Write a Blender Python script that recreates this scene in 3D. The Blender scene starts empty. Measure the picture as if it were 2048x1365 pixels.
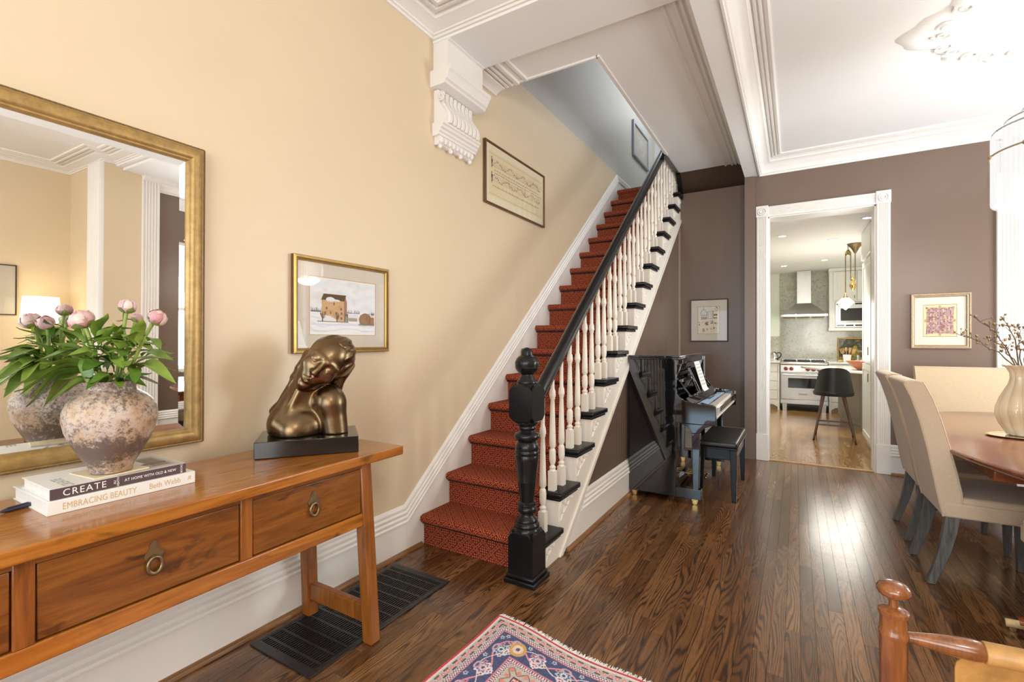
import bpy, bmesh, math, random
import numpy as np
from mathutils import Vector, Matrix

C = bpy.context.scene.collection
random.seed(7)
PI = math.pi

# ------------------------------------------------------------------ camera, world, lights, exposure
scene = bpy.context.scene
cam_d = bpy.data.cameras.new('camera')
cam_d.sensor_width = 36.0
cam_d.lens = 951.5 * 36.0 / 2048.0
cam_d.clip_start = 0.05
cam = bpy.data.objects.new('camera', cam_d)
C.objects.link(cam)
cam.location = (0, 0, 1.35)
cam.rotation_euler = (PI / 2, 0, math.radians(30.835))
scene.camera = cam
scene.view_settings.view_transform = 'Standard'
scene.view_settings.look = 'None'
scene.view_settings.gamma = 1.0
scene.view_settings.use_curve_mapping = False
scene.view_settings.exposure = 0.0

world = bpy.data.worlds.new('world')
scene.world = world
world.use_nodes = True
wn = world.node_tree
for n in list(wn.nodes):
    wn.nodes.remove(n)
wo = wn.nodes.new('ShaderNodeOutputWorld')
wb = wn.nodes.new('ShaderNodeBackground')
wb.inputs['Color'].default_value = (0.86, 0.93, 1.0, 1)
wb.inputs['Strength'].default_value = 1.6
wn.links.new(wb.outputs[0], wo.inputs[0])


def light(name, kind, loc, power, color, size=0.1, size_y=None, rot=(0, 0, 0), spread=None):
    d = bpy.data.lights.new(name, kind)
    d.energy = power
    d.color = color
    if kind == 'AREA':
        d.shape = 'RECTANGLE'
        d.size = size
        d.size_y = size_y or size
        if spread:
            d.spread = spread
    else:
        d.shadow_soft_size = size
    if kind == 'SPOT':
        d.spot_size = math.radians(120)
        d.spot_blend = 0.6
    o = bpy.data.objects.new(name, d)
    C.objects.link(o)
    o.location = loc
    o.rotation_euler = rot
    return o


WARM = (1.0, 0.86, 0.68)
DAY = (0.90, 0.95, 1.0)
# daylight through the front window behind the camera, the bay of the dining room and the upstairs window
light('front_window_daylight', 'AREA', (0.7, -2.72, 1.75), 118, (1.0, 0.98, 0.95), 3.2, 2.3, (PI / 2 + 0.30, 0, 0))
light('dining_window_daylight', 'AREA', (3.32, 4.5, 1.75), 150, (0.90, 0.95, 1.0), 1.65, 1.95, (PI / 2 + 0.45, 0, PI / 2))
light('upstairs_daylight', 'AREA', (-1.45, 7.6, 5.6), 17, (0.95, 0.97, 1.0), 0.4, 1.6, (-0.45, 0, 0))
light('front_door_daylight', 'AREA', (-1.55, -2.73, 1.25), 42, (0.52, 0.76, 1.0), 0.95, 2.0, (PI / 2, 0, 0))
# lamps of the rooms, and one added fill light
light('chandelier_light', 'POINT', (1.35, 4.08, 2.30), 108, (1.0, 0.90, 0.77), 0.20)
light('front_fill_light', 'POINT', (1.3, -0.6, 2.75), 72, (1.0, 0.93, 0.83), 0.16)  # unseen fill added behind the camera to brighten the front room
for kx, ky in ((-0.156, 7.35), (0.441, 7.96), (0.426, 9.90), (-0.198, 10.30)):
    light('downlight_beam', 'SPOT', (kx, ky, 2.735), 75, (1.0, 0.97, 0.90), 0.05)
light('pendant_light', 'POINT', (0.62, 8.45, 1.50), 62, (1.0, 0.95, 0.86), 0.45)

# ------------------------------------------------------------------ helpers


class MB:
    """collects shapes and links them as ONE mesh object"""

    def __init__(s):
        s.v = []
        s.f = []
        s.uv = None

    def add(s, vs, fs):
        b = len(s.v)
        s.v += [tuple(p) for p in vs]
        s.f += [tuple(i + b for i in f) for f in fs]
        return b

    def box(s, a, b):
        x0, y0, z0 = a
        x1, y1, z1 = b
        if x0 > x1: x0, x1 = x1, x0
        if y0 > y1: y0, y1 = y1, y0
        if z0 > z1: z0, z1 = z1, z0
        s.add([(x0, y0, z0), (x1, y0, z0), (x1, y1, z0), (x0, y1, z0), (x0, y0, z1), (x1, y0, z1), (x1, y1, z1), (x0, y1, z1)],
              [(3, 2, 1, 0), (4, 5, 6, 7), (0, 1, 5, 4), (1, 2, 6, 5), (2, 3, 7, 6), (3, 0, 4, 7)])
        return s

    def hexa(s, bot, top):
        """four points below, four above, same turn"""
        s.add(list(bot) + list(top), [(3, 2, 1, 0), (4, 5, 6, 7), (0, 1, 5, 4), (1, 2, 6, 5), (2, 3, 7, 6), (3, 0, 4, 7)])
        return s

    def bar(s, p, q, w, h, up=(0, 0, 1)):
        p, q = Vector(p), Vector(q)
        d = (q - p).normalized()
        u = Vector(up)
        r = d.cross(u)
        if r.length < 1e-4:
            r = d.cross(Vector((1, 0, 0)))
        r.normalize()
        u = r.cross(d)
        c = [(-w / 2, -h / 2), (w / 2, -h / 2), (w / 2, h / 2), (-w / 2, h / 2)]
        s.hexa([p + r * a + u * b for a, b in c], [q + r * a + u * b for a, b in c])
        return s

    def prism(s, poly, f, a, b):
        """poly: 2D points; f(u, v, w) -> 3D; from w=a to w=b"""
        n = len(poly)
        vs = [f(u, v, a) for u, v in poly] + [f(u, v, b) for u, v in poly]
        fs = [tuple(range(n))[::-1], tuple(range(n, 2 * n))] + [(i, (i + 1) % n, n + (i + 1) % n, n + i) for i in range(n)]
        s.add(vs, fs)
        return s

    def lathe(s, prof, c=(0, 0, 0), n=24, flute=None, caps=True):
        cx, cy, cz = c
        vs, fs = [], []
        for k, (r, z) in enumerate(prof):
            for i in range(n):
                a = 2 * PI * i / n
                rr = r if flute is None else r * flute(a, k / (len(prof) - 1))
                vs.append((cx + rr * math.cos(a), cy + rr * math.sin(a), cz + z))
        m = len(prof)
        for k in range(m - 1):
            for i in range(n):
                j = (i + 1) % n
                fs.append((k * n + i, k * n + j, (k + 1) * n + j, (k + 1) * n + i))
        if caps:
            fs.append(tuple(range(n))[::-1])
            fs.append(tuple((m - 1) * n + i for i in range(n)))
        s.add(vs, fs)
        return s

    def tube(s, pts, rad, n=8, caps=True, squash=1.0):
        pts = [Vector(p) for p in pts]
        if not hasattr(rad, '__len__'):
            rad = [rad] * len(pts)
        vs, fs = [], []
        ref = None
        for k, p in enumerate(pts):
            t = (pts[min(k + 1, len(pts) - 1)] - pts[max(k - 1, 0)])
            if t.length < 1e-9:
                t = Vector((0, 0, 1))
            t.normalize()
            if ref is None:
                ref = Vector((0, 0, 1)) if abs(t.z) < 0.9 else Vector((1, 0, 0))
            r = t.cross(ref)
            if r.length < 1e-5:
                r = t.orthogonal()
            r.normalize()
            u = r.cross(t)
            ref = u
            for i in range(n):
                a = 2 * PI * i / n
                vs.append(p + (r * math.cos(a) + u * math.sin(a) * squash) * rad[k])
        for k in range(len(pts) - 1):
            for i in range(n):
                j = (i + 1) % n
                fs.append((k * n + i, k * n + j, (k + 1) * n + j, (k + 1) * n + i))
        if caps:
            fs.append(tuple(range(n))[::-1])
            fs.append(tuple((len(pts) - 1) * n + i for i in range(n)))
        s.add(vs, fs)
        return s

    def ball(s, c, r, n=12, m=8):
        rx, ry, rz = r if hasattr(r, '__len__') else (r, r, r)
        vs = [(c[0], c[1], c[2] - rz)]
        for k in range(1, m):
            t = PI * k / m - PI / 2
            for i in range(n):
                a = 2 * PI * i / n
                vs.append((c[0] + rx * math.cos(t) * math.cos(a), c[1] + ry * math.cos(t) * math.sin(a), c[2] + rz * math.sin(t)))
        vs.append((c[0], c[1], c[2] + rz))
        fs = [(0, 1 + (i + 1) % n, 1 + i) for i in range(n)]
        for k in range(m - 2):
            for i in range(n):
                j = (i + 1) % n
                fs.append((1 + k * n + i, 1 + k * n + j, 1 + (k + 1) * n + j, 1 + (k + 1) * n + i))
        e = len(vs) - 1
        fs += [(1 + (m - 2) * n + i, 1 + (m - 2) * n + (i + 1) % n, e) for i in range(n)]
        s.add(vs, fs)
        return s

    def sweep(s, prof, path, z=0.0, closed=False, flip=False):
        """prof: (d, h) pairs, d measured to the left of the path in the floor plane, h upward; mitred"""
        n = len(path)
        P = [Vector((p[0], p[1], 0)) for p in path]
        rows = []
        for k in range(n):
            a = P[k] - P[k - 1] if (k > 0 or closed) else P[k + 1] - P[k]
            b = P[(k + 1) % n] - P[k] if (k < n - 1 or closed) else P[k] - P[k - 1]
            a.normalize(); b.normalize()
            na = Vector((-a.y, a.x, 0)); nb = Vector((-b.y, b.x, 0))
            m = na + nb
            m = m / max(0.2, m.dot(na))
            if flip:
                m = -m
            rows.append([(P[k].x + m.x * d, P[k].y + m.y * d, z + h) for d, h in prof])
        q = len(prof)
        vs = [p for r in rows for p in r]
        fs = []
        for k in range(n if closed else n - 1):
            k2 = (k + 1) % n
            for i in range(q - 1):
                fs.append((k * q + i, k2 * q + i, k2 * q + i + 1, k * q + i + 1))
        if not closed:
            fs.append(tuple(range(q))); fs.append(tuple((n - 1) * q + i for i in range(q))[::-1])
        s.add(vs, fs)
        return s

    def move(s, m):
        s.v = [tuple(m @ Vector(p)) for p in s.v]
        return s

    def build(s, name, mat, parent=None, smooth=None, bevel=None, seg=2, world=False, kind=None):
        me = bpy.data.meshes.new(name)
        off = Vector((0, 0, 0))
        vs = s.v
        if world and parent is not None:
            o_ = parent
            while o_ is not None:
                off = off + o_.location
                o_ = o_.parent
            vs = [(p[0] - off.x, p[1] - off.y, p[2] - off.z) for p in vs]
        me.from_pydata(vs, [], s.f)
        me.validate()
        bm = bmesh.new(); bm.from_mesh(me)
        bmesh.ops.recalc_face_normals(bm, faces=bm.faces)
        bm.to_mesh(me); bm.free()
        o = bpy.data.objects.new(name, me)
        C.objects.link(o)
        me.materials.append(mat)
        if s.uv is not None:
            l = me.uv_layers.new(name='UVMap')
            for p in me.polygons:
                for li in p.loop_indices:
                    l.data[li].uv = s.uv[me.loops[li].vertex_index]
        if smooth is not None:
            me.polygons.foreach_set('use_smooth', [True] * len(me.polygons))
            if smooth < 170:
                me.set_sharp_from_angle(angle=math.radians(smooth))
        if bevel:
            m = o.modifiers.new('edge', 'BEVEL')
            m.width = bevel; m.segments = seg; m.limit_method = 'ANGLE'; m.angle_limit = math.radians(35)
            me.polygons.foreach_set('use_smooth', [True] * len(me.polygons))
            me.set_sharp_from_angle(angle=math.radians(35))
            m.harden_normals = False
        if parent is not None:
            o.parent = parent
        if kind:
            o['kind'] = kind
        return o


def tag(o, label=None, cat=None, group=None, kind=None):
    if label: o['label'] = label
    if cat: o['category'] = cat
    if group: o['group'] = group
    if kind: o['kind'] = kind
    return o


def thing(name, label, cat, loc=(0, 0, 0), rz=0.0, group=None):
    o = bpy.data.objects.new(name, None)
    C.objects.link(o)
    o.location = loc
    o.rotation_euler = (0, 0, rz)
    o.empty_display_size = 0.1
    return tag(o, label, cat, group)


def struct_root(name, loc=(0, 0, 0)):
    o = bpy.data.objects.new(name, None)
    C.objects.link(o)
    o.location = loc
    o['kind'] = 'structure'
    return o


def copy_tree(o, parent=None):
    c = o.copy()
    C.objects.link(c)
    if parent is not None:
        c.parent = parent
    for ch in list(o.children):
        copy_tree(ch, c)
    return c


# ------------------------------------------------------------------ materials
class NT:
    def __init__(s, name):
        s.m = bpy.data.materials.new(name)
        s.m.use_nodes = True
        s.t = s.m.node_tree
        s.b = s.t.nodes['Principled BSDF']

    def n(s, kind, **kw):
        x = s.t.nodes.new('ShaderNode' + kind)
        for k, v in kw.items():
            if k in x.inputs:
                x.inputs[k].default_value = v
            else:
                setattr(x, k, v)
        return x

    def l(s, a, b):
        s.t.links.new(a, b)

    def math(s, op, a, b=None, c=None):
        x = s.t.nodes.new('ShaderNodeMath')
        x.operation = op
        for i, q in enumerate((a, b, c)):
            if q is None:
                continue
            if isinstance(q, (int, float)):
                x.inputs[i].default_value = q
            else:
                s.l(q, x.inputs[i])
        return x.outputs[0]

    def ramp(s, fac, stops, mode='LINEAR'):
        x = s.t.nodes.new('ShaderNodeValToRGB')
        x.color_ramp.interpolation = mode
        e = x.color_ramp.elements
        while len(e) < len(stops):
            e.new(0.5)
        for q, (p, c) in zip(e, stops):
            q.position = p
            q.color = (c[0], c[1], c[2], 1)
        s.l(fac, x.inputs[0])
        return x.outputs[0]

    def mix(s, fac, a, b, mode='MIX'):
        x = s.t.nodes.new('ShaderNodeMix')
        x.data_type = 'RGBA'
        x.blend_type = mode
        for sock, q in ((x.inputs[0], fac), (x.inputs[6], a), (x.inputs[7], b)):
            if isinstance(q, (int, float)):
                sock.default_value = q
            elif isinstance(q, tuple):
                sock.default_value = (q[0], q[1], q[2], 1)
            else:
                s.l(q, sock)
        return x.outputs[2]

    def coord(s, kind='Object', scale=(1, 1, 1), rand=False):
        if kind == 'Position':
            v = s.n('NewGeometry').outputs['Position']
        else:
            v = s.n('TexCoord').outputs[kind]
        mp = s.n('Mapping')
        mp.inputs['Scale'].default_value = scale
        s.l(v, mp.inputs['Vector'])
        if rand:
            oi = s.n('ObjectInfo')
            cm = s.n('CombineXYZ')
            for i, k in enumerate((37.0, 23.0, 51.0)):
                s.l(s.math('MULTIPLY', oi.outputs['Random'], k), cm.inputs[i])
            s.l(cm.outputs[0], mp.inputs['Location'])
        return mp.outputs[0]

    def noise(s, vec, scale=5.0, detail=3.0, rough=0.5, dist=0.0):
        x = s.n('TexNoise')
        x.inputs['Scale'].default_value = scale
        x.inputs['Detail'].default_value = detail
        x.inputs['Roughness'].default_value = rough
        x.inputs['Distortion'].default_value = dist
        s.l(vec, x.inputs['Vector'])
        return x.outputs['Fac']

    def bump(s, h, strength=0.2, dist=0.01):
        x = s.n('Bump')
        x.inputs['Strength'].default_value = strength
        x.inputs['Distance'].default_value = dist
        s.l(h, x.inputs['Height'])
        s.l(x.outputs[0], s.b.inputs['Normal'])

    def set(s, color=None, rough=None, metal=None, coat=None, spec=None, emis=None, emstr=None, trans=None, coat_rough=None, sheen=None):
        def put(k, q):
            if q is None:
                return
            i = s.b.inputs[k]
            if isinstance(q, (int, float)):
                i.default_value = q
            elif isinstance(q, tuple):
                i.default_value = (q[0], q[1], q[2], 1)
            else:
                s.l(q, i)
        put('Base Color', color); put('Roughness', rough); put('Metallic', metal); put('Coat Weight', coat)
        put('Coat Roughness', coat_rough); put('Specular IOR Level', spec); put('Emission Color', emis); put('Emission Strength', emstr)
        put('Transmission Weight', trans); put('Sheen Weight', sheen)
        return s.m


def plain(name, color, rough=0.5, metal=0.0, vary=0.06, scale=6.0, bump=0.0, bscale=60.0, **kw):
    t = NT(name)
    v = t.coord('Object')
    f = t.noise(v, scale, 4, 0.6)
    a = tuple(c * (1 - vary) for c in color)
    b = tuple(min(1, c * (1 + vary)) for c in color)
    col = t.ramp(f, [(0.3, a), (0.7, b)])
    if bump:
        t.bump(t.noise(v, bscale, 3, 0.6), bump, 0.004)
    return t.set(color=col, rough=rough, metal=metal, **kw)


def wood(name, dark, mid, light_, axis=0, rough=0.3, stretch=14.0, scale=3.0, coat=0.0, rand=False, knots=0.0, bump=0.06):
    t = NT(name)
    sc = [stretch, stretch, stretch]
    sc[axis] = 1.0
    v = t.coord('Object', tuple(sc), rand)
    f1 = t.noise(v, scale, 4, 0.6, 0.8)
    sc2 = [stretch * 6] * 3
    sc2[axis] = 3.0
    f2 = t.noise(t.coord('Object', tuple(sc2), rand), scale, 2, 0.6)
    f = t.math('ADD', t.math('MULTIPLY', f1, 0.75), t.math('MULTIPLY', f2, 0.25))
    col = t.ramp(f, [(0.32, dark), (0.5, mid), (0.68, light_)])
    if knots:
        sk = [1.8, 1.8, 1.8]
        sk[axis] = 0.7
        k = t.noise(t.coord('Object', tuple(sk), rand), 7.0, 3, 0.6, 1.0)
        km = t.ramp(k, [(0.60, (0, 0, 0)), (0.74, (1, 1, 1))])
        col = t.mix(t.math('MULTIPLY', km, knots), col, tuple(c * 0.35 for c in dark))
    t.bump(f2, bump, 0.002)
    return t.set(color=col, rough=rough, coat=coat, coat_rough=0.12)


M = {}
M['cream'] = plain('cream_paint', (0.725, 0.590, 0.405), 0.42, vary=0.02, scale=1.5, bump=0.05, bscale=120)
M['brown'] = plain('brown_paint', (0.172, 0.117, 0.087), 0.36, vary=0.05, scale=1.2, bump=0.12, bscale=9)
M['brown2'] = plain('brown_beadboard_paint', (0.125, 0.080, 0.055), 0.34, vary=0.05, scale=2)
M['soffit_brown'] = plain('dark_brown_soffit', (0.070, 0.040, 0.024), 0.6, vary=0.04)  # sloping soffit, a darker brown than the walls around it
M['white'] = plain('white_trim_paint', (0.84, 0.81, 0.765), 0.32, vary=0.015, scale=3)
M['ceiling'] = plain('white_ceiling_paint', (0.86, 0.855, 0.835), 0.7, vary=0.01, scale=2)
M['kwall'] = plain('pale_green_paint', (0.72, 0.76, 0.66), 0.6, vary=0.01)
M['baluster'] = plain('ivory_paint', (0.80, 0.75, 0.665), 0.36, vary=0.02)
M['black'] = plain('black_gloss_paint', (0.008, 0.008, 0.009), 0.24, vary=0.2, bump=0.06, bscale=25, spec=0.32)
M['piano'] = plain('black_lacquer', (0.006, 0.006, 0.007), 0.045, vary=0.0, coat=1.0, coat_rough=0.02)
M['oakstrip'] = wood('oak_moulding', (0.16, 0.075, 0.028), (0.25, 0.125, 0.05), (0.36, 0.19, 0.085), 1, 0.35)
M['iron'] = plain('black_iron', (0.014, 0.014, 0.015), 0.33, vary=0.3, scale=60, bump=0.3, bscale=90)
M['dark'] = plain('dark_void', (0.006, 0.006, 0.006), 0.9)
M['gold'] = plain('gold_leaf', (0.48, 0.30, 0.075), 0.34, 0.8, vary=0.12, scale=20)
M['agedgold'] = plain('aged_gold', (0.42, 0.27, 0.095), 0.42, 0.45, vary=0.22, scale=30, bump=0.15, bscale=120)
M['champagne'] = plain('champagne_gilt', (0.42, 0.315, 0.20), 0.4, 0.35, vary=0.12, scale=40, bump=0.2, bscale=150)
M['walnutframe'] = plain('brown_wood_frame', (0.13, 0.055, 0.02), 0.35, vary=0.2, scale=14)
M['darkframe'] = plain('dark_bronze_frame', (0.075, 0.048, 0.028), 0.4, 0.3, vary=0.15, scale=20)
M['mat'] = plain('mat_board', (0.68, 0.62, 0.53), 0.75, vary=0.01)
M['matcream'] = plain('cream_mat_board', (0.80, 0.71, 0.53), 0.75, vary=0.01)
M['brass'] = plain('polished_brass', (0.72, 0.50, 0.18), 0.18, 1.0, vary=0.08)
M['antbrass'] = plain('antique_brass', (0.26, 0.19, 0.10), 0.38, 0.9, vary=0.25, scale=40)
M['steel'] = plain('brushed_steel', (0.50, 0.49, 0.46), 0.30, 1.0, vary=0.05, scale=8)
M['honey'] = wood('honey_pine', (0.19, 0.058, 0.007), (0.36, 0.122, 0.014), (0.47, 0.185, 0.028), 1, 0.22, 10, 2.2, coat=0.5, knots=0.75)
M['honeydark'] = wood('honey_pine_drawer', (0.085, 0.028, 0.004), (0.195, 0.064, 0.008), (0.28, 0.102, 0.014), 1, 0.28, 10, 2.4, coat=0.3, knots=0.9)
M['honeyleg'] = wood('honey_pine_leg', (0.14, 0.043, 0.006), (0.25, 0.078, 0.011), (0.34, 0.118, 0.018), 2, 0.3, 12, 2.6, coat=0.2, knots=0.5)
M['mahog'] = wood('mahogany', (0.13, 0.042, 0.022), (0.20, 0.068, 0.036), (0.26, 0.096, 0.053), 0, 0.2, 9, 2.2, coat=0.5)
M['redwood'] = wood('cherry_red_wood', (0.16, 0.035, 0.010), (0.24, 0.055, 0.015), (0.32, 0.09, 0.025), 0, 0.25, 9, 2.2, coat=0.5)
M['teak'] = wood('walnut_turned', (0.13, 0.038, 0.010), (0.24, 0.078, 0.020), (0.36, 0.135, 0.04), 2, 0.22, 8, 3.0, coat=0.6)
M['greyoak'] = wood('grey_washed_oak', (0.045, 0.043, 0.041), (0.10, 0.098, 0.092), (0.16, 0.155, 0.145), 2, 0.5, 12, 5.0)
M['bronze'] = plain('dark_bronze', (0.19, 0.128, 0.070), 0.31, 1.0, vary=0.25, scale=9)
M['granite'] = plain('black_granite', (0.008, 0.008, 0.009), 0.06, vary=0.2, scale=90, coat=0.4)
M['leather_black'] = plain('black_leather', (0.017, 0.016, 0.014), 0.36, vary=0.15, bump=0.15, bscale=150)
M['paper'] = plain('white_paper', (0.82, 0.80, 0.76), 0.7, vary=0.01)
M['pages'] = plain('page_block', (0.74, 0.71, 0.65), 0.8, vary=0.05, scale=90)
M['ivory_key'] = plain('white_keys', (0.80, 0.75, 0.64), 0.25, vary=0.02)
M['white_cab'] = plain('white_cabinet_paint', (0.80, 0.79, 0.74), 0.35, vary=0.01)
M['counter'] = plain('pale_stone_counter', (0.66, 0.65, 0.58), 0.18, vary=0.1, scale=30)
M['terracotta'] = plain('terracotta', (0.34, 0.105, 0.038), 0.5, vary=0.1)
M['chrome'] = plain('chrome', (0.75, 0.75, 0.75), 0.1, 1.0, vary=0.02)
M['red_knob'] = plain('red_knob', (0.28, 0.015, 0.015), 0.3, vary=0.05)
M['ovenglass'] = plain('dark_oven_glass', (0.015, 0.015, 0.016), 0.06, vary=0.1)
M['spoon'] = plain('wooden_spoon', (0.55, 0.33, 0.13), 0.6, vary=0.15, scale=30)
M['onion'] = plain('red_onion_skin', (0.28, 0.05, 0.055), 0.3, vary=0.3, scale=40)
M['stem'] = plain('green_stem', (0.27, 0.36, 0.07), 0.5, vary=0.15, scale=20)
M['bark'] = plain('dry_twig', (0.10, 0.07, 0.05), 0.8, vary=0.3, scale=60)
M['bud'] = plain('dried_bud', (0.22, 0.155, 0.075), 0.8, vary=0.45, scale=60)
M['tan'] = plain('tan_leather', (0.50, 0.27, 0.085), 0.40, vary=0.32, scale=11, bump=0.22, bscale=90)
M['walnut_stool'] = wood('walnut_stool_leg', (0.07, 0.035, 0.02), (0.12, 0.06, 0.035), (0.17, 0.09, 0.05), 2, 0.35)
M['shade'] = plain('lamp_shade_linen', (0.9, 0.85, 0.7), 0.8, emis=(1.0, 0.84, 0.55), emstr=2.6)
M['bulb'] = plain('lit_bulb', (1, 1, 1), 0.5, emis=(1.0, 0.93, 0.82), emstr=14.0)
M['downlight'] = plain('lit_downlight', (1, 1, 1), 0.5, emis=(1.0, 0.97, 0.92), emstr=9.0)
M['opal'] = plain('lit_opal_glass', (1, 1, 1), 0.3, emis=(1.0, 0.98, 0.95), emstr=3.2)
M['ink'] = plain('black_ink', (0.03, 0.025, 0.02), 0.7)
M['goldink'] = plain('gold_ink', (0.60, 0.43, 0.22), 0.5)
M['whiteink'] = plain('white_ink', (0.86, 0.84, 0.80), 0.6)
M['plumcloth'] = plain('plum_book_cover', (0.085, 0.052, 0.056), 0.55, vary=0.06, scale=30)
M['coverwhite'] = plain('white_book_cover', (0.80, 0.78, 0.745), 0.42, vary=0.02)
M['fabric_grey'] = plain('pen_blue_black', (0.03, 0.035, 0.055), 0.35)


def mk_mirror():
    t = NT('mirror_silver')
    return t.set(color=(0.93, 0.94, 0.93), rough=0.004, metal=1.0)


M['mirror'] = mk_mirror()


def mk_pane(name, gloss=0.10, tint=(1, 1, 1)):
    t = NT(name)
    out = t.t.nodes['Material Output']
    tr = t.n('BsdfTransparent'); tr.inputs[0].default_value = (*tint, 1)
    gl = t.n('BsdfGlossy'); gl.inputs['Roughness'].default_value = 0.02
    fr = t.n('Fresnel'); fr.inputs['IOR'].default_value = 1.5
    mx = t.n('MixShader')
    t.l(t.math('MULTIPLY', fr.outputs[0], 0.5), mx.inputs[0])
    t.l(tr.outputs[0], mx.inputs[1]); t.l(gl.outputs[0], mx.inputs[2])
    t.l(mx.outputs[0], out.inputs['Surface'])
    return t.m


M['pane'] = mk_pane('clear_glass')


def mk_floor(name, dark, dark2, mid, lite, rough=0.22, perplank=True, width=0.06):
    t = NT(name)
    g = t.n('NewGeometry').outputs['Position']
    oi = t.n('ObjectInfo').outputs['Random']
    sx = t.n('SeparateXYZ'); t.l(g, sx.inputs[0])
    if perplank:
        rnd = oi
    else:
        row = t.math('FLOOR', t.math('DIVIDE', sx.outputs[0], width))
        wn_ = t.n('TexWhiteNoise'); wn_.noise_dimensions = '1D'
        t.l(t.math('ADD', row, t.math('FLOOR', t.math('ADD', t.math('MULTIPLY', sx.outputs[1], 0.9), t.math('MULTIPLY', row, 0.37)))), wn_.inputs['W'])
        rnd = wn_.outputs['Value']
    off = t.n('CombineXYZ')
    t.l(t.math('MULTIPLY', rnd, 91.0), off.inputs[0]); t.l(t.math('MULTIPLY', rnd, 57.0), off.inputs[1]); t.l(t.math('MULTIPLY', rnd, 33.0), off.inputs[2])
    va = t.n('VectorMath'); va.operation = 'ADD'; t.l(g, va.inputs[0]); t.l(off.outputs[0], va.inputs[1])
    m1 = t.n('Mapping'); m1.inputs['Scale'].default_value = (9.0, 1.0, 1); t.l(va.outputs[0], m1.inputs[0])
    big = t.noise(m1.outputs[0], 1.6, 2, 0.5, 0.6)
    # cathedral figure: contour lines of a stretched noise plus straight grain
    m1b = t.n('Mapping'); m1b.inputs['Scale'].default_value = (11.0, 1.15, 1); t.l(va.outputs[0], m1b.inputs[0])
    big = t.noise(m1b.outputs[0], 1.0, 1, 0.4, 0.25)
    ph = t.math('ADD', t.math('MULTIPLY', big, 95.0), t.math('MULTIPLY', sx.outputs[0], 330.0))
    bands = t.math('MULTIPLY_ADD', t.math('SINE', ph), 0.5, 0.5)
    m2 = t.n('Mapping'); m2.inputs['Scale'].default_value = (210.0, 7.0, 1); t.l(va.outputs[0], m2.inputs[0])
    fine = t.noise(m2.outputs[0], 2.0, 2, 0.6)
    m3 = t.n('Mapping'); m3.inputs['Scale'].default_value = (5.0, 0.9, 1); t.l(va.outputs[0], m3.inputs[0])
    tone = t.noise(m3.outputs[0], 1.4, 2, 0.5)
    m4 = t.n('Mapping'); m4.inputs['Scale'].default_value = (16.0, 2.2, 1); t.l(va.outputs[0], m4.inputs[0])
    amp = t.noise(m4.outputs[0], 1.0, 2, 0.5)
    base = t.ramp(t.math('ADD', t.math('MULTIPLY', tone, 0.62), t.math('MULTIPLY', rnd, 0.38)), [(0.22, dark2), (0.5, mid), (0.80, lite)])
    gm = t.math('MULTIPLY', t.math('POWER', bands, 2.2), t.ramp(amp, [(0.36, (0.15,) * 3), (0.56, (1, 1, 1))]))
    fm = t.ramp(fine, [(0.50, (0, 0, 0)), (0.66, (1, 1, 1))])
    gm = t.math('MINIMUM', t.math('ADD', t.math('MULTIPLY', gm, 0.80), t.math('MULTIPLY', fm, 0.42)), 0.93)
    col = t.mix(gm, base, dark)
    if not perplank:
        fx = t.math('FRACT', t.math('DIVIDE', sx.outputs[0], width))
        seam = t.math('LESS_THAN', fx, 0.035)
        col = t.mix(t.math('MULTIPLY', seam, 0.6), col, tuple(c * 0.3 for c in dark))
    rr = t.math('ADD', t.math('MULTIPLY', t.noise(g, 2.2, 3, 0.6), 0.16), rough - 0.06)
    t.bump(t.math('ADD', t.math('MULTIPLY', bands, 0.3), fine), 0.05, 0.002)
    return t.set(color=col, rough=rr, coat=0.25, coat_rough=0.16)


M['floor'] = mk_floor('dark_oak_boards', (0.017, 0.007, 0.0035), (0.10, 0.042, 0.015), (0.18, 0.080, 0.028), (0.30, 0.145, 0.055), 0.21)
M['kfloor'] = mk_floor('golden_oak_boards', (0.14, 0.062, 0.018), (0.27, 0.135, 0.042), (0.36, 0.195, 0.07), (0.46, 0.27, 0.105), 0.17, False)


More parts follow.
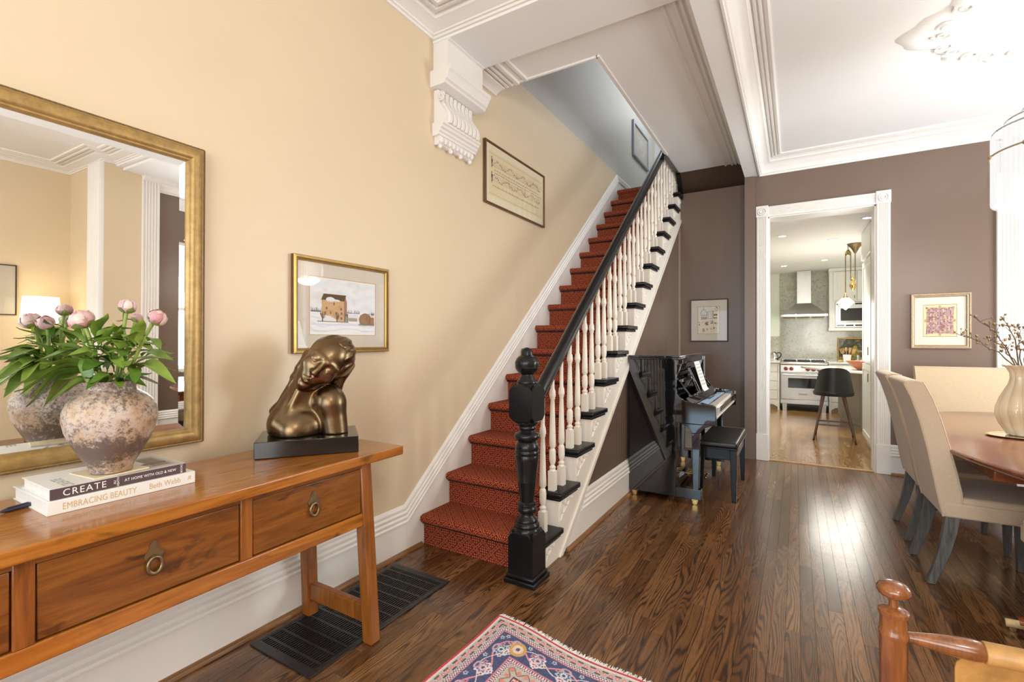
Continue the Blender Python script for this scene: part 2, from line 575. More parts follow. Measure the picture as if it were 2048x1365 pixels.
def mk_carpet():
    t = NT('red_diamond_carpet')
    uv = t.n('TexCoord').outputs['UV']
    s_ = t.n('SeparateXYZ'); t.l(uv, s_.inputs[0])
    u, v = s_.outputs[0], s_.outputs[1]
    pu = t.math('DIVIDE', u, 0.118); pv = t.math('DIVIDE', v, 0.118)
    a = t.math('ADD', pu, pv); b = t.math('SUBTRACT', pu, pv)

    def tri(x):
        return t.math('ABSOLUTE', t.math('SUBTRACT', t.math('FRACT', x), 0.5))
    da, db = tri(a), tri(b)          # 0.5 at lattice line, 0 at the middle of a diamond
    mx = t.math('MAXIMUM', da, db)
    line = t.math('MULTIPLY', t.math('GREATER_THAN', mx, 0.375), t.math('LESS_THAN', mx, 0.445))
    cross = t.math('GREATER_THAN', mx, 0.445)
    inner = t.math('LESS_THAN', mx, 0.31)
    ring = t.math('MULTIPLY', t.math('GREATER_THAN', mx, 0.30), t.math('LESS_THAN', mx, 0.375))
    g = 0.0150
    du = tri(t.math('DIVIDE', u, g)); dv = tri(t.math('DIVIDE', v, g))
    dot = t.math('LESS_THAN', t.math('MAXIMUM', du, dv), 0.25)
    g2 = 0.0064
    dot2 = t.math('LESS_THAN', t.math('MAXIMUM', tri(t.math('DIVIDE', u, g2)), tri(t.math('DIVIDE', v, g2))), 0.33)
    amt = t.math('MAXIMUM', t.math('MULTIPLY', dot, t.math('MAXIMUM', inner, 0.0)), t.math('MAXIMUM', t.math('MULTIPLY', line, dot2), t.math('MULTIPLY', cross, t.math('MULTIPLY', dot, 0.5))))
    n = t.noise(uv, 420.0, 2, 0.6)
    base = t.ramp(n, [(0.3, (0.15, 0.013, 0.008)), (0.7, (0.28, 0.030, 0.013))])
    lightc = t.ramp(n, [(0.3, (0.46, 0.19, 0.085)), (0.7, (0.68, 0.34, 0.17))])
    darkc = t.mix(0.5, base, (0.10, 0.006, 0.006))
    col = t.mix(ring, base, darkc)
    col = t.mix(t.math('MULTIPLY', amt, 0.85), col, lightc)
    t.bump(t.math('ADD', n, t.math('MULTIPLY', amt, 0.5)), 0.5, 0.004)
    return t.set(color=col, rough=1.0, spec=0.1)


M['carpet'] = mk_carpet()


def mk_vase():
    t = NT('mottled_stoneware')
    v = t.coord('Object')
    big = t.noise(v, 7.0, 4, 0.6, 0.5)
    sp = t.noise(v, 80.0, 6, 0.8)
    s3 = t.n('SeparateXYZ'); t.l(v, s3.inputs[0])
    z = s3.outputs[2]
    band = t.math('MULTIPLY_ADD', t.math('ABSOLUTE', t.math('SUBTRACT', z, 0.075)), -9.0, 0.42)
    base = t.ramp(big, [(0.30, (0.33, 0.18, 0.09)), (0.43, (0.50, 0.35, 0.23)), (0.57, (0.57, 0.48, 0.41)), (0.72, (0.32, 0.21, 0.145))])
    k = t.math('ADD', t.math('ADD', t.math('MULTIPLY', sp, 0.85), t.math('MULTIPLY', t.noise(v, 9.0, 3, 0.6), 0.45)), t.math('MULTIPLY', t.math('MAXIMUM', band, -0.05), 0.4))
    m = t.ramp(k, [(0.60, (0, 0, 0)), (0.72, (1, 1, 1))])
    col = t.mix(t.math('MULTIPLY', m, 0.85), base, (0.075, 0.05, 0.045))
    t.bump(sp, 0.35, 0.004)
    return t.set(color=col, rough=0.34)


M['vase'] = mk_vase()


def mk_leaf(name, a, b):
    t = NT(name)
    v = t.coord('Object')
    oi = t.n('ObjectInfo').outputs['Random']
    f = t.math('ADD', t.math('MULTIPLY', t.noise(v, 14.0, 3, 0.6), 0.5), t.math('MULTIPLY', oi, 0.5))
    col = t.ramp(f, [(0.25, a), (0.75, b)])
    t.bump(t.noise(v, 60.0, 2, 0.5), 0.2, 0.002)
    return t.set(color=col, rough=0.36)


M['leaf'] = mk_leaf('peony_leaf', (0.055, 0.145, 0.014), (0.30, 0.42, 0.065))
M['petal'] = mk_leaf('peony_petal', (0.54, 0.25, 0.28), (0.76, 0.57, 0.50))
M['sepal'] = mk_leaf('peony_sepal', (0.14, 0.22, 0.035), (0.36, 0.38, 0.10))


def mk_fabric(name, col_a, col_b, sc=260.0, rough=0.9):
    t = NT(name)
    v = t.coord('Object')
    w1 = t.noise(t.coord('Object', (1, 1, 8)), sc / 4, 2, 0.6)
    w2 = t.noise(t.coord('Object', (8, 8, 1)), sc / 4, 2, 0.6)
    f = t.math('ADD', t.math('MULTIPLY', w1, 0.5), t.math('MULTIPLY', w2, 0.5))
    col = t.ramp(f, [(0.3, col_a), (0.7, col_b)])
    t.bump(f, 0.25, 0.002)
    return t.set(color=col, rough=rough, sheen=0.2)


M['linen'] = mk_fabric('taupe_linen', (0.50, 0.385, 0.27), (0.61, 0.485, 0.355))
M['linen2'] = mk_fabric('oat_linen', (0.46, 0.35, 0.22), (0.57, 0.45, 0.30), 160)


def mk_granite():
    t = NT('grey_green_granite')
    v = t.coord('Position', (1, 1, 1))
    big = t.noise(t.coord('Position', (1, 1, 1.6)), 3.0, 4, 0.6, 1.5)
    sp = t.noise(v, 34.0, 4, 0.75, 0.5)
    base = t.ramp(big, [(0.3, (0.40, 0.38, 0.29)), (0.5, (0.52, 0.50, 0.41)), (0.7, (0.42, 0.44, 0.38))])
    m = t.ramp(sp, [(0.54, (0, 0, 0)), (0.66, (1, 1, 1))])
    col = t.mix(t.math('MULTIPLY', m, 0.7), base, (0.13, 0.12, 0.10))
    return t.set(color=col, rough=0.12)


M['granite_splash'] = mk_granite()


def mk_crystal():
    t = NT('lit_crystal_rod')
    t.set(color=(0.0, 0.0, 0.0), rough=0.12, spec=0.35, emis=(1.0, 0.985, 0.96), emstr=0.95)
    tr = t.n('BsdfTransparent')
    mx = t.n('MixShader')
    mx.inputs[0].default_value = 0.34
    t.l(tr.outputs[0], mx.inputs[1]); t.l(t.b.outputs[0], mx.inputs[2])
    t.l(mx.outputs[0], t.t.nodes['Material Output'].inputs['Surface'])
    return t.m


M['crystal'] = mk_crystal()


def mk_ceramic():
    t = NT('cream_glazed_ceramic')
    v = t.coord('Object')
    col = t.ramp(t.noise(v, 5.0, 3, 0.6), [(0.3, (0.60, 0.49, 0.33)), (0.7, (0.74, 0.65, 0.49))])
    return t.set(color=col, rough=0.14, coat=0.5)


M['ceramic'] = mk_ceramic()


def mk_paint(name, rough=0.75, **kw):
    """colours painted on the surface, kept as a colour attribute of the mesh"""
    t = NT(name)
    a = t.n('Attribute'); a.attribute_name = 'Col'
    return t.set(color=a.outputs['Color'], rough=rough, **kw)


M['print'] = mk_paint('printed_colours')
M['woven'] = mk_paint('woven_colours', 0.95)


def srgb(c):
    c = np.asarray(c, dtype=float) / 255.0
    return np.where(c <= 0.04045, c / 12.92, ((c + 0.055) / 1.055) ** 2.4)


def painted(name, img, f, mat, parent, world=False):
    """img: (h, w, 3) sRGB 0-255, row 0 at the bottom; f(u, v) -> 3D for u, v arrays in 0..1"""
    h, w = img.shape[:2]
    u, v = np.meshgrid(np.linspace(0, 1, w + 1), np.linspace(0, 1, h + 1))
    X, Y, Z = f(u, v)
    vs = np.stack([np.broadcast_to(X, u.shape), np.broadcast_to(Y, u.shape), np.broadcast_to(Z, u.shape)], -1).reshape(-1, 3)
    if world and parent is not None:
        vs = vs - np.array(parent.location)
    i, j = np.meshgrid(np.arange(w), np.arange(h))
    a = (j * (w + 1) + i).ravel()
    faces = np.stack([a, a + 1, a + w + 2, a + w + 1], 1)
    me = bpy.data.meshes.new(name)
    nf = len(faces)
    me.vertices.add(len(vs)); me.vertices.foreach_set('co', vs.astype(np.float32).ravel())
    me.loops.add(nf * 4); me.loops.foreach_set('vertex_index', faces.astype(np.int32).ravel())
    me.polygons.add(nf); me.polygons.foreach_set('loop_start', np.arange(0, nf * 4, 4, dtype=np.int32))
    me.update(calc_edges=True)
    lin = srgb(img.reshape(-1, 3))
    col = np.concatenate([lin, np.ones((nf, 1))], 1)
    at = me.color_attributes.new('Col', 'FLOAT_COLOR', 'CORNER')
    at.data.foreach_set('color', np.repeat(col, 4, 0).astype(np.float32).ravel())
    me.materials.append(mat)
    o = bpy.data.objects.new(name, me)
    C.objects.link(o)
    if parent is not None:
        o.parent = parent
    return o


def text_obj(name, body, size, mat, parent, matrix, extrude=0.0004, align='CENTER', spacing=1.0, stretch=1.0, shear=0.0, bold=0.0):
    cu = bpy.data.curves.new(name, 'FONT')
    cu.body = body
    cu.size = size
    cu.extrude = extrude
    cu.align_x = align
    cu.align_y = 'CENTER'
    cu.space_character = spacing
    cu.shear = shear
    cu.offset = bold
    cu.resolution_u = 3
    cu.materials.append(mat)
    tmp = bpy.data.objects.new(name, cu)
    C.objects.link(tmp)
    me = bpy.data.meshes.new_from_object(tmp)
    bpy.data.objects.remove(tmp)
    o = bpy.data.objects.new(name, me)
    C.objects.link(o)
    o.parent = parent
    o.matrix_local = matrix @ Matrix.Diagonal((stretch, 1, 1, 1))
    return o


def frame_axes(origin, xa, ya):
    xa, ya = Vector(xa).normalized(), Vector(ya).normalized()
    za = xa.cross(ya)
    m = Matrix((xa, ya, za)).transposed().to_4x4()
    m.translation = Vector(origin)
    return m

# ------------------------------------------------------------------ the setting
WX = -2.16          # left wall face
DY = 6.10           # door wall face
STW = -1.29         # face of the panelled wall under the stairs


def S(name, mb, mat, parent=None, **kw):
    o = mb.build(name, mat, parent, **kw)
    if parent is None:
        o['kind'] = 'structure'
    return o


# floor of separate oak boards
floor = struct_root('floor')
S('subfloor', MB().box((-2.4, -2.9, -0.09), (4.2, 6.14, -0.0145)), M['dark'], floor)
PW = 0.0605
plank_mesh = {}


def plank_me(L):
    k = round(L, 2)
    if k not in plank_mesh:
        m = MB().box((0.0005, 0.0006, -0.014), (PW - 0.0007, k - 0.0006, 0.0))
        me = bpy.data.meshes.new('plank')
        me.from_pydata(m.v, [], m.f)
        me.materials.append(M['floor'])
        plank_mesh[k] = me
    return plank_mesh[k]


rest = MB()
rp = random.Random(11)
n_pl = 0
xi = 0
x = -2.16
while x < 4.1:
    y = -2.85 - rp.random() * 0.8
    vis = -2.2 < x < 1.25
    while y < 6.12:
        L = round(rp.choice((0.75, 0.95, 1.15, 1.35, 1.55)), 2)
        y1 = min(y + L, 6.12)
        w1 = -x * 0.5126 + y1 * 0.8587
        uu = (x * 0.8587 + y1 * 0.5126) / max(w1, 0.3)
        if vis and w1 > 1.45 and -1.25 < uu < 1.2 and n_pl < 300 and y1 - y > 0.1 and not (x < -1.36 and y > 2.6):
            o = bpy.data.objects.new('plank', plank_me(y1 - y))
            C.objects.link(o)
            o.parent = floor
            o.location = (x, y, rp.uniform(-0.0004, 0.0))
            n_pl += 1
        else:
            rest.box((x + 0.0005, y + 0.0006, -0.014), (x + PW - 0.0007, y1 - 0.0006, 0))
        y = y1
    x += PW
S('planks', rest, M['floor'], floor, kind='stuff')

# walls
S('wall_left', MB().box((WX - 0.2, -2.9, 0), (WX, 6.47, 3.70)), M['cream'])
S('wall_left_upper', MB().box((WX - 0.2, 2.9, 3.70), (WX, 8.7, 6.3)).box((WX - 0.2, 6.47, 3.0), (WX, 8.7, 3.70)), plain('pale_grey_paint', (0.56, 0.56, 0.52), 0.5, vary=0.02))
S('wall_back', MB().box((-0.506, DY, 0), (-0.272, DY + 0.22, 3.6)).box((-0.272, DY, 2.75), (0.704, DY + 0.22, 3.6))
  .box((0.704, DY, 0), (1.76, DY + 0.22, 3.6)).box((1.76, DY, 0), (2.7, DY + 0.22, 0.62)).box((1.76, DY, 2.72), (2.7, DY + 0.22, 3.6))
  .box((2.7, DY, 0), (3.3, DY + 0.22, 3.6)), M['brown'])
S('wall_alcove', MB().box((-1.45, 6.35, 0), (-0.506, 6.5, 3.232)), M['brown'])
S('wall_pilaster', MB().box((-0.507, DY - 0.035, 0), (-0.396, DY, 3.225)), M['brown'])
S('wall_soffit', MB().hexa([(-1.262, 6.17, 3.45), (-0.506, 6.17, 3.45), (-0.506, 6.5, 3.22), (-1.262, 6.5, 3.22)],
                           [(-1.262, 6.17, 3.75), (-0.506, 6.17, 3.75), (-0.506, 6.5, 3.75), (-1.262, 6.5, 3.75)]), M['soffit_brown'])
S('wall_front', MB().box((-2.36, -2.95, 0), (-2.05, -2.75, 3.6)).box((-1.06, -2.95, 0), (-1.0, -2.75, 3.6)).box((-2.05, -2.95, 2.3), (-1.06, -2.75, 3.6)).box((-2.05, -2.95, 0), (-1.06, -2.75, 0.22)).box((2.4, -2.95, 0), (4.2, -2.75, 3.6)).box((-1.0, -2.95, 0), (2.4, -2.75, 0.5)).box((-1.0, -2.95, 2.95), (2.4, -2.75, 3.6)), M['cream'])
S('wall_right_front', MB().box((4.06, -2.95, 0), (4.2, 2.6, 3.6)).box((3.0, 2.43, 0), (4.2, 2.83, 3.6)), M['cream'])
S('wall_right_dining', MB().box((3.06, 2.83, 0), (3.3, 3.65, 3.6)).box((3.06, 5.35, 0), (3.3, 6.2, 3.6)).box((3.06, 3.65, 0), (3.3, 5.35, 0.75)).box((3.06, 3.65, 2.75), (3.3, 5.35, 3.6)), M['brown'])

# ceilings
S('ceiling_front', MB().box((-2.36, -2.95, 3.50), (4.2, 2.56, 3.9)), M['ceiling'])
S('ceiling_hall', MB().box((-2.36, 2.97, 3.45), (-1.25, 3.33, 3.75)).box((-1.25, 2.97, 3.45), (-0.45, 6.20, 3.75)), M['ceiling'])
S('ceiling_dining', MB().box((-0.40, 2.62, 3.38), (3.3, 6.3, 3.75)), M['ceiling'])
S('ceiling_stairwell', MB().box((-2.36, 3.1, 6.2), (-1.1, 8.7, 6.35)), M['ceiling'])
S('wall_stairwell', MB().box((-2.36, 3.20, 3.75), (-1.15, 3.33, 6.3)).box((-1.25, 3.33, 3.75), (-1.13, 8.7, 6.3)).box((-1.25, 6.5, 3.22), (-1.13, 8.7, 3.75)).box((-2.36, 8.55, 3.2), (-1.1, 8.7, 6.3)), M['ceiling'])

# beams
S('beam_front', MB().box((WX, 2.55, 3.41), (3.3, 2.98, 3.8)), M['ceiling'])
S('beam_hall', MB().box((-0.506, 2.55, 3.232), (-0.362, DY, 3.6)), M['ceiling'])

# cornices and panel mouldings
FRONT_PROF = [(0, -0.002), (0.016, -0.002), (0.020, 0.012), (0.032, 0.014), (0.036, 0.024), (0.052, 0.032), (0.085, 0.046), (0.112, 0.052), (0.118, 0.070), (0, 0.071)]
path = [(WX, -2.75), (WX, 2.55), (3.0, 2.55), (3.0, 2.43), (4.06, 2.43), (4.06, -2.75)]
S('trim_1', MB().sweep(FRONT_PROF, path, 3.43, flip=True), M['white'], smooth=40)
STEP = [(0.150, 0.004), (0.152, -0.014), (0.172, -0.016), (0.176, -0.004), (0.196, -0.004), (0.200, -0.020), (0.222, -0.022), (0.228, -0.008), (0.250, -0.008), (0.254, -0.018), (0.280, -0.018), (0.286, 0.004)]
S('trim_2', MB().sweep(STEP, path, 3.50, flip=True), M['white'], smooth=40)
DIN = [(0, 0), (0.014, 0), (0.017, 0.018), (0.028, 0.022), (0.030, 0.036), (0.040, 0.066), (0.062, 0.096), (0.092, 0.112), (0.112, 0.114), (0.114, 0.130), (0.126, 0.134), (0.128, 0.162), (0, 0.163)]
pd = [(-0.362, 2.56), (-0.362, DY), (3.06, DY), (3.06, 2.83)]
S('trim_3', MB().sweep(DIN, pd, 3.222, flip=True), M['white'], smooth=40)
STEPD = [(0.136, 0.004), (0.138, -0.012), (0.152, -0.014), (0.156, -0.004), (0.166, -0.004), (0.170, -0.015), (0.182, -0.015), (0.186, -0.005), (0.196, -0.005), (0.199, -0.014), (0.216, -0.018), (0.226, -0.012), (0.228, 0.004)]
S('trim_4', MB().sweep(STEPD, pd[:3], 3.38, flip=True), M['white'], smooth=40)
# moulding strips on the hall ceiling beside the beam, and the bit of cornice by the left wall
HALL = [(0.0, 0.0), (0.0, -0.10), (0.020, -0.10), (0.024, -0.06), (0.05, -0.03), (0.075, -0.022), (0.079, -0.008), (0.092, -0.008), (0.096, -0.022), (0.112, -0.022), (0.116, -0.008), (0.130, -0.008),
        (0.134, -0.022), (0.150, -0.022), (0.154, -0.006), (0.20, -0.006), (0.205, -0.018), (0.222, -0.018), (0.228, 0.003)]
S('trim_5', MB().sweep(HALL, [(-0.506, 2.98), (-0.506, 6.168)], 3.45), M['white'], smooth=40)
HL = [(0.0, 0.0), (0.0, -0.06), (0.02, -0.06), (0.03, -0.045), (0.07, -0.03), (0.10, -0.025), (0.104, -0.008), (0.118, -0.008), (0.122, -0.024), (0.140, -0.024), (0.144, -0.008), (0.158, -0.008), (0.162, -0.024), (0.180, -0.024),
      (0.184, -0.008), (0.21, -0.008), (0.214, -0.026), (0.240, -0.026), (0.246, -0.006), (0.29, -0.006), (0.294, -0.018), (0.318, -0.018), (0.322, 0.002)]
S('trim_6', MB().sweep(HL, [(WX, 2.98), (WX, 3.332)], 3.45, flip=True), M['white'], smooth=40)
S('trim_7', MB().box((-1.266, 3.318, 3.436), (-1.236, 5.5, 3.75)).box((-2.16, 3.318, 3.436), (-1.25, 3.34, 3.75)), M['white'], bevel=0.004)
# dark board at the far edge of the stair opening
S('trim_8', MB().hexa([(-1.29, 5.45, 3.425), (-1.25, 5.45, 3.425), (-1.25, 6.20, 3.425), (-1.29, 6.20, 3.425)], [(-1.29, 5.45, 3.47), (-1.25, 5.45, 3.47), (-1.25, 6.20, 3.47), (-1.29, 6.20, 3.47)])
  .hexa([(-1.29, 6.34, 3.16), (-1.24, 6.34, 3.16), (-1.24, 6.40, 3.16), (-1.29, 6.40, 3.16)], [(-1.29, 6.14, 3.46), (-1.24, 6.14, 3.46), (-1.24, 6.20, 3.46), (-1.29, 6.20, 3.46)]), M['black'])

# baseboards: tall board with stepped moulding on top
BASE = [(0.0, 0.0), (0.026, 0.0), (0.026, 0.185), (0.036, 0.19), (0.037, 0.200), (0.028, 0.208), (0.032, 0.216), (0.032, 0.226), (0.022, 0.236), (0.026, 0.244), (0.026, 0.254), (0.016, 0.264), (0.018, 0.272), (0.018, 0.284), (0.010, 0.294), (0.0, 0.300)]
mb = MB()
ys = [-2.75, 2.266, 6.47, 8.5]
zs = [0.0, 0.0, 3.385, 3.385]
rows = []
for yy, zz in zip(ys, zs):
    rows += [(WX + d, yy, zz + h) for d, h in BASE]
q = len(BASE)
fs = []
for k in range(3):
    for i in range(q - 1):
        fs.append((k * q + i, (k + 1) * q + i, (k + 1) * q + i + 1, k * q + i + 1))
mb.add(rows, fs)
# the skirt below the raking moulding
mb.prism([(2.268, 0.0), (2.268, 0.19), (6.47, 3.57), (6.47, 0.0)], lambda u, v, w: (w, u, v), WX, WX + 0.0268)
S('baseboard_left', mb, M['white'], smooth=40)
QR = [(0.0, 0.0), (0.020, 0.0), (0.019, 0.010), (0.014, 0.017), (0.007, 0.021), (0.0, 0.022)]
S('trim_9', MB().sweep([(d + 0.026, h) for d, h in QR], [(WX, -2.75), (WX, 2.40)], 0, flip=True), M['oakstrip'], smooth=40)
mb = MB()
rows = [(STW + d, 2.80 + h * 1.25, h) for d, h in BASE] + [(STW + d, 6.35, h) for d, h in BASE]
mb.add(rows, [(i, q + i, q + i + 1, i + 1) for i in range(q - 1)] + [tuple(range(q))])
S('baseboard_stair', mb, M['white'], smooth=40)
S('trim_10', MB().sweep([(d + 0.026, h) for d, h in QR], [(STW, 2.79), (STW, 6.35)], 0, flip=True), M['oakstrip'], smooth=40)
S('baseboard_alcove', MB().sweep(BASE, [(STW, 6.35), (-0.506, 6.35)], 0, flip=True), M['white'], smooth=40)
S('baseboard_back', MB().sweep(BASE, [(0.82, DY), (3.06, DY)], 0, flip=True), M['white'], smooth=40)
S('trim_11', MB().sweep([(d + 0.026, h) for d, h in QR], [(0.82, DY), (3.06, DY)], 0, flip=True), M['oakstrip'], smooth=40)
S('baseboard_right', MB().sweep(BASE, [(3.06, DY), (3.06, 2.83)], 0, flip=True), M['white'], smooth=40)

# beadboard wall under the stairs, each board a piece of its own
wst = struct_root('wall_stair')
zline = lambda yy: 0.028 + 0.795 * (yy - 2.773)
S('backing', MB().prism([(2.9, 0), (6.35, 0), (6.35, 2.82), (2.9, 0.1)], lambda u, v, w: (w, u, v), STW - 0.05, STW - 0.010), M['dark'], wst)
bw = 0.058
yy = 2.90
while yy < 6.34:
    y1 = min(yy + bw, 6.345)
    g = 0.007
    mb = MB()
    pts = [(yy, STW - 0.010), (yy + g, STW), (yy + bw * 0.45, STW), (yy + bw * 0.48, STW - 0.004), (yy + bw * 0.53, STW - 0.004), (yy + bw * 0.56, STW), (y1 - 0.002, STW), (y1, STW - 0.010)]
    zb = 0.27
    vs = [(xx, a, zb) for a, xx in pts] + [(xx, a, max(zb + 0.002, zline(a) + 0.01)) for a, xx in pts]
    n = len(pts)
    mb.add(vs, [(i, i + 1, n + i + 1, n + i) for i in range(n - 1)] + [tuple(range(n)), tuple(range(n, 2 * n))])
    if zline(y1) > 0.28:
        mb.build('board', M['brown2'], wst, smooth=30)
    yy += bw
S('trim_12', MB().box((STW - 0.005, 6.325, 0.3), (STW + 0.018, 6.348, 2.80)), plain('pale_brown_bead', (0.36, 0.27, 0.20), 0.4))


# casings
def fluted(x0, x1, n=5, d=0.030, g=0.007):
    """cross-section (x, depth) of a fluted board"""
    w = x1 - x0
    pts = [(x0, 0), (x0, d - 0.004), (x0 + 0.004, d)]
    a, b = x0 + 0.018, x1 - 0.018
    p = (b - a) / n
    for i in range(n):
        s_ = a + i * p
        pts += [(s_ + p * 0.08, d), (s_ + p * 0.22, d - g), (s_ + p * 0.5, d - g * 1.2), (s_ + p * 0.78, d - g), (s_ + p * 0.92, d)]
    pts += [(x1 - 0.004, d), (x1, d - 0.004), (x1, 0)]
    return pts


def casing_set(root, x0, x1, ztop, face, w=0.115, plinth=0.30, sides=(1, 1)):
    f_up = lambda u, v, ww: (u, face - v, ww)
    for sx, (a, b) in zip(sides, ((x0 - w, x0), (x1, x1 + w))):
        if not sx:
            continue
        S('casing', MB().prism(fluted(a, b), f_up, plinth, ztop), M['white'], root, smooth=50)
        S('plinth', MB().box((a - 0.004, face - 0.038, 0), (b + 0.004, face, plinth)), M['white'], root, bevel=0.004)
        bl = S('corner_block', MB().box((a - 0.004, face - 0.038, ztop), (b + 0.004, face, ztop + w + 0.012)), M['white'], root, bevel=0.003)
        m = MB()
        for rr in (0.040, 0.020):
            ring = [(a + b) / 2 + rr * math.cos(t * PI / 12) for t in range(25)]
            m.tube([((a + b) / 2 + rr * math.cos(t * PI / 12), face - 0.040, ztop + w / 2 + rr * math.sin(t * PI / 12)) for t in range(25)], 0.006, 6)
        S('rosette', m, M['white'], bl, smooth=60)
    S('head_casing', MB().prism(fluted(ztop - 0.003, ztop + w), lambda u, v, ww: (ww, face - v, u), x0 - 0.006, x1 + 0.006), M['white'], root, smooth=50)


d1 = struct_root('door_1')
casing_set(d1, -0.272, 0.704, 2.75, DY)
S('jamb', MB().box((-0.275, DY - 0.01, 0), (-0.258, DY + 0.235, 2.75)).box((0.690, DY - 0.01, 0), (0.707, DY + 0.235, 2.75)).box((-0.272, DY - 0.01, 2.736), (0.704, DY + 0.235, 2.753)), M['white'], d1)
S('threshold', MB().box((-0.262, DY + 0.0, -0.01), (0.694, DY + 0.05, 0.008)), plain('threshold_oak', (0.40, 0.22, 0.08), 0.35), d1, bevel=0.004)

# window to the right of the back wall
w1 = struct_root('window_1')
casing_set(w1, 1.76, 2.7, 2.72, DY, w=0.165, plinth=0.30, sides=(1, 1))
S('window_frame', MB().box((1.76, DY + 0.02, 0.62), (1.80, DY + 0.10, 2.72)).box((2.66, DY + 0.02, 0.62), (2.70, DY + 0.10, 2.72)).box((1.76, DY + 0.02, 0.62), (2.70, DY + 0.10, 0.70)).box((1.76, DY + 0.02, 2.66), (2.70, DY + 0.10, 2.72)).box((1.76, DY + 0.03, 1.66), (2.70, DY + 0.09, 1.72)), M['white'], w1)
S('window_sill', MB().box((1.72, DY - 0.06, 0.58), (2.74, DY + 0.10, 0.62)), M['white'], w1, bevel=0.006)
S('pane', MB().box((1.79, DY + 0.055, 0.69), (2.67, DY + 0.059, 2.67)), M['pane'], w1)
# bay window of the dining room and front window (out of view, they let the daylight in)
w2 = struct_root('window_2')
S('window_frame', MB().box((3.08, 3.65, 0.75), (3.16, 3.70, 2.75)).box((3.08, 5.30, 0.75), (3.16, 5.35, 2.75)).box((3.08, 4.48, 0.75), (3.16, 4.52, 2.75)).box((3.08, 3.65, 0.75), (3.16, 5.35, 0.80)).box((3.08, 3.65, 2.70), (3.16, 5.35, 2.75)).box((3.08, 3.65, 1.70), (3.16, 5.35, 1.75)), M['white'], w2)
w3 = struct_root('window_3')
S('window_frame', MB().box((-1.0, -2.90, 0.5), (-0.93, -2.82, 2.95)).box((2.33, -2.90, 0.5), (2.4, -2.82, 2.95)).box((0.67, -2.90, 0.5), (0.73, -2.82, 2.95)).box((-1.0, -2.90, 0.5), (2.4, -2.82, 0.57)).box((-1.0, -2.90, 2.88), (2.4, -2.82, 2.95)).box((-1.0, -2.90, 1.7), (2.4, -2.82, 1.76)), M['white'], w3)
# casings of the wide opening to the dining room (seen in the mirror)
S('trim_13', MB().prism(fluted(3.0, 3.36, 7, 0.05, 0.012), lambda u, v, w: (u, 2.43 - v, w), 0.0, 3.43), M['white'], smooth=50)
S('trim_14', MB().prism(fluted(2.80, 3.0, 5, 0.07, 0.010), lambda u, v, w: (3.06 - v, u + 0.02, w), 0.0, 3.41), M['white'], smooth=50)

# kitchen shell
S('floor_kitchen', MB().box((-1.6, DY + 0.05, -0.05), (2.3, 11.6, 0.0)), M['kfloor'])
S('wall_kitchen_back', MB().box((-1.6, 11.45, 0), (2.3, 11.6, 2.8)), M['kwall'])
S('wall_kitchen_left', MB().box((-1.6, DY + 0.40, 0), (-1.5, 11.6, 2.8)), M['kwall'])
S('wall_kitchen_right', MB().box((2.2, DY + 0.22, 0), (2.3, 11.6, 2.8)), M['kwall'])
S('ceiling_kitchen', MB().box((-0.506, DY + 0.22, 2.76), (2.3, 11.6, 2.9)).box((-1.6, 6.5, 2.76), (-0.506, 11.6, 2.9)), M['ceiling'])
S('wall_backsplash', MB().box((-0.29, 11.425, 0.9), (2.2, 11.45, 2.76)).box((-1.5, 11.43, 0.9), (-0.29, 11.45, 1.45)), M['granite_splash'])

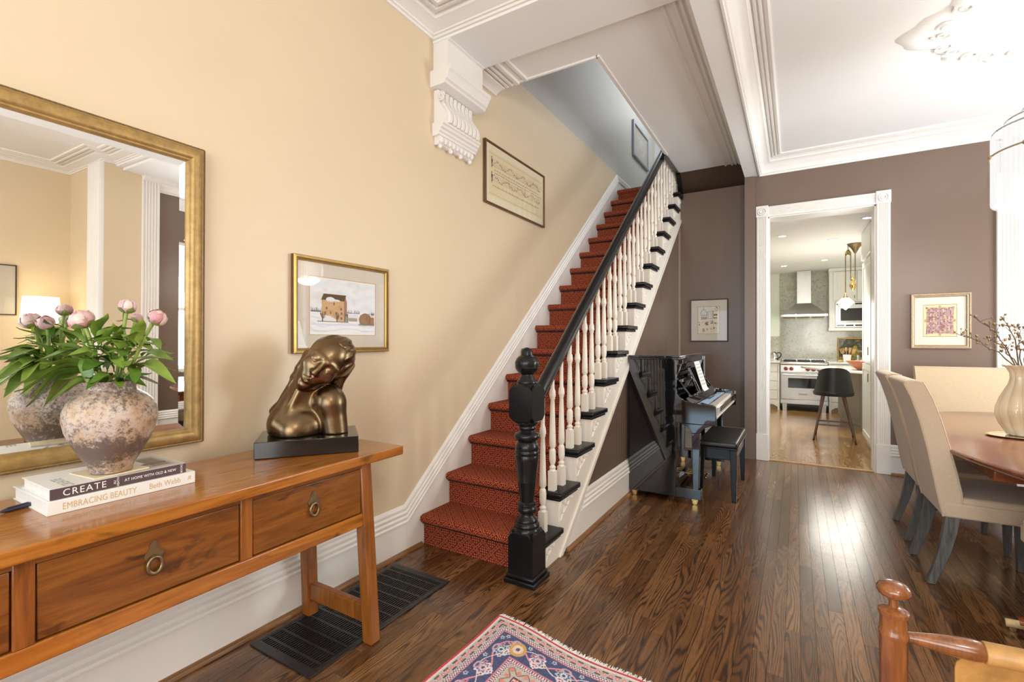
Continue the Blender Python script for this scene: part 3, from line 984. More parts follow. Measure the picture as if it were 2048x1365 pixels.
# ------------------------------------------------------------------ staircase
ST0 = (-1.72, 2.40, 0.0)
stair = thing('staircase', 'steep staircase with red patterned carpet, white spindles and black handrail', 'staircase', ST0)
RUN, RISE = 0.2687, 0.2163
NY = lambda n: 2.400 + RUN * n       # nosing
NZ = lambda n: 0.200 + RISE * n
RY = lambda n: NY(n) + 0.030         # riser front
CX0, CX1 = -2.128, -1.375            # carpet edges
XS = -1.272                          # face of the cut string
ulen = 0.0
for n in range(16):
    zt = NZ(n)
    zb = NZ(n - 1) if n else 0.0
    last = (n == 15)
    y_end = RY(n + 1) if not last else RY(n) + 1.6
    # tread: black with a rounded nosing, returned at the open end
    if not last:
        m = MB()
        prof = [(NY(n) + 0.012, zt - 0.046), (NY(n) + 0.002, zt - 0.038), (NY(n) - 0.001, zt - 0.026), (NY(n) + 0.004, zt - 0.015), (NY(n) + 0.014, zt - 0.012), (RY(n + 1) + 0.01, zt - 0.012), (RY(n + 1) + 0.01, zt - 0.046)]
        m.prism(prof, lambda u, v, w: (w, u, v), WX + 0.01, XS + 0.032)
        m.build('tread', M['black'], stair, world=True, bevel=0.008, seg=2)
        m = MB().box((WX + 0.01, NY(n) + 0.012, zt - 0.066), (XS + 0.018, RY(n + 1) - 0.004, zt - 0.046))
        m.build('tread_moulding', M['black'], stair, world=True, bevel=0.006)
    m = MB().box((WX + 0.01, RY(n) + 0.001, zb - 0.012), (XS - 0.001, RY(n) + 0.020, zt - 0.046))
    m.build('riser', M['white'], stair, world=True)
    # carpet
    pr = [(RY(n) - 0.008, zb - (0.0 if n else 0.0)), (RY(n) - 0.008, zt - 0.060), (RY(n) - 0.016, zt - 0.052), (NY(n) - 0.004, zt - 0.050), (NY(n) - 0.014, zt - 0.040), (NY(n) - 0.017, zt - 0.026),
          (NY(n) - 0.014, zt - 0.012), (NY(n) - 0.004, zt - 0.002), (NY(n) + 0.012, zt + 0.001), (NY(n) + 0.04, zt), (min(y_end, RY(n) + 0.30) - 0.008, zt)]
    if last:
        pr = pr[:9]
    m = MB()
    L = [ulen]
    for a, b in zip(pr[:-1], pr[1:]):
        L.append(L[-1] + math.hypot(b[0] - a[0], b[1] - a[1]))
    ulen = L[-1]
    vs, uv = [], []
    for (yy, zz), l in zip(pr, L):
        for xx in (CX0, CX1):
            vs.append((xx, yy, zz)); uv.append((xx, l))
    m.add(vs, [(2 * i, 2 * i + 1, 2 * i + 3, 2 * i + 2) for i in range(len(pr) - 1)])
    m.uv = uv
    m.build('carpet', M['carpet'], stair, world=True, smooth=180)
m = MB().box((WX + 0.01, NY(15) + 0.0, NZ(15) - 0.03), (-1.25, 8.55, NZ(15) + 0.004))
m.build('landing', plain('dark_landing_wood', (0.05, 0.04, 0.035), 0.3), stair, world=True, bevel=0.008)

# cut string on the open side
poly = [(RY(0), 0.0)]
for n in range(15):
    poly += [(RY(n), NZ(n) - 0.05), (RY(n + 1), NZ(n) - 0.05)]
poly += [(RY(15), NZ(14) + 0.1), (RY(15) + 0.03, NZ(14) + 0.1), (RY(15) + 0.03, zline(RY(15) + 0.03)), (2.74, 0.0)]
m = MB().prism(poly, lambda u, v, w: (w, u, v), XS - 0.028, XS)
m.build('string', M['baluster'], stair, world=True)
m = MB()
m.hexa([(XS, 2.70, 0.0), (XS + 0.012, 2.70, 0), (XS + 0.012, 2.745, 0), (XS, 2.745, 0)], [(XS, 6.36, zline(6.36) + 0.035), (XS + 0.012, 6.36, zline(6.36) + 0.035), (XS + 0.012, 6.40, zline(6.40)), (XS, 6.40, zline(6.40))])
m.build('string_moulding', M['baluster'], stair, world=True)
# scrolled bracket under every tread
for n in range(15):
    m = MB()
    y0, z1 = RY(n), NZ(n) - 0.068
    x0 = XS
    # flat plate: triangle with a curved lower edge
    pl = [(y0 + 0.004, z1), (y0 + 0.236, z1), (y0 + 0.225, z1 - 0.020), (y0 + 0.17, z1 - 0.035), (y0 + 0.12, z1 - 0.062), (y0 + 0.085, z1 - 0.10), (y0 + 0.05, z1 - 0.135), (y0 + 0.004, z1 - 0.145)]
    m.prism(pl, lambda u, v, w: (w, u, v), x0, x0 + 0.004)
    for cy_, cz_, a, b, tilt in ((0.045, -0.050, 0.026, 0.040, 0.4), (0.115, -0.036, 0.030, 0.017, -0.25), (0.185, -0.018, 0.022, 0.010, 0.0)):
        pts = []
        for k in range(15):
            t = k / 14 * 2 * PI
            uu, vv = a * math.cos(t), b * math.sin(t)
            pts.append((x0 + 0.005, y0 + cy_ + uu * math.cos(tilt) - vv * math.sin(tilt), z1 + cz_ + uu * math.sin(tilt) + vv * math.cos(tilt)))
        m.tube(pts, 0.0052, 5)
    m.tube([(x0 + 0.005, y0 + 0.02, z1 - 0.125), (x0 + 0.005, y0 + 0.04, z1 - 0.10), (x0 + 0.005, y0 + 0.085, z1 - 0.075), (x0 + 0.005, y0 + 0.15, z1 - 0.03)], 0.0045, 5)
    m.build('bracket', M['baluster'], stair, world=True, smooth=50)

# balusters
H = 0.0
BX = -1.325


def baluster_mesh(h):
    """turned spindle, h from tread to handrail"""
    m = MB()
    b = 0.0215
    m.box((-b, -b, 0), (b, b, 0.125))
    k = h
    prof = [(b, 0.125), (0.0175, 0.135), (0.021, 0.142), (0.021, 0.149), (0.0135, 0.157), (0.0125, 0.163), (0.0185, 0.176), (0.0215, 0.196), (0.0215, 0.226), (0.0205, 0.247), (0.0205, 0.249), (0.0175, 0.258), (0.0125, 0.266),
            (0.0185, 0.274), (0.0185, 0.278), (0.0215, 0.282), (0.0205, 0.33), (0.0175, 0.43), (0.0145, 0.53), (0.0128, 0.575), (0.0165, 0.580), (0.0165, 0.590), (0.0205, 0.596), (0.0205, 0.607), (0.0195, 0.617), (0.0195, 0.619), (0.0185, 0.630), (0.0145, 0.640), (0.0125, 0.648), (0.0115, 0.76), (0.0125, k)]
    prof = [(r, z) for r, z in prof if z <= k]
    m.lathe(prof, n=12)
    return m


RAILZ = lambda yy: 1.08 + 0.805 * (yy - 2.64)      # underside of the handrail
for n in range(15):
    for dy in (0.052, 0.186):
        yy = NY(n) + dy
        if n == 0 and dy < 0.1:
            continue
        z0 = NZ(n) - 0.012
        h = RAILZ(yy) + 0.03 - z0
        m = baluster_mesh(h)
        m.v = [(a + BX, b + yy, c + z0) for a, b, c in m.v]
        m.build('baluster', M['baluster'], stair, world=True, smooth=40)

# handrail with a moulded section
m = MB()
sec = [(-0.036, 0.012), (-0.040, 0.030), (-0.034, 0.052), (-0.018, 0.066), (0, 0.070), (0.018, 0.066), (0.034, 0.052), (0.040, 0.030), (0.036, 0.012), (0.026, 0.004), (0.024, -0.012), (-0.024, -0.012), (-0.026, 0.004)]
rows = []
for yy in (2.42, 6.6):
    rows += [(BX + a, yy, RAILZ(yy) + b * 1.28) for a, b in sec]
k = len(sec)
m.add(rows, [tuple(range(k))[::-1], tuple(range(k, 2 * k))] + [(i, (i + 1) % k, k + (i + 1) % k, k + i) for i in range(k)])
m.build('handrail', M['black'], stair, world=True, smooth=40)

# newel post
NC = (-1.31, 2.36)
newel = bpy.data.objects.new('newel_post', None)
C.objects.link(newel)
newel.parent = stair
newel.location = (NC[0] - ST0[0], NC[1] - ST0[1], 0)


def block(z0, z1, h, arch_t, arch_b):
    """square block whose four faces end in lobed arches"""
    m = MB()
    for s_ in range(4):
        a = s_ * PI / 2
        ca, sa = math.cos(a), math.sin(a)
        top = []
        N = 10
        for i in range(N + 1):
            t = -1 + 2 * i / N
            dz = 0
            if arch_t:
                dz = arch_t * (1 - min(1.0, (1.12 - abs(t)) * 2.2) ** 0.6) if abs(t) > 0.66 else 0
            top.append((h * t, z1 - dz))
        bot = []
        for i in range(N + 1):
            t = 1 - 2 * i / N
            dz = 0
            if arch_b:
                dz = arch_b * (1 - min(1.0, (1.12 - abs(t)) * 2.2) ** 0.6) if abs(t) > 0.66 else 0
            bot.append((h * t, z0 + dz))
        poly = bot[::-1] + top[::-1]
        m.add([(ca * h - sa * u, sa * h + ca * u, v) for u, v in poly], [tuple(range(len(poly)))])
        # chamfer surfaces to the core
        core = h * 0.80
        vs = []
        for u, v in top:
            vs += [(ca * h - sa * u, sa * h + ca * u, v), (ca * core - sa * u * 0.80, sa * core + ca * u * 0.80, v + 0.012)]
        m.add(vs, [(2 * i, 2 * i + 1, 2 * i + 3, 2 * i + 2) for i in range(N)])
        vs = []
        for u, v in bot:
            vs += [(ca * h - sa * u, sa * h + ca * u, v), (ca * core - sa * u * 0.80, sa * core + ca * u * 0.80, v - (0.012 if arch_b else 0))]
        m.add(vs, [(2 * i, 2 * i + 1, 2 * i + 3, 2 * i + 2) for i in range(N)])
    c_ = h * 0.79
    m.box((-c_, -c_, z0), (c_, c_, z1 + 0.008))
    return m


mp = MB().box((-0.098, -0.098, 0), (0.098, 0.098, 0.028))
mp.build('plinth', M['black'], newel, bevel=0.006)
mp = MB().box((-0.088, -0.088, 0.028), (0.088, 0.088, 0.05))
mp.build('plinth_moulding', M['black'], newel, bevel=0.008)
block(0.045, 0.278, 0.078, 0.055, 0).build('base_block', M['black'], newel, smooth=30)
shaft = [(0.070, 0.262), (0.076, 0.272), (0.077, 0.288), (0.068, 0.300), (0.072, 0.306), (0.071, 0.318), (0.060, 0.330), (0.062, 0.337), (0.057, 0.348), (0.044, 0.360), (0.038, 0.370), (0.040, 0.382), (0.052, 0.388), (0.056, 0.398), (0.055, 0.410), (0.046, 0.419),
         (0.052, 0.424), (0.051, 0.436), (0.040, 0.444), (0.041, 0.452), (0.046, 0.50), (0.052, 0.553), (0.053, 0.556), (0.052, 0.560), (0.060, 0.62), (0.066, 0.676), (0.0685, 0.702), (0.067, 0.705), (0.067, 0.712), (0.0695, 0.716), (0.0695, 0.728), (0.067, 0.731), (0.067, 0.738), (0.069, 0.742), (0.062, 0.768), (0.056, 0.780),
         (0.050, 0.786), (0.066, 0.794), (0.072, 0.804), (0.072, 0.818), (0.066, 0.828), (0.046, 0.836), (0.041, 0.846), (0.050, 0.852), (0.052, 0.862), (0.048, 0.870), (0.058, 0.876), (0.064, 0.888), (0.062, 0.900), (0.050, 0.910)]
MB().lathe(shaft, n=32).build('shaft', M['black'], newel, smooth=45)
block(0.902, 1.095, 0.074, 0.05, 0.05).build('upper_block', M['black'], newel, smooth=30)
fin = [(0.050, 1.085), (0.060, 1.092), (0.062, 1.102), (0.056, 1.110), (0.058, 1.115), (0.054, 1.126), (0.045, 1.134), (0.044, 1.142), (0.036, 1.150), (0.034, 1.160), (0.042, 1.166), (0.056, 1.178), (0.064, 1.192), (0.0675, 1.198), (0.066, 1.202), (0.0680, 1.206), (0.0665, 1.212), (0.0685, 1.216), (0.067, 1.222), (0.0685, 1.228), (0.066, 1.236),
       (0.058, 1.252), (0.046, 1.264), (0.036, 1.269), (0.034, 1.276), (0.033, 1.290), (0.026, 1.303), (0.014, 1.311), (0.002, 1.314)]
MB().lathe(fin, n=32).build('finial', M['black'], newel, smooth=45)

# corbel under the beam
cor = struct_root('beam_corbel', (WX, 2.765, 0))
CY0, CY1 = 2.555, 2.975


def cor_prof(pr, name, y0=CY0, y1=CY1, smooth=40, mat=M['white']):
    # pr: (projection, z)
    m = MB().prism([(0, pr[0][1])] + pr + [(0, pr[-1][1])], lambda u, v, w: (WX + u, w, v), y0, y1)
    return m.build(name, mat, cor, world=True, smooth=smooth)


cor_prof([(0.125, 3.205), (0.125, 3.40), (0.145, 3.405), (0.145, 3.418)], 'block')
cor_prof([(0.118, 3.095), (0.128, 3.10), (0.130, 3.115), (0.145, 3.125), (0.148, 3.14), (0.160, 3.155), (0.164, 3.17), (0.176, 3.18), (0.178, 3.205)], 'cap_moulding', CY0 - 0.035, CY1 + 0.035)
scroll = []
for i in range(25):
    t = i / 24
    z = 2.855 + t * 0.235
    pz = 0.085 + 0.030 * math.cos(PI * (1 - t) * 1.05 + PI) + 0.012 * math.sin(2 * PI * t)
    scroll.append((max(0.045, pz), z))
nf = 8
pw = (CY1 - CY0 - 0.05) / nf
cor_prof([(a - 0.018, z) for a, z in scroll], 'scroll_back', CY0 + 0.006, CY1 - 0.006)
m = MB()
for i in range(nf):
    y0 = CY0 + 0.025 + i * pw
    m.prism([(0, scroll[0][1])] + scroll + [(0, scroll[-1][1])], lambda u, v, w: (WX + u, w, v), y0 + 0.006, y0 + pw - 0.006)
m.build('scroll_rib', M['white'], cor, world=True, bevel=0.005)
# spiral on the side of the scroll
m = MB()
sp = []
for i in range(40):
    t = i / 39
    r = 0.036 * (1 - t * 0.8)
    a = t * 4 * PI
    sp.append((WX + 0.062 + r * math.cos(a), CY0 + 0.003, 3.035 + r * math.sin(a)))
m.tube(sp, 0.005, 5)
m.build('volute', M['white'], cor, world=True, smooth=60)
cor_prof([(0.040, 2.770), (0.055, 2.775), (0.058, 2.790), (0.068, 2.797), (0.071, 2.812), (0.084, 2.82), (0.087, 2.835), (0.098, 2.843), (0.098, 2.858)], 'base_moulding', CY0 - 0.012, CY1 + 0.012)
cor_prof([(0.02, 2.715), (0.036, 2.725), (0.046, 2.745), (0.048, 2.772)], 'foot', CY0 + 0.01, CY1 - 0.01)
m = MB()
for i in range(9):
    yy = CY0 + 0.03 + i * (CY1 - CY0 - 0.06) / 8
    m.ball((WX + 0.046, yy, 2.748), (0.016, 0.017, 0.024), 8, 6)
m.build('egg_moulding', M['white'], cor, world=True, smooth=60)
for i in range(4):
    yy = CY0 + 0.035 + i * (CY1 - CY0 - 0.07) / 3
    MB().ball((WX + 0.032, yy, 2.708), (0.016, 0.016, 0.017), 10, 7).build('bead', M['white'], cor, world=True, smooth=60)

# ------------------------------------------------------------------ console table
TZ = 0.855
con = thing('console_table', 'long honey pine console table with splayed legs and three drawers', 'table', (-1.87, 0.64, 0))
XF, XB = -1.597, -2.118
YR, YL = 1.673, -0.40
YM = (YR + YL) / 2
m = MB()
rt = random.Random(3)
# slab with a slightly worn edge
m.box((XB, YL, TZ - 0.042), (XF, YR, TZ))
m.build('tabletop', M['honey'], con, world=True, bevel=0.006, seg=3)
XR = XF - 0.040       # face of the rails
for x0, x1 in ((XR - 0.03, XR), (XB + 0.04, XB + 0.07)):
    MB().box((x0, YL + 0.14, 0.535), (x1, YR - 0.155, 0.590)).build('rail', M['honey'], con, world=True, bevel=0.004)
    MB().box((x0, YL + 0.18, 0.790), (x1, YR - 0.195, 0.8125)).build('rail', M['honeydark'], con, world=True, bevel=0.002)
for yy in (0.925, 0.370):
    MB().box((XR - 0.03, yy, 0.59), (XR + 0.002, yy + 0.042, 0.81)).build('stile', M['honeyleg'], con, world=True, bevel=0.003)
MB().box((XB + 0.04, YL + 0.22, 0.55), (XB + 0.05, YR - 0.22, 0.81)).build('back_panel', M['honeydark'], con, world=True)
MB().box((XB + 0.04, YL + 0.20, 0.545), (XR - 0.02, YR - 0.2, 0.56)).build('bottom_panel', M['honeydark'], con, world=True)
for yy in (YR - 0.24, YL + 0.19):
    MB().box((XB + 0.07, yy, 0.535), (XR - 0.03, yy + 0.03, 0.81)).build('side_panel', M['honeydark'], con, world=True)
# drawers with petal plate and ring pull
for y0, y1 in ((0.970, 1.452), (0.415, 0.922), (-0.150, 0.367)):
    d = MB().box((XR - 0.022, y0, 0.595), (XR - 0.003, y1, 0.789)).build('drawer', M['honeydark'], con, world=True, bevel=0.003)
    yc = (y0 + y1) / 2
    if y1 > 1.2:
        yc = 1.213
    zc = 0.712
    fx = XR - 0.003
    m = MB()
    pts = []
    for k in range(36):
        t = 2 * PI * k / 36
        c3 = math.cos(3 * (t - PI / 2))
        r = 0.019 + 0.012 * max(0, c3) ** 0.7 + 0.004 * max(0, c3) ** 6
        if -0.95 * PI < t - 2 * PI < -0.05 * PI or PI * 1.2 < t < PI * 1.8:
            r = 0.017
        pts.append((1.32 * r * math.cos(t), 1.28 * r * math.sin(t)))
    m.prism(pts, lambda u, v, w: (w, yc + u, zc + v), fx, fx + 0.003)
    m.ball((fx + 0.006, yc, zc - 0.004), 0.0065, 8, 6)
    m.build('pull_plate', M['antbrass'], d, world=True)
    m = MB()
    ring = []
    for k in range(25):
        t = 2 * PI * k / 24
        ring.append((fx + 0.010, yc + 0.0185 * math.sin(t), zc - 0.026 + 0.024 * math.cos(t)))
    m.tube(ring, [0.0045 + 0.0022 * (0.5 - 0.5 * math.cos(2 * PI * k / 24)) for k in range(25)], 8)
    m.build('ring_pull', M['antbrass'], d, world=True, smooth=60)


def leg(x, ytop, ybot, s, xb):
    t = 0.058
    m = MB()
    m.hexa([(xb - t / 2, ybot - t / 2, 0), (xb + t / 2, ybot - t / 2, 0), (xb + t / 2, ybot + t / 2, 0), (xb - t / 2, ybot + t / 2, 0)],
           [(x - t / 2, ytop - t / 2, TZ - 0.042), (x + t / 2, ytop - t / 2, TZ - 0.042), (x + t / 2, ytop + t / 2, TZ - 0.042), (x - t / 2, ytop + t / 2, TZ - 0.042)])
    return m.build('leg', M['honeyleg'], con, world=True, bevel=0.007, seg=2)


for s_, yt, yb in ((1, 1.480, 1.512), (-1, YL + 0.19, YL + 0.155)):
    leg(XR - 0.028, yt, yb, s_, XR + 0.000)
    leg(-2.060, yt, yb, s_, -2.066)
    MB().box((-2.055, (yb * 5 + yt) / 6 - 0.018, 0.085), (XR - 0.02, (yb * 5 + yt) / 6 + 0.018, 0.165)).build('stretcher', M['honeyleg'], con, world=True, bevel=0.005)

# ------------------------------------------------------------------ books under the vase
def book(name, label, x0, x1, y0, y1, z0, th, cover, spine, rz, group):
    """book lying flat, spine towards the room (+x side)"""
    b = thing(name, label, 'book', ((x0 + x1) / 2, (y0 + y1) / 2, z0), rz, group)
    w, l = x1 - x0, y1 - y0
    MB().box((-w / 2 + 0.004, -l / 2 + 0.005, 0.003), (w / 2 - 0.003, l / 2 - 0.005, th - 0.003)).build('page_block', M['pages'], b)
    MB().box((-w / 2, -l / 2, 0), (w / 2, l / 2, 0.003)).build('cover', cover, b, bevel=0.001)
    MB().box((-w / 2, -l / 2, th - 0.003), (w / 2, l / 2, th)).build('cover', cover, b, bevel=0.001)
    MB().box((w / 2 - 0.003, -l / 2, 0.0005), (w / 2 + 0.001, l / 2, th - 0.0005)).build('spine', spine, b, bevel=0.001)
    return b, w, l


GB = 'books stacked under the stoneware vase'
b1, w_, l_ = book('book', 'thick white book with gold spine lettering at the bottom of the stack under the vase', -2.105, -1.808, 0.478, 0.862, TZ, 0.040, M['coverwhite'], M['coverwhite'], 0.0, GB)
fx = w_ / 2 + 0.0012
ax = lambda yy, zz: frame_axes((fx, yy, zz), (0, 1, 0), (0, 0, 1))
text_obj('spine_title', 'EMBRACING BEAUTY', 0.0265, M['goldink'], b1, ax(-0.070, 0.019), spacing=1.02, stretch=0.70)
text_obj('spine_author', 'Beth Webb', 0.0255, M['goldink'], b1, ax(0.100, 0.020), spacing=1.0, stretch=0.78)
text_obj('spine_mark', 'R', 0.020, M['goldink'], b1, ax(0.172, 0.020), shear=0.3)
b2, w_, l_ = book('book', 'white book with dark plum spine lying on the thicker white book under the vase', -2.055, -1.815, 0.486, 0.836, TZ + 0.0405, 0.032, M['coverwhite'], M['plumcloth'], 0.0, GB)
fx = w_ / 2 + 0.0012
text_obj('spine_title', 'CREATE', 0.0275, M['whiteink'], b2, ax(-0.097, 0.0155), spacing=1.18, stretch=0.92)
text_obj('spine_author', 'ALI\nHEATH', 0.0085, M['whiteink'], b2, ax(-0.021, 0.016) @ Matrix.Rotation(PI / 2, 4, 'Z'), spacing=1.0)
text_obj('spine_subtitle', 'AT HOME WITH OLD & NEW', 0.0125, M['whiteink'], b2, ax(0.072, 0.016), spacing=1.06, stretch=0.84)
text_obj('spine_imprint', 'BOOKS', 0.0085, M['whiteink'], b2, ax(0.161, 0.016) @ Matrix.Rotation(PI / 2, 4, 'Z'))
# cover picture: bleached title, a sprig and a photograph of a room
hh, ww = 90, 130
img = np.zeros((hh, ww, 3)) + (226, 222, 214)
img[:, 60:] = (196, 190, 180)
img[10:80, 74:124] = (172, 160, 146)
img[16:52, 80:100] = (222, 216, 206)
img[20:74, 102:120] = (144, 126, 110)
img[52:60, 76:122] = (118, 104, 92)
rr = np.random.default_rng(2)
for k in range(60):
    y_, x_ = int(rr.integers(20, 70)), int(rr.integers(38, 66))
    img[y_:y_ + 2, x_:x_ + 3] = (126, 140, 96)
painted('cover_picture', img, lambda u, v: (-0.118 + 0.236 * v, -0.172 + 0.344 * u, 0.0322 + 0 * u), M['print'], b2)
text_obj('cover_title', 'CREATE', 0.036, plain('grey_ink', (0.42, 0.40, 0.37), 0.6), b2, frame_axes((0.055, -0.128, 0.0327), (-1, 0, 0), (0, -1, 0)), extrude=0.0002)

pen = thing('pen', 'blue-black pen poking out beside the white book', 'pen', (-1.955, 0.45, TZ))
pen.rotation_euler = (0, 0, 0.35)
MB().tube([(0.02, 0.10, 0.007), (0.0, 0.02, 0.007), (-0.003, 0.005, 0.007), (-0.006, -0.02, 0.0065), (-0.008, -0.032, 0.006)], [0.006, 0.0068, 0.0072, 0.0065, 0.003], 10).build('barrel', M['fabric_grey'], pen, smooth=60)
MB().box((-0.002, -0.02, 0.0135), (0.003, 0.03, 0.0155)).build('clip', M['fabric_grey'], pen)

coaster = MB().box((-0.075, -0.075, 0), (0.075, 0.075, 0.005)).build('coaster', plain('cream_coaster', (0.72, 0.62, 0.42), 0.35), None, bevel=0.001)
coaster.location = (-1.905, 0.655, TZ + 0.0732)
coaster.rotation_euler = (0, 0, 0.10)
tag(coaster, 'square gilt-edged coaster beneath the mottled vase', 'coaster')

# ------------------------------------------------------------------ vase with peonies
VZ = TZ + 0.0785
VC = (-1.885, 0.652, VZ)
vase = thing('stoneware_vase', 'round mottled brown and cream stoneware vase standing on the two books', 'vase', VC)
pr = [(0.060, 0.0), (0.070, 0.003), (0.071, 0.012), (0.080, 0.028), (0.104, 0.060), (0.130, 0.100), (0.147, 0.135), (0.156, 0.170), (0.154, 0.197), (0.140, 0.224), (0.118, 0.244), (0.098, 0.254), (0.086, 0.261), (0.083, 0.270), (0.084, 0.281), (0.088, 0.286), (0.086, 0.289), (0.080, 0.287), (0.078, 0.270), (0.090, 0.250), (0.130, 0.215), (0.140, 0.17), (0.10, 0.07), (0.05, 0.02)]
MB().lathe([(r * 0.775, z) for r, z in pr], n=48).build('body', M['vase'], vase, smooth=50)

R2 = (0.8587, 0.5126)
F2 = (-0.5126, 0.8587)
rl = random.Random(21)


def leaf_mesh(L, W, fold, droop):
    """one pointed leaf along +x, folded along the midrib and drooping"""
    m = MB()
    N = 7
    vs = []
    for i in range(N + 1):
        t = i / N
        w = W * (math.sin(PI * min(1, t ** 0.75)) ** 0.9) * 0.5 + 0.0006
        x = L * (t - 0.10 * t * t)
        z = -droop * L * t * t + 0.012 * math.sin(t * 5)
        vs += [(x, -w, z + fold * w), (x, 0, z - 0.001), (x, w, z + fold * w * 0.8)]
    fs = []
    for i in range(N):
        fs += [(3 * i, 3 * i + 1, 3 * i + 4, 3 * i + 3), (3 * i + 1, 3 * i + 2, 3 * i + 5, 3 * i + 4)]
    m.add(vs, fs)
    # thin second skin keeps the leaf solid from both sides
    m.add([(a, b, c - 0.0007) for a, b, c in vs], [f[::-1] for f in fs])
    return m


leaf_lib = []
for k in range(7):
    o = leaf_mesh(0.115, 0.031 + 0.006 * (k % 3), (0.15, 0.35, 0.55, 0.25, 0.45, 0.1, 0.3)[k], (0.1, 0.25, 0.4, 0.05, 0.55, 0.3, -0.1)[k]).build('leaf', M['leaf'], None, smooth=180)
    leaf_lib.append(o.data)
    bpy.data.objects.remove(o)


def put_leaf(parent, base, dirv, size, roll=0.0, wide=1.0, k=None):
    me = leaf_lib[rl.randrange(len(leaf_lib)) if k is None else k]
    o = bpy.data.objects.new('leaf', me)
    C.objects.link(o)
    o.parent = parent
    d = Vector(dirv).normalized()
    up = Vector((0, 0, 1))
    y = up.cross(d)
    if y.length < 0.05:
        y = Vector((0, 1, 0))
    y.normalize()
    z = d.cross(y)
    mt = Matrix((d, y, z)).transposed().to_4x4()
    mt = mt @ Matrix.Rotation(roll, 4, 'X') @ Matrix.Diagonal((size / 0.115, size / 0.115 * wide, size / 0.115, 1))
    mt.translation = Vector(base)
    o.matrix_local = mt
    return o


def peony(label, r, f, z, size, openness, leaves, lean=(0, 0)):
    """stem from the vase mouth to a bud at (r, f, z): r to the right, f to the back of the vase, z above the vase foot"""
    st = thing('peony_stem', label, 'flower', VC, 0, 'peonies in the stoneware vase')
    top = Vector((R2[0] * r + F2[0] * f, R2[1] * r + F2[1] * f, z - VZ))
    foot = Vector((R2[0] * r * -0.10 + F2[0] * f * -0.1, R2[1] * r * -0.10 + F2[1] * f * -0.1, 0.10))
    mouth = Vector((top.x * 0.26, top.y * 0.26, 0.285))
    mid = (mouth * 0.5 + top * 0.5) + Vector((top.x * -0.05, top.y * -0.05, 0.012))
    axis = (top - mid).normalized() + Vector((R2[0] * lean[0] + F2[0] * lean[1], R2[1] * lean[0] + F2[1] * lean[1], 0))
    axis.normalize()
    pts = []
    P_ = [foot, mouth, mid, top - axis * size * 0.5]
    for i in range(13):
        t = i / 12
        a = P_[0].lerp(P_[1], t); b = P_[1].lerp(P_[2], t); c = P_[2].lerp(P_[3], t)
        d = a.lerp(b, t); e = b.lerp(c, t)
        pts.append(d.lerp(e, t))
    MB().tube(pts, [0.0046 + 0.0012 * i / 12 for i in range(13)], 8).build('stem', M['stem'], st, smooth=60)
    # bud of overlapping petals
    mt = axis.to_track_quat('Z', 'Y').to_matrix().to_4x4()
    mt.translation = top
    m = MB()
    m.ball((0, 0, 0), (size * 0.985, size * 0.985, size * 0.87), 14, 10)
    core = m
    core.move(mt)
    core.build('bud', M['petal'], st, smooth=180)
    for ringi, (cnt, tilt, sc) in enumerate(((5, 0.95, 1.0), (6, 0.35, 1.06), (5, -0.35, 1.03))):
        for k in range(cnt):
            a = 2 * PI * k / cnt + ringi * 0.5 + rl.uniform(-0.15, 0.15)
            m = MB()
            vs = []
            for i in range(6):
                for j in range(5):
                    la = tilt + (i - 2.5) * 0.21 - 0.1
                    lo = a + (j - 2) * 0.24 * (1 - 0.05 * abs(i - 2.5))
                    rad = size * sc * (1.0 + 0.05 * math.cos((j - 2) * 0.9) + (0.03 if i == 5 else 0))
                    vs.append((rad * math.cos(la) * math.cos(lo), rad * math.cos(la) * math.sin(lo), rad * 0.88 * math.sin(la)))
            m.add(vs, [(i * 5 + j, i * 5 + j + 1, i * 5 + j + 6, i * 5 + j + 5) for i in range(5) for j in range(4)])
            m.move(mt)
            m.build('petal', M['petal'], st, smooth=180)
    # green sepals cupping the bud
    for k in range(4):
        a = 2 * PI * k / 4 + 0.4 + openness
        m = MB()
        vs = []
        for i in range(6):
            la = -1.35 + i * (0.22 + 0.04 * openness)
            hw = 0.55 * math.sin(PI * (0.12 + 0.84 * i / 5)) + 0.05
            for j in (-1, 0, 1):
                rad = size * 1.09
                lo = a + j * hw
                vs.append((rad * math.cos(la) * math.cos(lo), rad * math.cos(la) * math.sin(lo), rad * 0.9 * math.sin(la)))
        m.add(vs, [(i * 3 + j, i * 3 + j + 1, i * 3 + j + 4, i * 3 + j + 3) for i in range(5) for j in range(2)])
        m.move(mt)
        m.build('sepal', M['sepal'], st, smooth=180)
    for k in range(2):
        a = rl.uniform(0, 6.28)
        put_leaf(st, top - axis * size * 0.9, (math.cos(a), math.sin(a), 0.25), 0.055, 0, 0.55)
    for (t, dr, df, dz, L, roll, wide) in leaves:
        b = pts[int(t * 12)]
        dv = Vector((R2[0] * dr + F2[0] * df, R2[1] * dr + F2[1] * df, dz))
        # short petiole then the leaf
        e = b + dv.normalized() * 0.03
        MB().tube([b, e], 0.0022, 5).build('petiole', M['stem'], st, smooth=60)
        put_leaf(st, e - dv.normalized() * 0.004, dv, L, roll, wide)
    return st


# (r, f, z, radius of bud ...)
def more(n, side, lo=0.45, hi=0.8):
    out = []
    for k in range(n):
        a = rl.uniform(0, 6.28)
        out.append((rl.uniform(lo, hi), side + 0.9 * math.cos(a), 0.9 * math.sin(a) - 0.25, rl.uniform(0.1, 1.5), rl.uniform(0.075, 0.125), rl.uniform(-0.5, 0.5), rl.uniform(0.85, 1.2)))
    return out


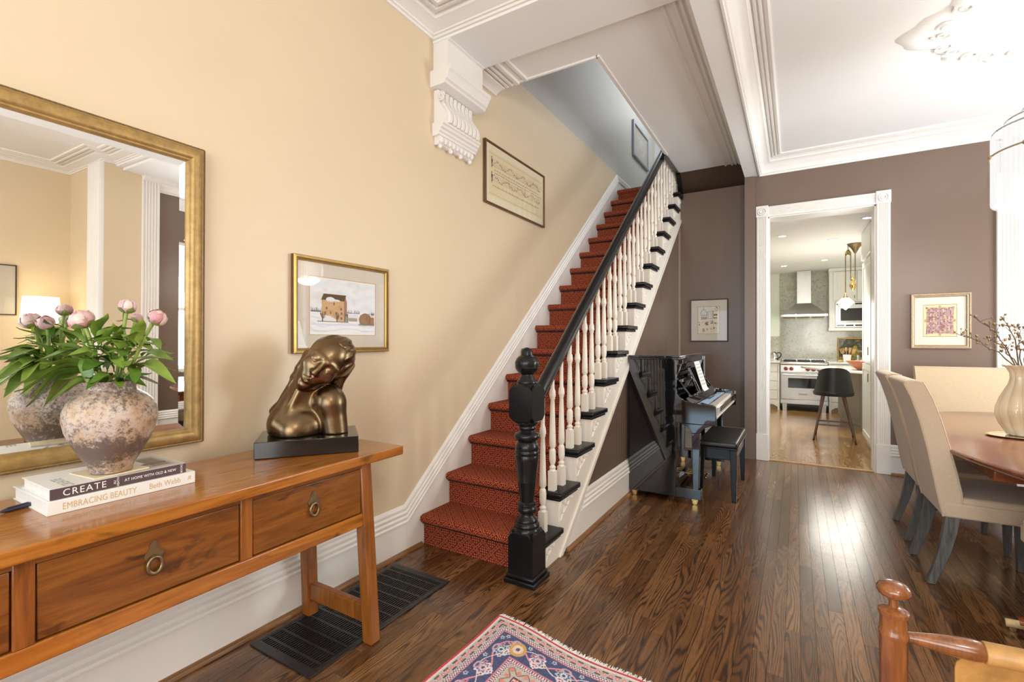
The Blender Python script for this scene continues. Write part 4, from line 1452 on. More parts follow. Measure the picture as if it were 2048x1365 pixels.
peony('big pink peony bud at the front, its petals still tightly closed', -0.050, -0.050, 1.418, 0.030, 0.0,
      [(0.62, -1.0, -0.25, 0.30, 0.135, 0.3, 1.0), (0.55, 0.5, -0.8, 0.35, 0.12, -0.3, 1.0), (0.5, -0.9, -0.5, -0.05, 0.15, 0.2, 1.0), (0.58, -0.5, -0.9, 0.2, 0.13, 0.5, 1.1), (0.52, -1.0, -0.4, -0.35, 0.14, 0.4, 1.0), (0.70, 0.25, -0.6, -0.6, 0.10, 0.2, 1.0)] + more(9, 0.1), (0.05, -0.1))
peony('rosy peony bud leaning left beside the big pink one', -0.118, 0.010, 1.412, 0.0245, 0.3,
      [(0.6, -1.0, 0.0, 0.45, 0.13, 0.5, 1.1), (0.55, -0.8, -0.5, 0.15, 0.15, 0.2, 1.0), (0.68, -0.3, -0.5, 0.7, 0.10, 0.4, 0.9), (0.5, -1.0, -0.15, -0.30, 0.13, 0.3, 1.0)] + more(6, -0.4), (-0.4, -0.35))
peony('pale peony bud in green sepals on the tallest stem', 0.035, 0.020, 1.463, 0.0245, 0.6,
      [(0.60, 0.45, -0.6, 0.9, 0.11, 0.3, 0.9), (0.5, 0.6, -0.75, 0.2, 0.10, 0.4, 1.0), (0.72, 0.7, -0.2, 0.35, 0.085, 0.3, 0.8), (0.48, 0.2, -1.0, 0.05, 0.11, -0.2, 1.0), (0.55, -0.3, 0.8, 0.6, 0.10, 0.1, 0.9)] + more(8, 0.2), (0.0, -0.05))
peony('pale pink peony bud furthest right, half hidden by a leaf', 0.148, 0.000, 1.425, 0.026, 0.5,
      [(0.72, 0.55, -0.6, 0.85, 0.125, 0.2, 1.1), (0.62, 1.0, -0.2, 0.30, 0.115, 0.3, 0.9), (0.55, 0.6, -0.1, 0.05, 0.13, 0.3, 1.1), (0.52, 0.5, -0.5, -0.10, 0.12, -0.2, 1.0), (0.58, 0.5, -0.8, 0.25, 0.11, 0.1, 1.0), (0.48, 0.5, 0.3, 0.4, 0.11, 0.2, 1.0), (0.80, -0.9, -0.2, 0.25, 0.09, 0.2, 0.8)] + more(8, 0.1), (0.35, 0.05))
peony('small dark pink peony bud behind the big one', 0.008, 0.095, 1.428, 0.017, 0.2,
      [(0.55, -0.2, -0.9, 0.4, 0.11, 0.2, 1.0), (0.5, -0.8, 0.5, 0.25, 0.12, 0.2, 1.0), (0.52, 0.8, 0.55, 0.2, 0.13, 0.2, 1.0), (0.6, 0.3, -0.7, 0.5, 0.10, 0.2, 0.9)] + more(8, 0.1), (0.15, 0.0))
# low collar of leaves at the rim belongs to a short flowerless stem
col = thing('peony_foliage', 'low collar of peony leaves spilling over the rim of the mottled vase', 'foliage', VC)
for k in range(16):
    a = k / 16 * 2 * PI + rl.uniform(-0.15, 0.15)
    dr, df = math.cos(a), math.sin(a)
    dz = rl.uniform(-0.02, 0.7)
    dv = Vector((R2[0] * dr + F2[0] * df, R2[1] * dr + F2[1] * df, dz))
    b = Vector((R2[0] * dr + F2[0] * df, R2[1] * dr + F2[1] * df, 0)) * 0.042 + Vector((0, 0, 0.280))
    put_leaf(col, b, dv, rl.uniform(0.07, 0.11), rl.uniform(-0.5, 0.5), rl.uniform(0.9, 1.25))
for dr, df, dz, L in ((-1, -0.35, 0.02, 0.20), (-0.9, -0.6, -0.12, 0.19), (-1, -0.15, 0.12, 0.17), (-0.75, -0.85, -0.25, 0.17)):
    dv = Vector((R2[0] * dr + F2[0] * df, R2[1] * dr + F2[1] * df, dz))
    b = Vector((R2[0] * dr + F2[0] * df, R2[1] * dr + F2[1] * df, 0)) * 0.05 + Vector((0, 0, 0.315))
    put_leaf(col, b, dv, L, rl.uniform(-0.2, 0.4), 0.8, 3 if L > 0.18 else 1)
m = MB()
for k in range(6):
    a = k * PI / 3
    m.tube([(0.02 * math.cos(a), 0.02 * math.sin(a), 0.12), (0.035 * math.cos(a), 0.035 * math.sin(a), 0.285)], 0.004, 6)
m.build('stem', M['stem'], col, smooth=60)

# ------------------------------------------------------------------ mirror
mir = thing('wall_mirror', 'large rectangular wall mirror in an aged gold frame above the console', 'mirror', (WX + 0.005, 0.0, 0.0))
MY0, MY1, MZ0, MZ1 = -0.55, 1.050, 0.928, 2.148
TILT = math.radians(0.6)


def lean(o):
    o.rotation_euler = (0, TILT, 0)


mir.location = (WX + 0.004, 0.0, MZ0)
FRP = [(0.0, 0.0), (0.0, 0.020), (0.004, 0.026), (0.010, 0.026), (0.014, 0.030), (0.020, 0.0335), (0.044, 0.034), (0.050, 0.030), (0.054, 0.024), (0.060, 0.024), (0.064, 0.014), (0.066, 0.010), (0.066, 0.004)]


def picture_frame(parent, y0, y1, z0, z1, prof, mat, name='frame_rail', axis='x', mitre=True, sgn=1):
    """four mitred rails in the plane of the wall; prof (inset, depth)"""
    def P3(a, b, d):
        return (d, a, b) if axis == 'x' else (a, -d, b)
    cor_ = [(y0, z0, 1, 1), (y1, z0, -1, 1), (y1, z1, -1, -1), (y0, z1, 1, -1)]
    for k in range(4):
        A, B = cor_[k], cor_[(k + 1) % 4]
        n = len(prof)
        vs = [P3(A[0] + A[2] * i, A[1] + A[3] * i, d) for i, d in prof] + [P3(B[0] + B[2] * i, B[1] + B[3] * i, d) for i, d in prof]
        m = MB()
        m.add(vs, [(i, i + 1, n + i + 1, n + i) for i in range(n - 1)] + [(n - 1, 0, n, 2 * n - 1), tuple(range(n))[::-1], tuple(range(n, 2 * n))])
        m.build(name, mat, parent, smooth=35)


picture_frame(mir, MY0, MY1, 0, MZ1 - MZ0, FRP, M['agedgold'])
iy0, iy1, iz0, iz1 = MY0 + 0.062, MY1 - 0.062, 0.062, MZ1 - MZ0 - 0.062
bv = 0.030
xg = 0.0135
m = MB()
m.add([(xg, iy0 + bv, iz0 + bv), (xg, iy1 - bv, iz0 + bv), (xg, iy1 - bv, iz1 - bv), (xg, iy0 + bv, iz1 - bv), (0.003, iy0 + bv, iz0 + bv), (0.003, iy1 - bv, iz0 + bv), (0.003, iy1 - bv, iz1 - bv), (0.003, iy0 + bv, iz1 - bv)],
      [(0, 1, 2, 3), (7, 6, 5, 4), (0, 4, 5, 1), (1, 5, 6, 2), (2, 6, 7, 3), (3, 7, 4, 0)])
m.build('mirror_glass', M['mirror'], mir)
m = MB()
A = [(iy0, iz0), (iy1, iz0), (iy1, iz1), (iy0, iz1)]
Bq = [(iy0 + bv, iz0 + bv), (iy1 - bv, iz0 + bv), (iy1 - bv, iz1 - bv), (iy0 + bv, iz1 - bv)]
vs = [(0.0100, a, b) for a, b in A] + [(xg, a, b) for a, b in Bq]
m.add(vs, [(k, (k + 1) % 4, 4 + (k + 1) % 4, 4 + k) for k in range(4)])
m.build('mirror_bevel', M['mirror'], mir)
m = MB()
# beaded outer edge
pts = [(MY0 + 0.004, 0.004), (MY1 - 0.004, 0.004), (MY1 - 0.004, MZ1 - MZ0 - 0.004), (MY0 + 0.004, MZ1 - MZ0 - 0.004), (MY0 + 0.004, 0.004)]
for (a, b), (c, d) in zip(pts[:-1], pts[1:]):
    m.bar((0.023, a, b), (0.023, c, d), 0.008, 0.006)
m.build('rope_edge', plain('dark_rope_edge', (0.17, 0.105, 0.04), 0.5, 0.4, vary=0.5, scale=240), mir)
lean(mir)

# ------------------------------------------------------------------ pictures on the walls
def picture(name, label, loc, w, h, prof, fmat, matmat, img, img_rect, axis='x', rz=0.0, liner=None, depth=0.018, ledge=0.012):
    """framed picture; local frame: y (or x) along the wall, z up, origin at the lower left corner; img_rect in fractions"""
    t = thing(name, label, 'picture', loc, rz)
    picture_frame(t, 0, w, 0, h, prof, fmat, axis=axis)
    fw = max(i for i, d in prof)
    P3 = (lambda a, b, d: (d, a, b)) if axis == 'x' else (lambda a, b, d: (a, -d, b))

    def panel(nm, a0, a1, b0, b1, d, mat):
        m = MB()
        m.add([P3(a0, b0, d), P3(a1, b0, d), P3(a1, b1, d), P3(a0, b1, d), P3(a0, b0, d - 0.002), P3(a1, b0, d - 0.002), P3(a1, b1, d - 0.002), P3(a0, b1, d - 0.002)],
              [(0, 1, 2, 3), (7, 6, 5, 4), (0, 4, 5, 1), (1, 5, 6, 2), (2, 6, 7, 3), (3, 7, 4, 0)])
        return m.build(nm, mat, t)
    # mat board with a window cut in it
    a0, a1, b0, b1 = img_rect[0] * w, img_rect[1] * w, img_rect[2] * h, img_rect[3] * h
    o0, o1, p0, p1 = fw * 0.8, w - fw * 0.8, fw * 0.8, h - fw * 0.8
    m = MB()
    dm = ledge - 0.002
    for q0, q1, r0, r1 in ((o0, a0, p0, p1), (a1, o1, p0, p1), (a0, a1, p0, b0), (a0, a1, b1, p1)):
        v = [P3(q0, r0, dm), P3(q1, r0, dm), P3(q1, r1, dm), P3(q0, r1, dm)]
        v2 = [P3(q0, r0, dm - 0.003), P3(q1, r0, dm - 0.003), P3(q1, r1, dm - 0.003), P3(q0, r1, dm - 0.003)]
        m.add(v + v2, [(0, 1, 2, 3), (7, 6, 5, 4), (0, 4, 5, 1), (1, 5, 6, 2), (2, 6, 7, 3), (3, 7, 4, 0)])
    m.build('mat_board', matmat, t)
    if liner is not None:
        m = MB()
        k = 0.004
        for q0, q1, r0, r1 in ((a0 - k, a0, b0 - k, b1 + k), (a1, a1 + k, b0 - k, b1 + k), (a0, a1, b0 - k, b0), (a0, a1, b1, b1 + k)):
            v = [P3(q0, r0, dm + 0.0006), P3(q1, r0, dm + 0.0006), P3(q1, r1, dm + 0.0006), P3(q0, r1, dm + 0.0006)]
            m.add(v, [(0, 1, 2, 3)])
        m.build('mat_edge', liner, t)
    if axis == 'x':
        painted('print', img, lambda u, v: (dm - 0.0015 + 0 * u, a0 + (a1 - a0) * u, b0 + (b1 - b0) * v), M['print'], t)
    else:
        painted('print', img, lambda u, v: (a0 + (a1 - a0) * u, -(dm - 0.0015) + 0 * u, b0 + (b1 - b0) * v), M['print'], t)
    m = MB()
    dg = ledge + 0.0015
    m.add([P3(o0, p0, dg), P3(o1, p0, dg), P3(o1, p1, dg), P3(o0, p1, dg)], [(0, 1, 2, 3)])
    m.build('glass', M['pane'], t)
    return t


class Canvas:
    def __init__(s, w, h, c):
        s.a = np.zeros((h, w, 3)) + np.array(c, float)
        s.w, s.h = w, h
        s.y, s.x = np.mgrid[0:h, 0:w]
        s.u, s.v = (s.x + 0.5) / w, (s.y + 0.5) / h
        s.r = np.random.default_rng(5)

    def put(s, m, c, al=1.0):
        m = np.asarray(m, float) * al
        s.a = s.a * (1 - m[..., None]) + np.array(c, float) * m[..., None]

    def rect(s, u0, u1, v0, v1, c, al=1.0):
        s.put((s.u >= u0) & (s.u < u1) & (s.v >= v0) & (s.v < v1), c, al)

    def ell(s, u, v, a, b, c, al=1.0):
        s.put(((s.u - u) / a) ** 2 + ((s.v - v) / b) ** 2 < 1, c, al)

    def poly(s, pts, c, al=1.0):
        ins = np.zeros((s.h, s.w), bool)
        n = len(pts)
        for i in range(n):
            (x1, y1), (x2, y2) = pts[i], pts[(i + 1) % n]
            if y1 == y2:
                continue
            cnd = (s.v >= min(y1, y2)) & (s.v < max(y1, y2))
            xi_ = x1 + (s.v - y1) / (y2 - y1) * (x2 - x1)
            ins ^= cnd & (s.u < xi_)
        s.put(ins, c, al)

    def line(s, p, q, wd, c, al=1.0):
        asp = s.h / s.w
        px, py, qx, qy = p[0], p[1] * asp, q[0], q[1] * asp
        dx, dy = qx - px, qy - py
        L2 = dx * dx + dy * dy + 1e-12
        t = np.clip(((s.u - px) * dx + (s.v * asp - py) * dy) / L2, 0, 1)
        d2 = (s.u - px - t * dx) ** 2 + (s.v * asp - py - t * dy) ** 2
        s.put(d2 < wd * wd, c, al)

    def smooth_noise(s, k):
        g = s.r.random((k + 2, k + 2))
        gu, gv = s.u * k, s.v * k
        i, j = gu.astype(int), gv.astype(int)
        fu, fv = gu - i, gv - j
        fu, fv = fu * fu * (3 - 2 * fu), fv * fv * (3 - 2 * fv)
        return (g[j, i] * (1 - fu) + g[j, i + 1] * fu) * (1 - fv) + (g[j + 1, i] * (1 - fu) + g[j + 1, i + 1] * fu) * fv


# watercolour of a stone mill in snow
c = Canvas(220, 180, (236, 238, 240))
n1 = c.smooth_noise(6)
n2 = c.smooth_noise(14)
c.put(np.clip((np.sin(c.v * 26 + n1 * 5) * 0.5 + 0.2), 0, 1) * (c.v > 0.42), (220, 227, 232), 0.7)
c.put(np.clip(n2 - 0.45, 0, 1) * (c.v > 0.42), (226, 214, 204), 0.9)
c.rect(0, 1, 0, 0.42, (243, 243, 245))
c.put((c.v < 0.40) & (np.sin(c.v * 60 + n1 * 6) > 0.75), (222, 226, 234), 0.8)
for k in range(160):
    u = c.r.random(); b = 0.40 + 0.01 * math.sin(u * 20)
    if u < 0.17 or 0.52 < u < 0.74 or u > 0.88:
        c.line((u, b), (u + c.r.uniform(-0.015, 0.015), b + c.r.uniform(0.02, 0.07 if u < 0.7 else 0.05)), 0.0022, (120, 104, 104), 0.55)
c.rect(0, 0.16, 0.395, 0.415, (104, 96, 92), 0.9)
c.rect(0.50, 0.74, 0.398, 0.412, (112, 102, 98), 0.9)
c.rect(0.93, 1.0, 0.385, 0.42, (110, 100, 96), 0.8)
c.rect(0.165, 0.49, 0.235, 0.62, (214, 178, 134))
c.poly([(0.49, 0.235), (0.535, 0.25), (0.535, 0.60), (0.515, 0.685), (0.49, 0.62)], (170, 134, 112))
c.put((c.u > 0.165) & (c.u < 0.49) & (c.v > 0.235) & (c.v < 0.62) & (n2 > 0.6), (196, 156, 112), 0.55)
c.poly([(0.155, 0.61), (0.495, 0.61), (0.525, 0.72), (0.19, 0.72)], (100, 82, 52))
c.ell(0.29, 0.625, 0.065, 0.045, (240, 240, 242)); c.ell(0.36, 0.612, 0.07, 0.022, (240, 240, 242))
c.rect(0.25, 0.40, 0.592, 0.602, (140, 134, 128))
for (u, v) in ((0.33, 0.53), (0.222, 0.445), (0.435, 0.44), (0.20, 0.36), (0.28, 0.365), (0.365, 0.36), (0.44, 0.36), (0.44, 0.27)):
    c.rect(u, u + 0.022, v, v + 0.045, (120, 104, 92))
c.poly([(0.17, 0.34), (0.28, 0.335), (0.40, 0.25), (0.37, 0.235), (0.10, 0.245)], (236, 236, 240))
c.rect(0.50, 0.555, 0.235, 0.385, (128, 116, 104)); c.rect(0.515, 0.54, 0.235, 0.34, (170, 160, 150))
c.rect(0.56, 0.70, 0.25, 0.31, (176, 158, 144)); c.rect(0.56, 0.72, 0.31, 0.37, (228, 230, 236))
c.ell(0.835, 0.29, 0.105, 0.125, (160, 122, 88)); c.ell(0.955, 0.255, 0.07, 0.085, (158, 120, 84))
for k in range(90):
    u = c.r.uniform(0.74, 1.0)
    c.line((u, 0.20), (u + c.r.uniform(-0.02, 0.02), 0.20 + c.r.uniform(0.08, 0.19)), 0.0022, (122, 92, 66) if k % 2 else (186, 150, 116), 0.6)
c.rect(0.72, 1.0, 0.17, 0.205, (108, 104, 82), 0.7)
c.rect(0.10, 0.56, 0.225, 0.24, (150, 140, 118), 0.9)
for bu in (0.175, 0.385):
    c.line((bu, 0.235), (bu, 0.29), 0.006, (92, 70, 56))
    for k in range(14):
        a = c.r.uniform(-1.1, 1.1)
        c.line((bu, 0.27), (bu + 0.055 * math.sin(a) * c.r.uniform(.6, 1.3), 0.27 + 0.14 * math.cos(a) * c.r.uniform(.6, 1.1)), 0.0026, (110, 86, 70), 0.8)
c.put((c.v < 0.19) & (c.v > 0.165), (214, 216, 228), 0.7)
for u0, u1 in ((0.05, 0.24), (0.76, 0.90)):
    c.put((c.u > u0) & (c.u < u1) & (np.abs(c.v - 0.065 - 0.006 * np.sin(c.u * 260)) < 0.004), (190, 188, 190), 0.9)
c.a[:, :3] = (247, 245, 240); c.a[:3] = (247, 245, 240); c.a[-3:] = (247, 245, 240); c.a[:, -3:] = (247, 245, 240)
GP = [(0.0, 0.0), (0.0, 0.022), (0.003, 0.026), (0.012, 0.027), (0.014, 0.024), (0.018, 0.022), (0.022, 0.023), (0.025, 0.018), (0.027, 0.010), (0.027, 0.006)]
pp = picture('framed_painting', 'gold-framed winter painting of a tall stone mill above the console table', (WX + 0.004, 1.468, 1.288), 0.640, 0.497, GP, M['gold'], M['mat'], c.a, (0.155, 0.845, 0.195, 0.80), liner=M['goldink'])

picture_frame(pp, 0, 0.640, 0, 0.497, [(0.0130, 0.020), (0.0130, 0.0278), (0.0165, 0.0278), (0.0165, 0.020)], M['walnutframe'], 'frame_groove')
picture_frame(pp, 0, 0.640, 0, 0.497, [(-0.0008, 0.0), (-0.0008, 0.0215), (0.002, 0.0235), (0.002, 0.0)], M['walnutframe'], 'frame_side')

# sheet of old music, large print
c = Canvas(300, 160, (224, 208, 170))
c.put(c.smooth_noise(9), (232, 218, 184), 0.6)
ink = (52, 40, 34)
fade = (150, 96, 84)
for row, (vb, shift) in enumerate(((0.70, 0.0), (0.36, 0.05))):
    for k in range(5):
        v = vb + k * 0.033
        c.put((np.abs(c.v - v) < 0.0035) & (c.u > 0.035) & (c.u < 0.975), fade, 0.55)
    c.line((0.045, vb - 0.05), (0.045, vb + 0.19), 0.004, ink)
    c.line((0.058, vb - 0.02), (0.058, vb + 0.13), 0.003, ink)
    c.ell(0.052, vb + 0.02, 0.014, 0.035, ink); c.ell(0.052, vb + 0.02, 0.007, 0.02, (224, 208, 170))
    c.ell(0.05, vb + 0.10, 0.012, 0.03, ink)
    u = 0.085
    k = 0
    while u < 0.965:
        vv = vb + 0.066 + 0.055 * math.sin(k * 0.55 + row * 2) + c.r.uniform(-0.02, 0.02)
        c.poly([(u, vv - 0.018), (u + 0.006, vv), (u, vv + 0.018), (u - 0.006, vv)], ink)
        if k % 3 != 1:
            c.line((u + 0.005, vv), (u + 0.005, vv + 0.05), 0.0014, ink, 0.8)
        if k % 7 == 5:
            c.line((u + 0.012, vb), (u + 0.012, vb + 0.13), 0.0014, fade)
        u += c.r.uniform(0.016, 0.026)
        k += 1
for v, u0, u1, h in ((0.61, 0.09, 0.93, 0.018), (0.545, 0.09, 0.97, 0.016), (0.245, 0.06, 0.93, 0.018)):
    u = u0
    while u < u1:
        wlen = c.r.uniform(0.02, 0.06)
        t = u
        while t < u + wlen:
            hh_ = h * c.r.choice([1, 1, 1, 1.9])
            c.line((t, v - h * 0.5), (t + c.r.uniform(-0.002, 0.002), v - h * 0.5 + hh_), 0.0017, (84, 66, 52), 0.9)
            t += 0.0065
        u += wlen + 0.012
for a, b, r_, al in ((0.72, 0.55, 0.05, 0.55), (0.70, 0.47, 0.035, 0.5), (0.75, 0.5, 0.03, 0.5)):
    c.ell(a, b, r_, r_ * 1.6, (238, 214, 196), al)
c.rect(0.0, 1.0, 0.955, 0.963, (120, 104, 78), 0.8)
c.rect(0.0, 1.0, 0.045, 0.053, (120, 104, 78), 0.8)
BP = [(0.0, 0.0), (0.0, 0.020), (0.003, 0.024), (0.012, 0.024), (0.016, 0.018), (0.017, 0.010), (0.017, 0.006)]
picture('framed_music_sheet', 'brown-framed old sheet of music hanging beside the stairs', (WX + 0.004, 3.163, 2.470), 1.045, 0.512, BP, M['walnutframe'], M['matcream'], c.a, (0.065, 0.955, 0.15, 0.86))

# ink drawing of buildings in the alcove
c = Canvas(130, 150, (232, 222, 204))
c.put((c.v > 0.62) & (c.u < 0.75), (214, 220, 220), 0.5)
k_ = (64, 56, 52)
th = np.linspace(0, PI, 20)
for a, b in zip(th[:-1], th[1:]):
    c.line((0.28 + 0.14 * math.cos(a), 0.72 + 0.16 * math.sin(a)), (0.28 + 0.14 * math.cos(b), 0.72 + 0.16 * math.sin(b)), 0.006, k_)
c.line((0.28, 0.88), (0.28, 0.97), 0.008, k_)
c.line((0.14, 0.68), (0.43, 0.68), 0.006, k_); c.line((0.16, 0.53), (0.42, 0.55), 0.006, k_)
for u in (0.18, 0.23, 0.28, 0.33, 0.38):
    c.rect(u, u + 0.022, 0.55, 0.63, (40, 34, 30))
for p, q in (((0.44, 0.80), (0.70, 0.83)), ((0.44, 0.80), (0.44, 0.56)), ((0.70, 0.83), (0.70, 0.56)), ((0.44, 0.56), (0.70, 0.55)), ((0.48, 0.78), (0.48, 0.58)), ((0.66, 0.80), (0.66, 0.58)), ((0.70, 0.82), (0.97, 0.83)), ((0.72, 0.82), (0.72, 0.1))):
    c.line(p, q, 0.005, k_, 0.9)
for u0, v0, wd, ht, col_ in ((0.74, 0.66, 0.15, 0.05, (80, 66, 58)), (0.74, 0.55, 0.14, 0.05, (96, 70, 62)), (0.76, 0.36, 0.16, 0.06, (92, 52, 44)), (0.72, 0.18, 0.14, 0.06, (104, 84, 70)), (0.34, 0.31, 0.15, 0.14, (108, 80, 56)), (0.60, 0.36, 0.035, 0.12, (86, 76, 70)), (0.66, 0.36, 0.03, 0.12, (86, 76, 70)),
                            (0.22, 0.06, 0.12, 0.15, (196, 150, 120)), (0.41, 0.06, 0.06, 0.15, (150, 140, 132)), (0.56, 0.06, 0.10, 0.17, (214, 176, 160)), (0.05, 0.28, 0.05, 0.10, (150, 138, 124)), (0.03, 0.42, 0.04, 0.03, (80, 70, 62)), (0.20, 0.42, 0.03, 0.03, (80, 70, 62))):
    c.put((c.u > u0) & (c.u < u0 + wd) & (c.v > v0) & (c.v < v0 + ht) & (c.smooth_noise(28) > 0.35), col_, 0.95)
c.ell(0.85, 0.90, 0.08, 0.045, (90, 80, 72), 0.5); c.ell(0.85, 0.90, 0.06, 0.03, (232, 222, 204))
c.line((0.82, 0.99), (0.90, 0.93), 0.012, (70, 58, 50))
for k in range(30):
    u, v = c.r.random(), c.r.random()
    c.line((u, v), (u + c.r.uniform(-.05, .05), v + c.r.uniform(-.03, .03)), 0.002, (120, 108, 96), 0.5)
c.a[:2] = (170, 140, 104); c.a[-2:] = (170, 140, 104); c.a[:, :2] = (170, 140, 104); c.a[:, -2:] = (170, 140, 104)
DP = [(0.0, 0.0), (0.0, 0.020), (0.004, 0.024), (0.010, 0.023), (0.013, 0.012), (0.013, 0.006)]
picture('framed_drawing', 'narrow dark-framed ink drawing of domed buildings on the alcove wall above the piano', (-1.150, 6.350 - 0.003, 1.343), 0.440, 0.528, DP, M['darkframe'], M['mat'], c.a, (0.20, 0.78, 0.18, 0.83), axis='y')

# print of a patterned textile
c = Canvas(170, 150, (222, 196, 150))
c.put(c.smooth_noise(10), (232, 212, 170), 0.6)
hw = 0.40 + 0.05 * (np.abs(c.v - 0.5) * 2) ** 3
hh2 = 0.40 + 0.05 * (np.abs(c.u - 0.5) * 2) ** 3
body = (np.abs(c.u - 0.5) < hw) & (np.abs(c.v - 0.5) < hh2)
c.put(body, (166, 140, 138))
for k in range(40):
    u, v = c.r.uniform(0.14, 0.86), c.r.uniform(0.14, 0.86)
    c.put(body * (((c.u - u) / 0.04) ** 2 + ((c.v - v) / 0.05) ** 2 < 1), c.r.choice([(150, 130, 150), (190, 164, 150), (150, 118, 112), (176, 160, 160)]), 0.7)
cell_u, cell_v = np.floor(c.u * 24), np.floor(c.v * 22)
rnd = np.random.default_rng(9).random((30, 30))
rv = rnd[cell_v.astype(int), cell_u.astype(int)]
c.put(body & (rv > 0.72), (146, 92, 84), 0.8)
c.put(body & (rv < 0.12), (214, 176, 150), 0.9)
c.put(body & (rv > 0.42) & (rv < 0.5), (110, 92, 104), 0.8)
for u in (0.14, 0.34, 0.66, 0.86):
    c.put(body & (np.abs(c.u - u) < 0.012) & (np.sin(c.v * 90) > 0), (214, 160, 130), 0.9)
for uv_ in ((0.07, 0.5), (0.93, 0.5), (0.5, 0.07), (0.5, 0.93)):
    c.ell(uv_[0], uv_[1], 0.04, 0.045, (176, 140, 104), 0.9)
c.rect(0, 1, 0, 0.014, (150, 110, 66)); c.rect(0, 1, 0.986, 1, (150, 110, 66)); c.rect(0, 0.012, 0, 1, (150, 110, 66)); c.rect(0.988, 1, 0, 1, (150, 110, 66))
CP = [(0.0, 0.0), (0.0, 0.024), (0.004, 0.029), (0.012, 0.030), (0.016, 0.026), (0.022, 0.024), (0.028, 0.026), (0.033, 0.020), (0.036, 0.010), (0.036, 0.006)]
picture('framed_textile_print', 'pale gilt-framed print of a patterned textile on the brown wall right of the doorway', (0.978, DY - 0.003, 1.276), 0.444, 0.536, CP, M['champagne'], M['mat'], c.a, (0.215, 0.775, 0.215, 0.80), axis='y')

# picture high up in the stairwell
c = Canvas(60, 40, (222, 226, 230))
c.put(c.smooth_noise(5), (206, 196, 170), 0.7)
SP = [(0.0, 0.0), (0.0, 0.026), (0.006, 0.030), (0.045, 0.030), (0.05, 0.02), (0.05, 0.008)]
picture('framed_print', 'silver-grey framed print high on the wall at the head of the stairs', (WX + 0.004, 7.21, 4.205), 0.86, 0.55, SP, plain('silver_grey_frame', (0.42, 0.46, 0.52), 0.4, 0.2), M['mat'], c.a, (0.2, 0.8, 0.25, 0.75))
# picture and floor lamp on the far side of the front room, seen in the mirror
c = Canvas(60, 60, (96, 112, 92))
c.put(c.smooth_noise(7), (140, 160, 168), 0.8)
pt = picture('framed_landscape', 'black-and-gold framed landscape reflected at the left edge of the mirror', (4.055, 1.92, 1.54), 0.75, 0.62, DP, M['darkframe'], M['mat'], c.a, (0.22, 0.78, 0.2, 0.8), rz=PI)
lamp = thing('floor_lamp', 'lit lamp with a white drum shade reflected in the mirror behind the peonies', 'lamp', (3.72, 2.06, 0))
MB().lathe([(0.14, 0), (0.14, 0.02), (0.03, 0.035), (0.012, 0.05)], n=24).build('base', M['antbrass'], lamp, smooth=40)
MB().lathe([(0.012, 0.04), (0.012, 1.58)], n=12).build('pole', M['antbrass'], lamp, smooth=60)
MB().lathe([(0.19, 1.45), (0.165, 1.77), (0.161, 1.77), (0.186, 1.45)], n=32, caps=False).build('lamp_shade', M['shade'], lamp, smooth=60)
MB().ball((0, 0, 1.60), 0.04).build('bulb', M['bulb'], lamp, smooth=180)

# ------------------------------------------------------------------ iron floor grille
gr = thing('floor_grille', 'black iron heating grille set in the oak floor below the console table', 'grille', (-1.868, 1.66, 0))
gx0, gx1, gy0, gy1 = -2.076, -1.664, 1.213, 2.106
m = MB()
fwid = 0.030
for a, b in (((gx0, gy0), (gx1, gy0 + fwid * 1.4)), ((gx0, gy1 - fwid * 1.4), (gx1, gy1)), ((gx0, gy0 + fwid * 1.4), (gx0 + fwid * 0.6, gy1 - fwid * 1.4)), ((gx1 - fwid, gy0 + fwid * 1.4), (gx1, gy1 - fwid * 1.4))):
    m.box((a[0], a[1], 0.0), (b[0], b[1], 0.007))
m.build('frame', M['iron'], gr, world=True, bevel=0.002)
m = MB().box((gx0 + 0.01, gy0 + 0.02, 0.0003), (gx1 - 0.01, gy1 - 0.02, 0.0012))
m.build('duct', M['dark'], gr, world=True)
nb = 25
for k in range(nb):
    xx = gx0 + fwid * 0.6 + (gx1 - fwid - gx0 - fwid * 0.6) * (k + 0.5) / nb
    MB().box((xx - 0.0030, gy0 + fwid, 0.0012), (xx + 0.0030, gy1 - fwid, 0.0068)).build('bar', M['iron'], gr, world=True)
for k in range(12):
    yy = gy0 + fwid * 1.4 + (gy1 - gy0 - fwid * 2.8) * (k + 0.5) / 12
    MB().box((gx0 + fwid * 0.6, yy - 0.006, 0.0014), (gx1 - fwid, yy + 0.006, 0.0078)).build('crossbar', M['iron'], gr, world=True)

# ------------------------------------------------------------------ oriental rug
RC = np.array([-1.247, 1.958])
RU = np.array([0.9915, -0.130])
RV = np.array([-0.02, -1.0])
RW, RL = 1.62, 2.30


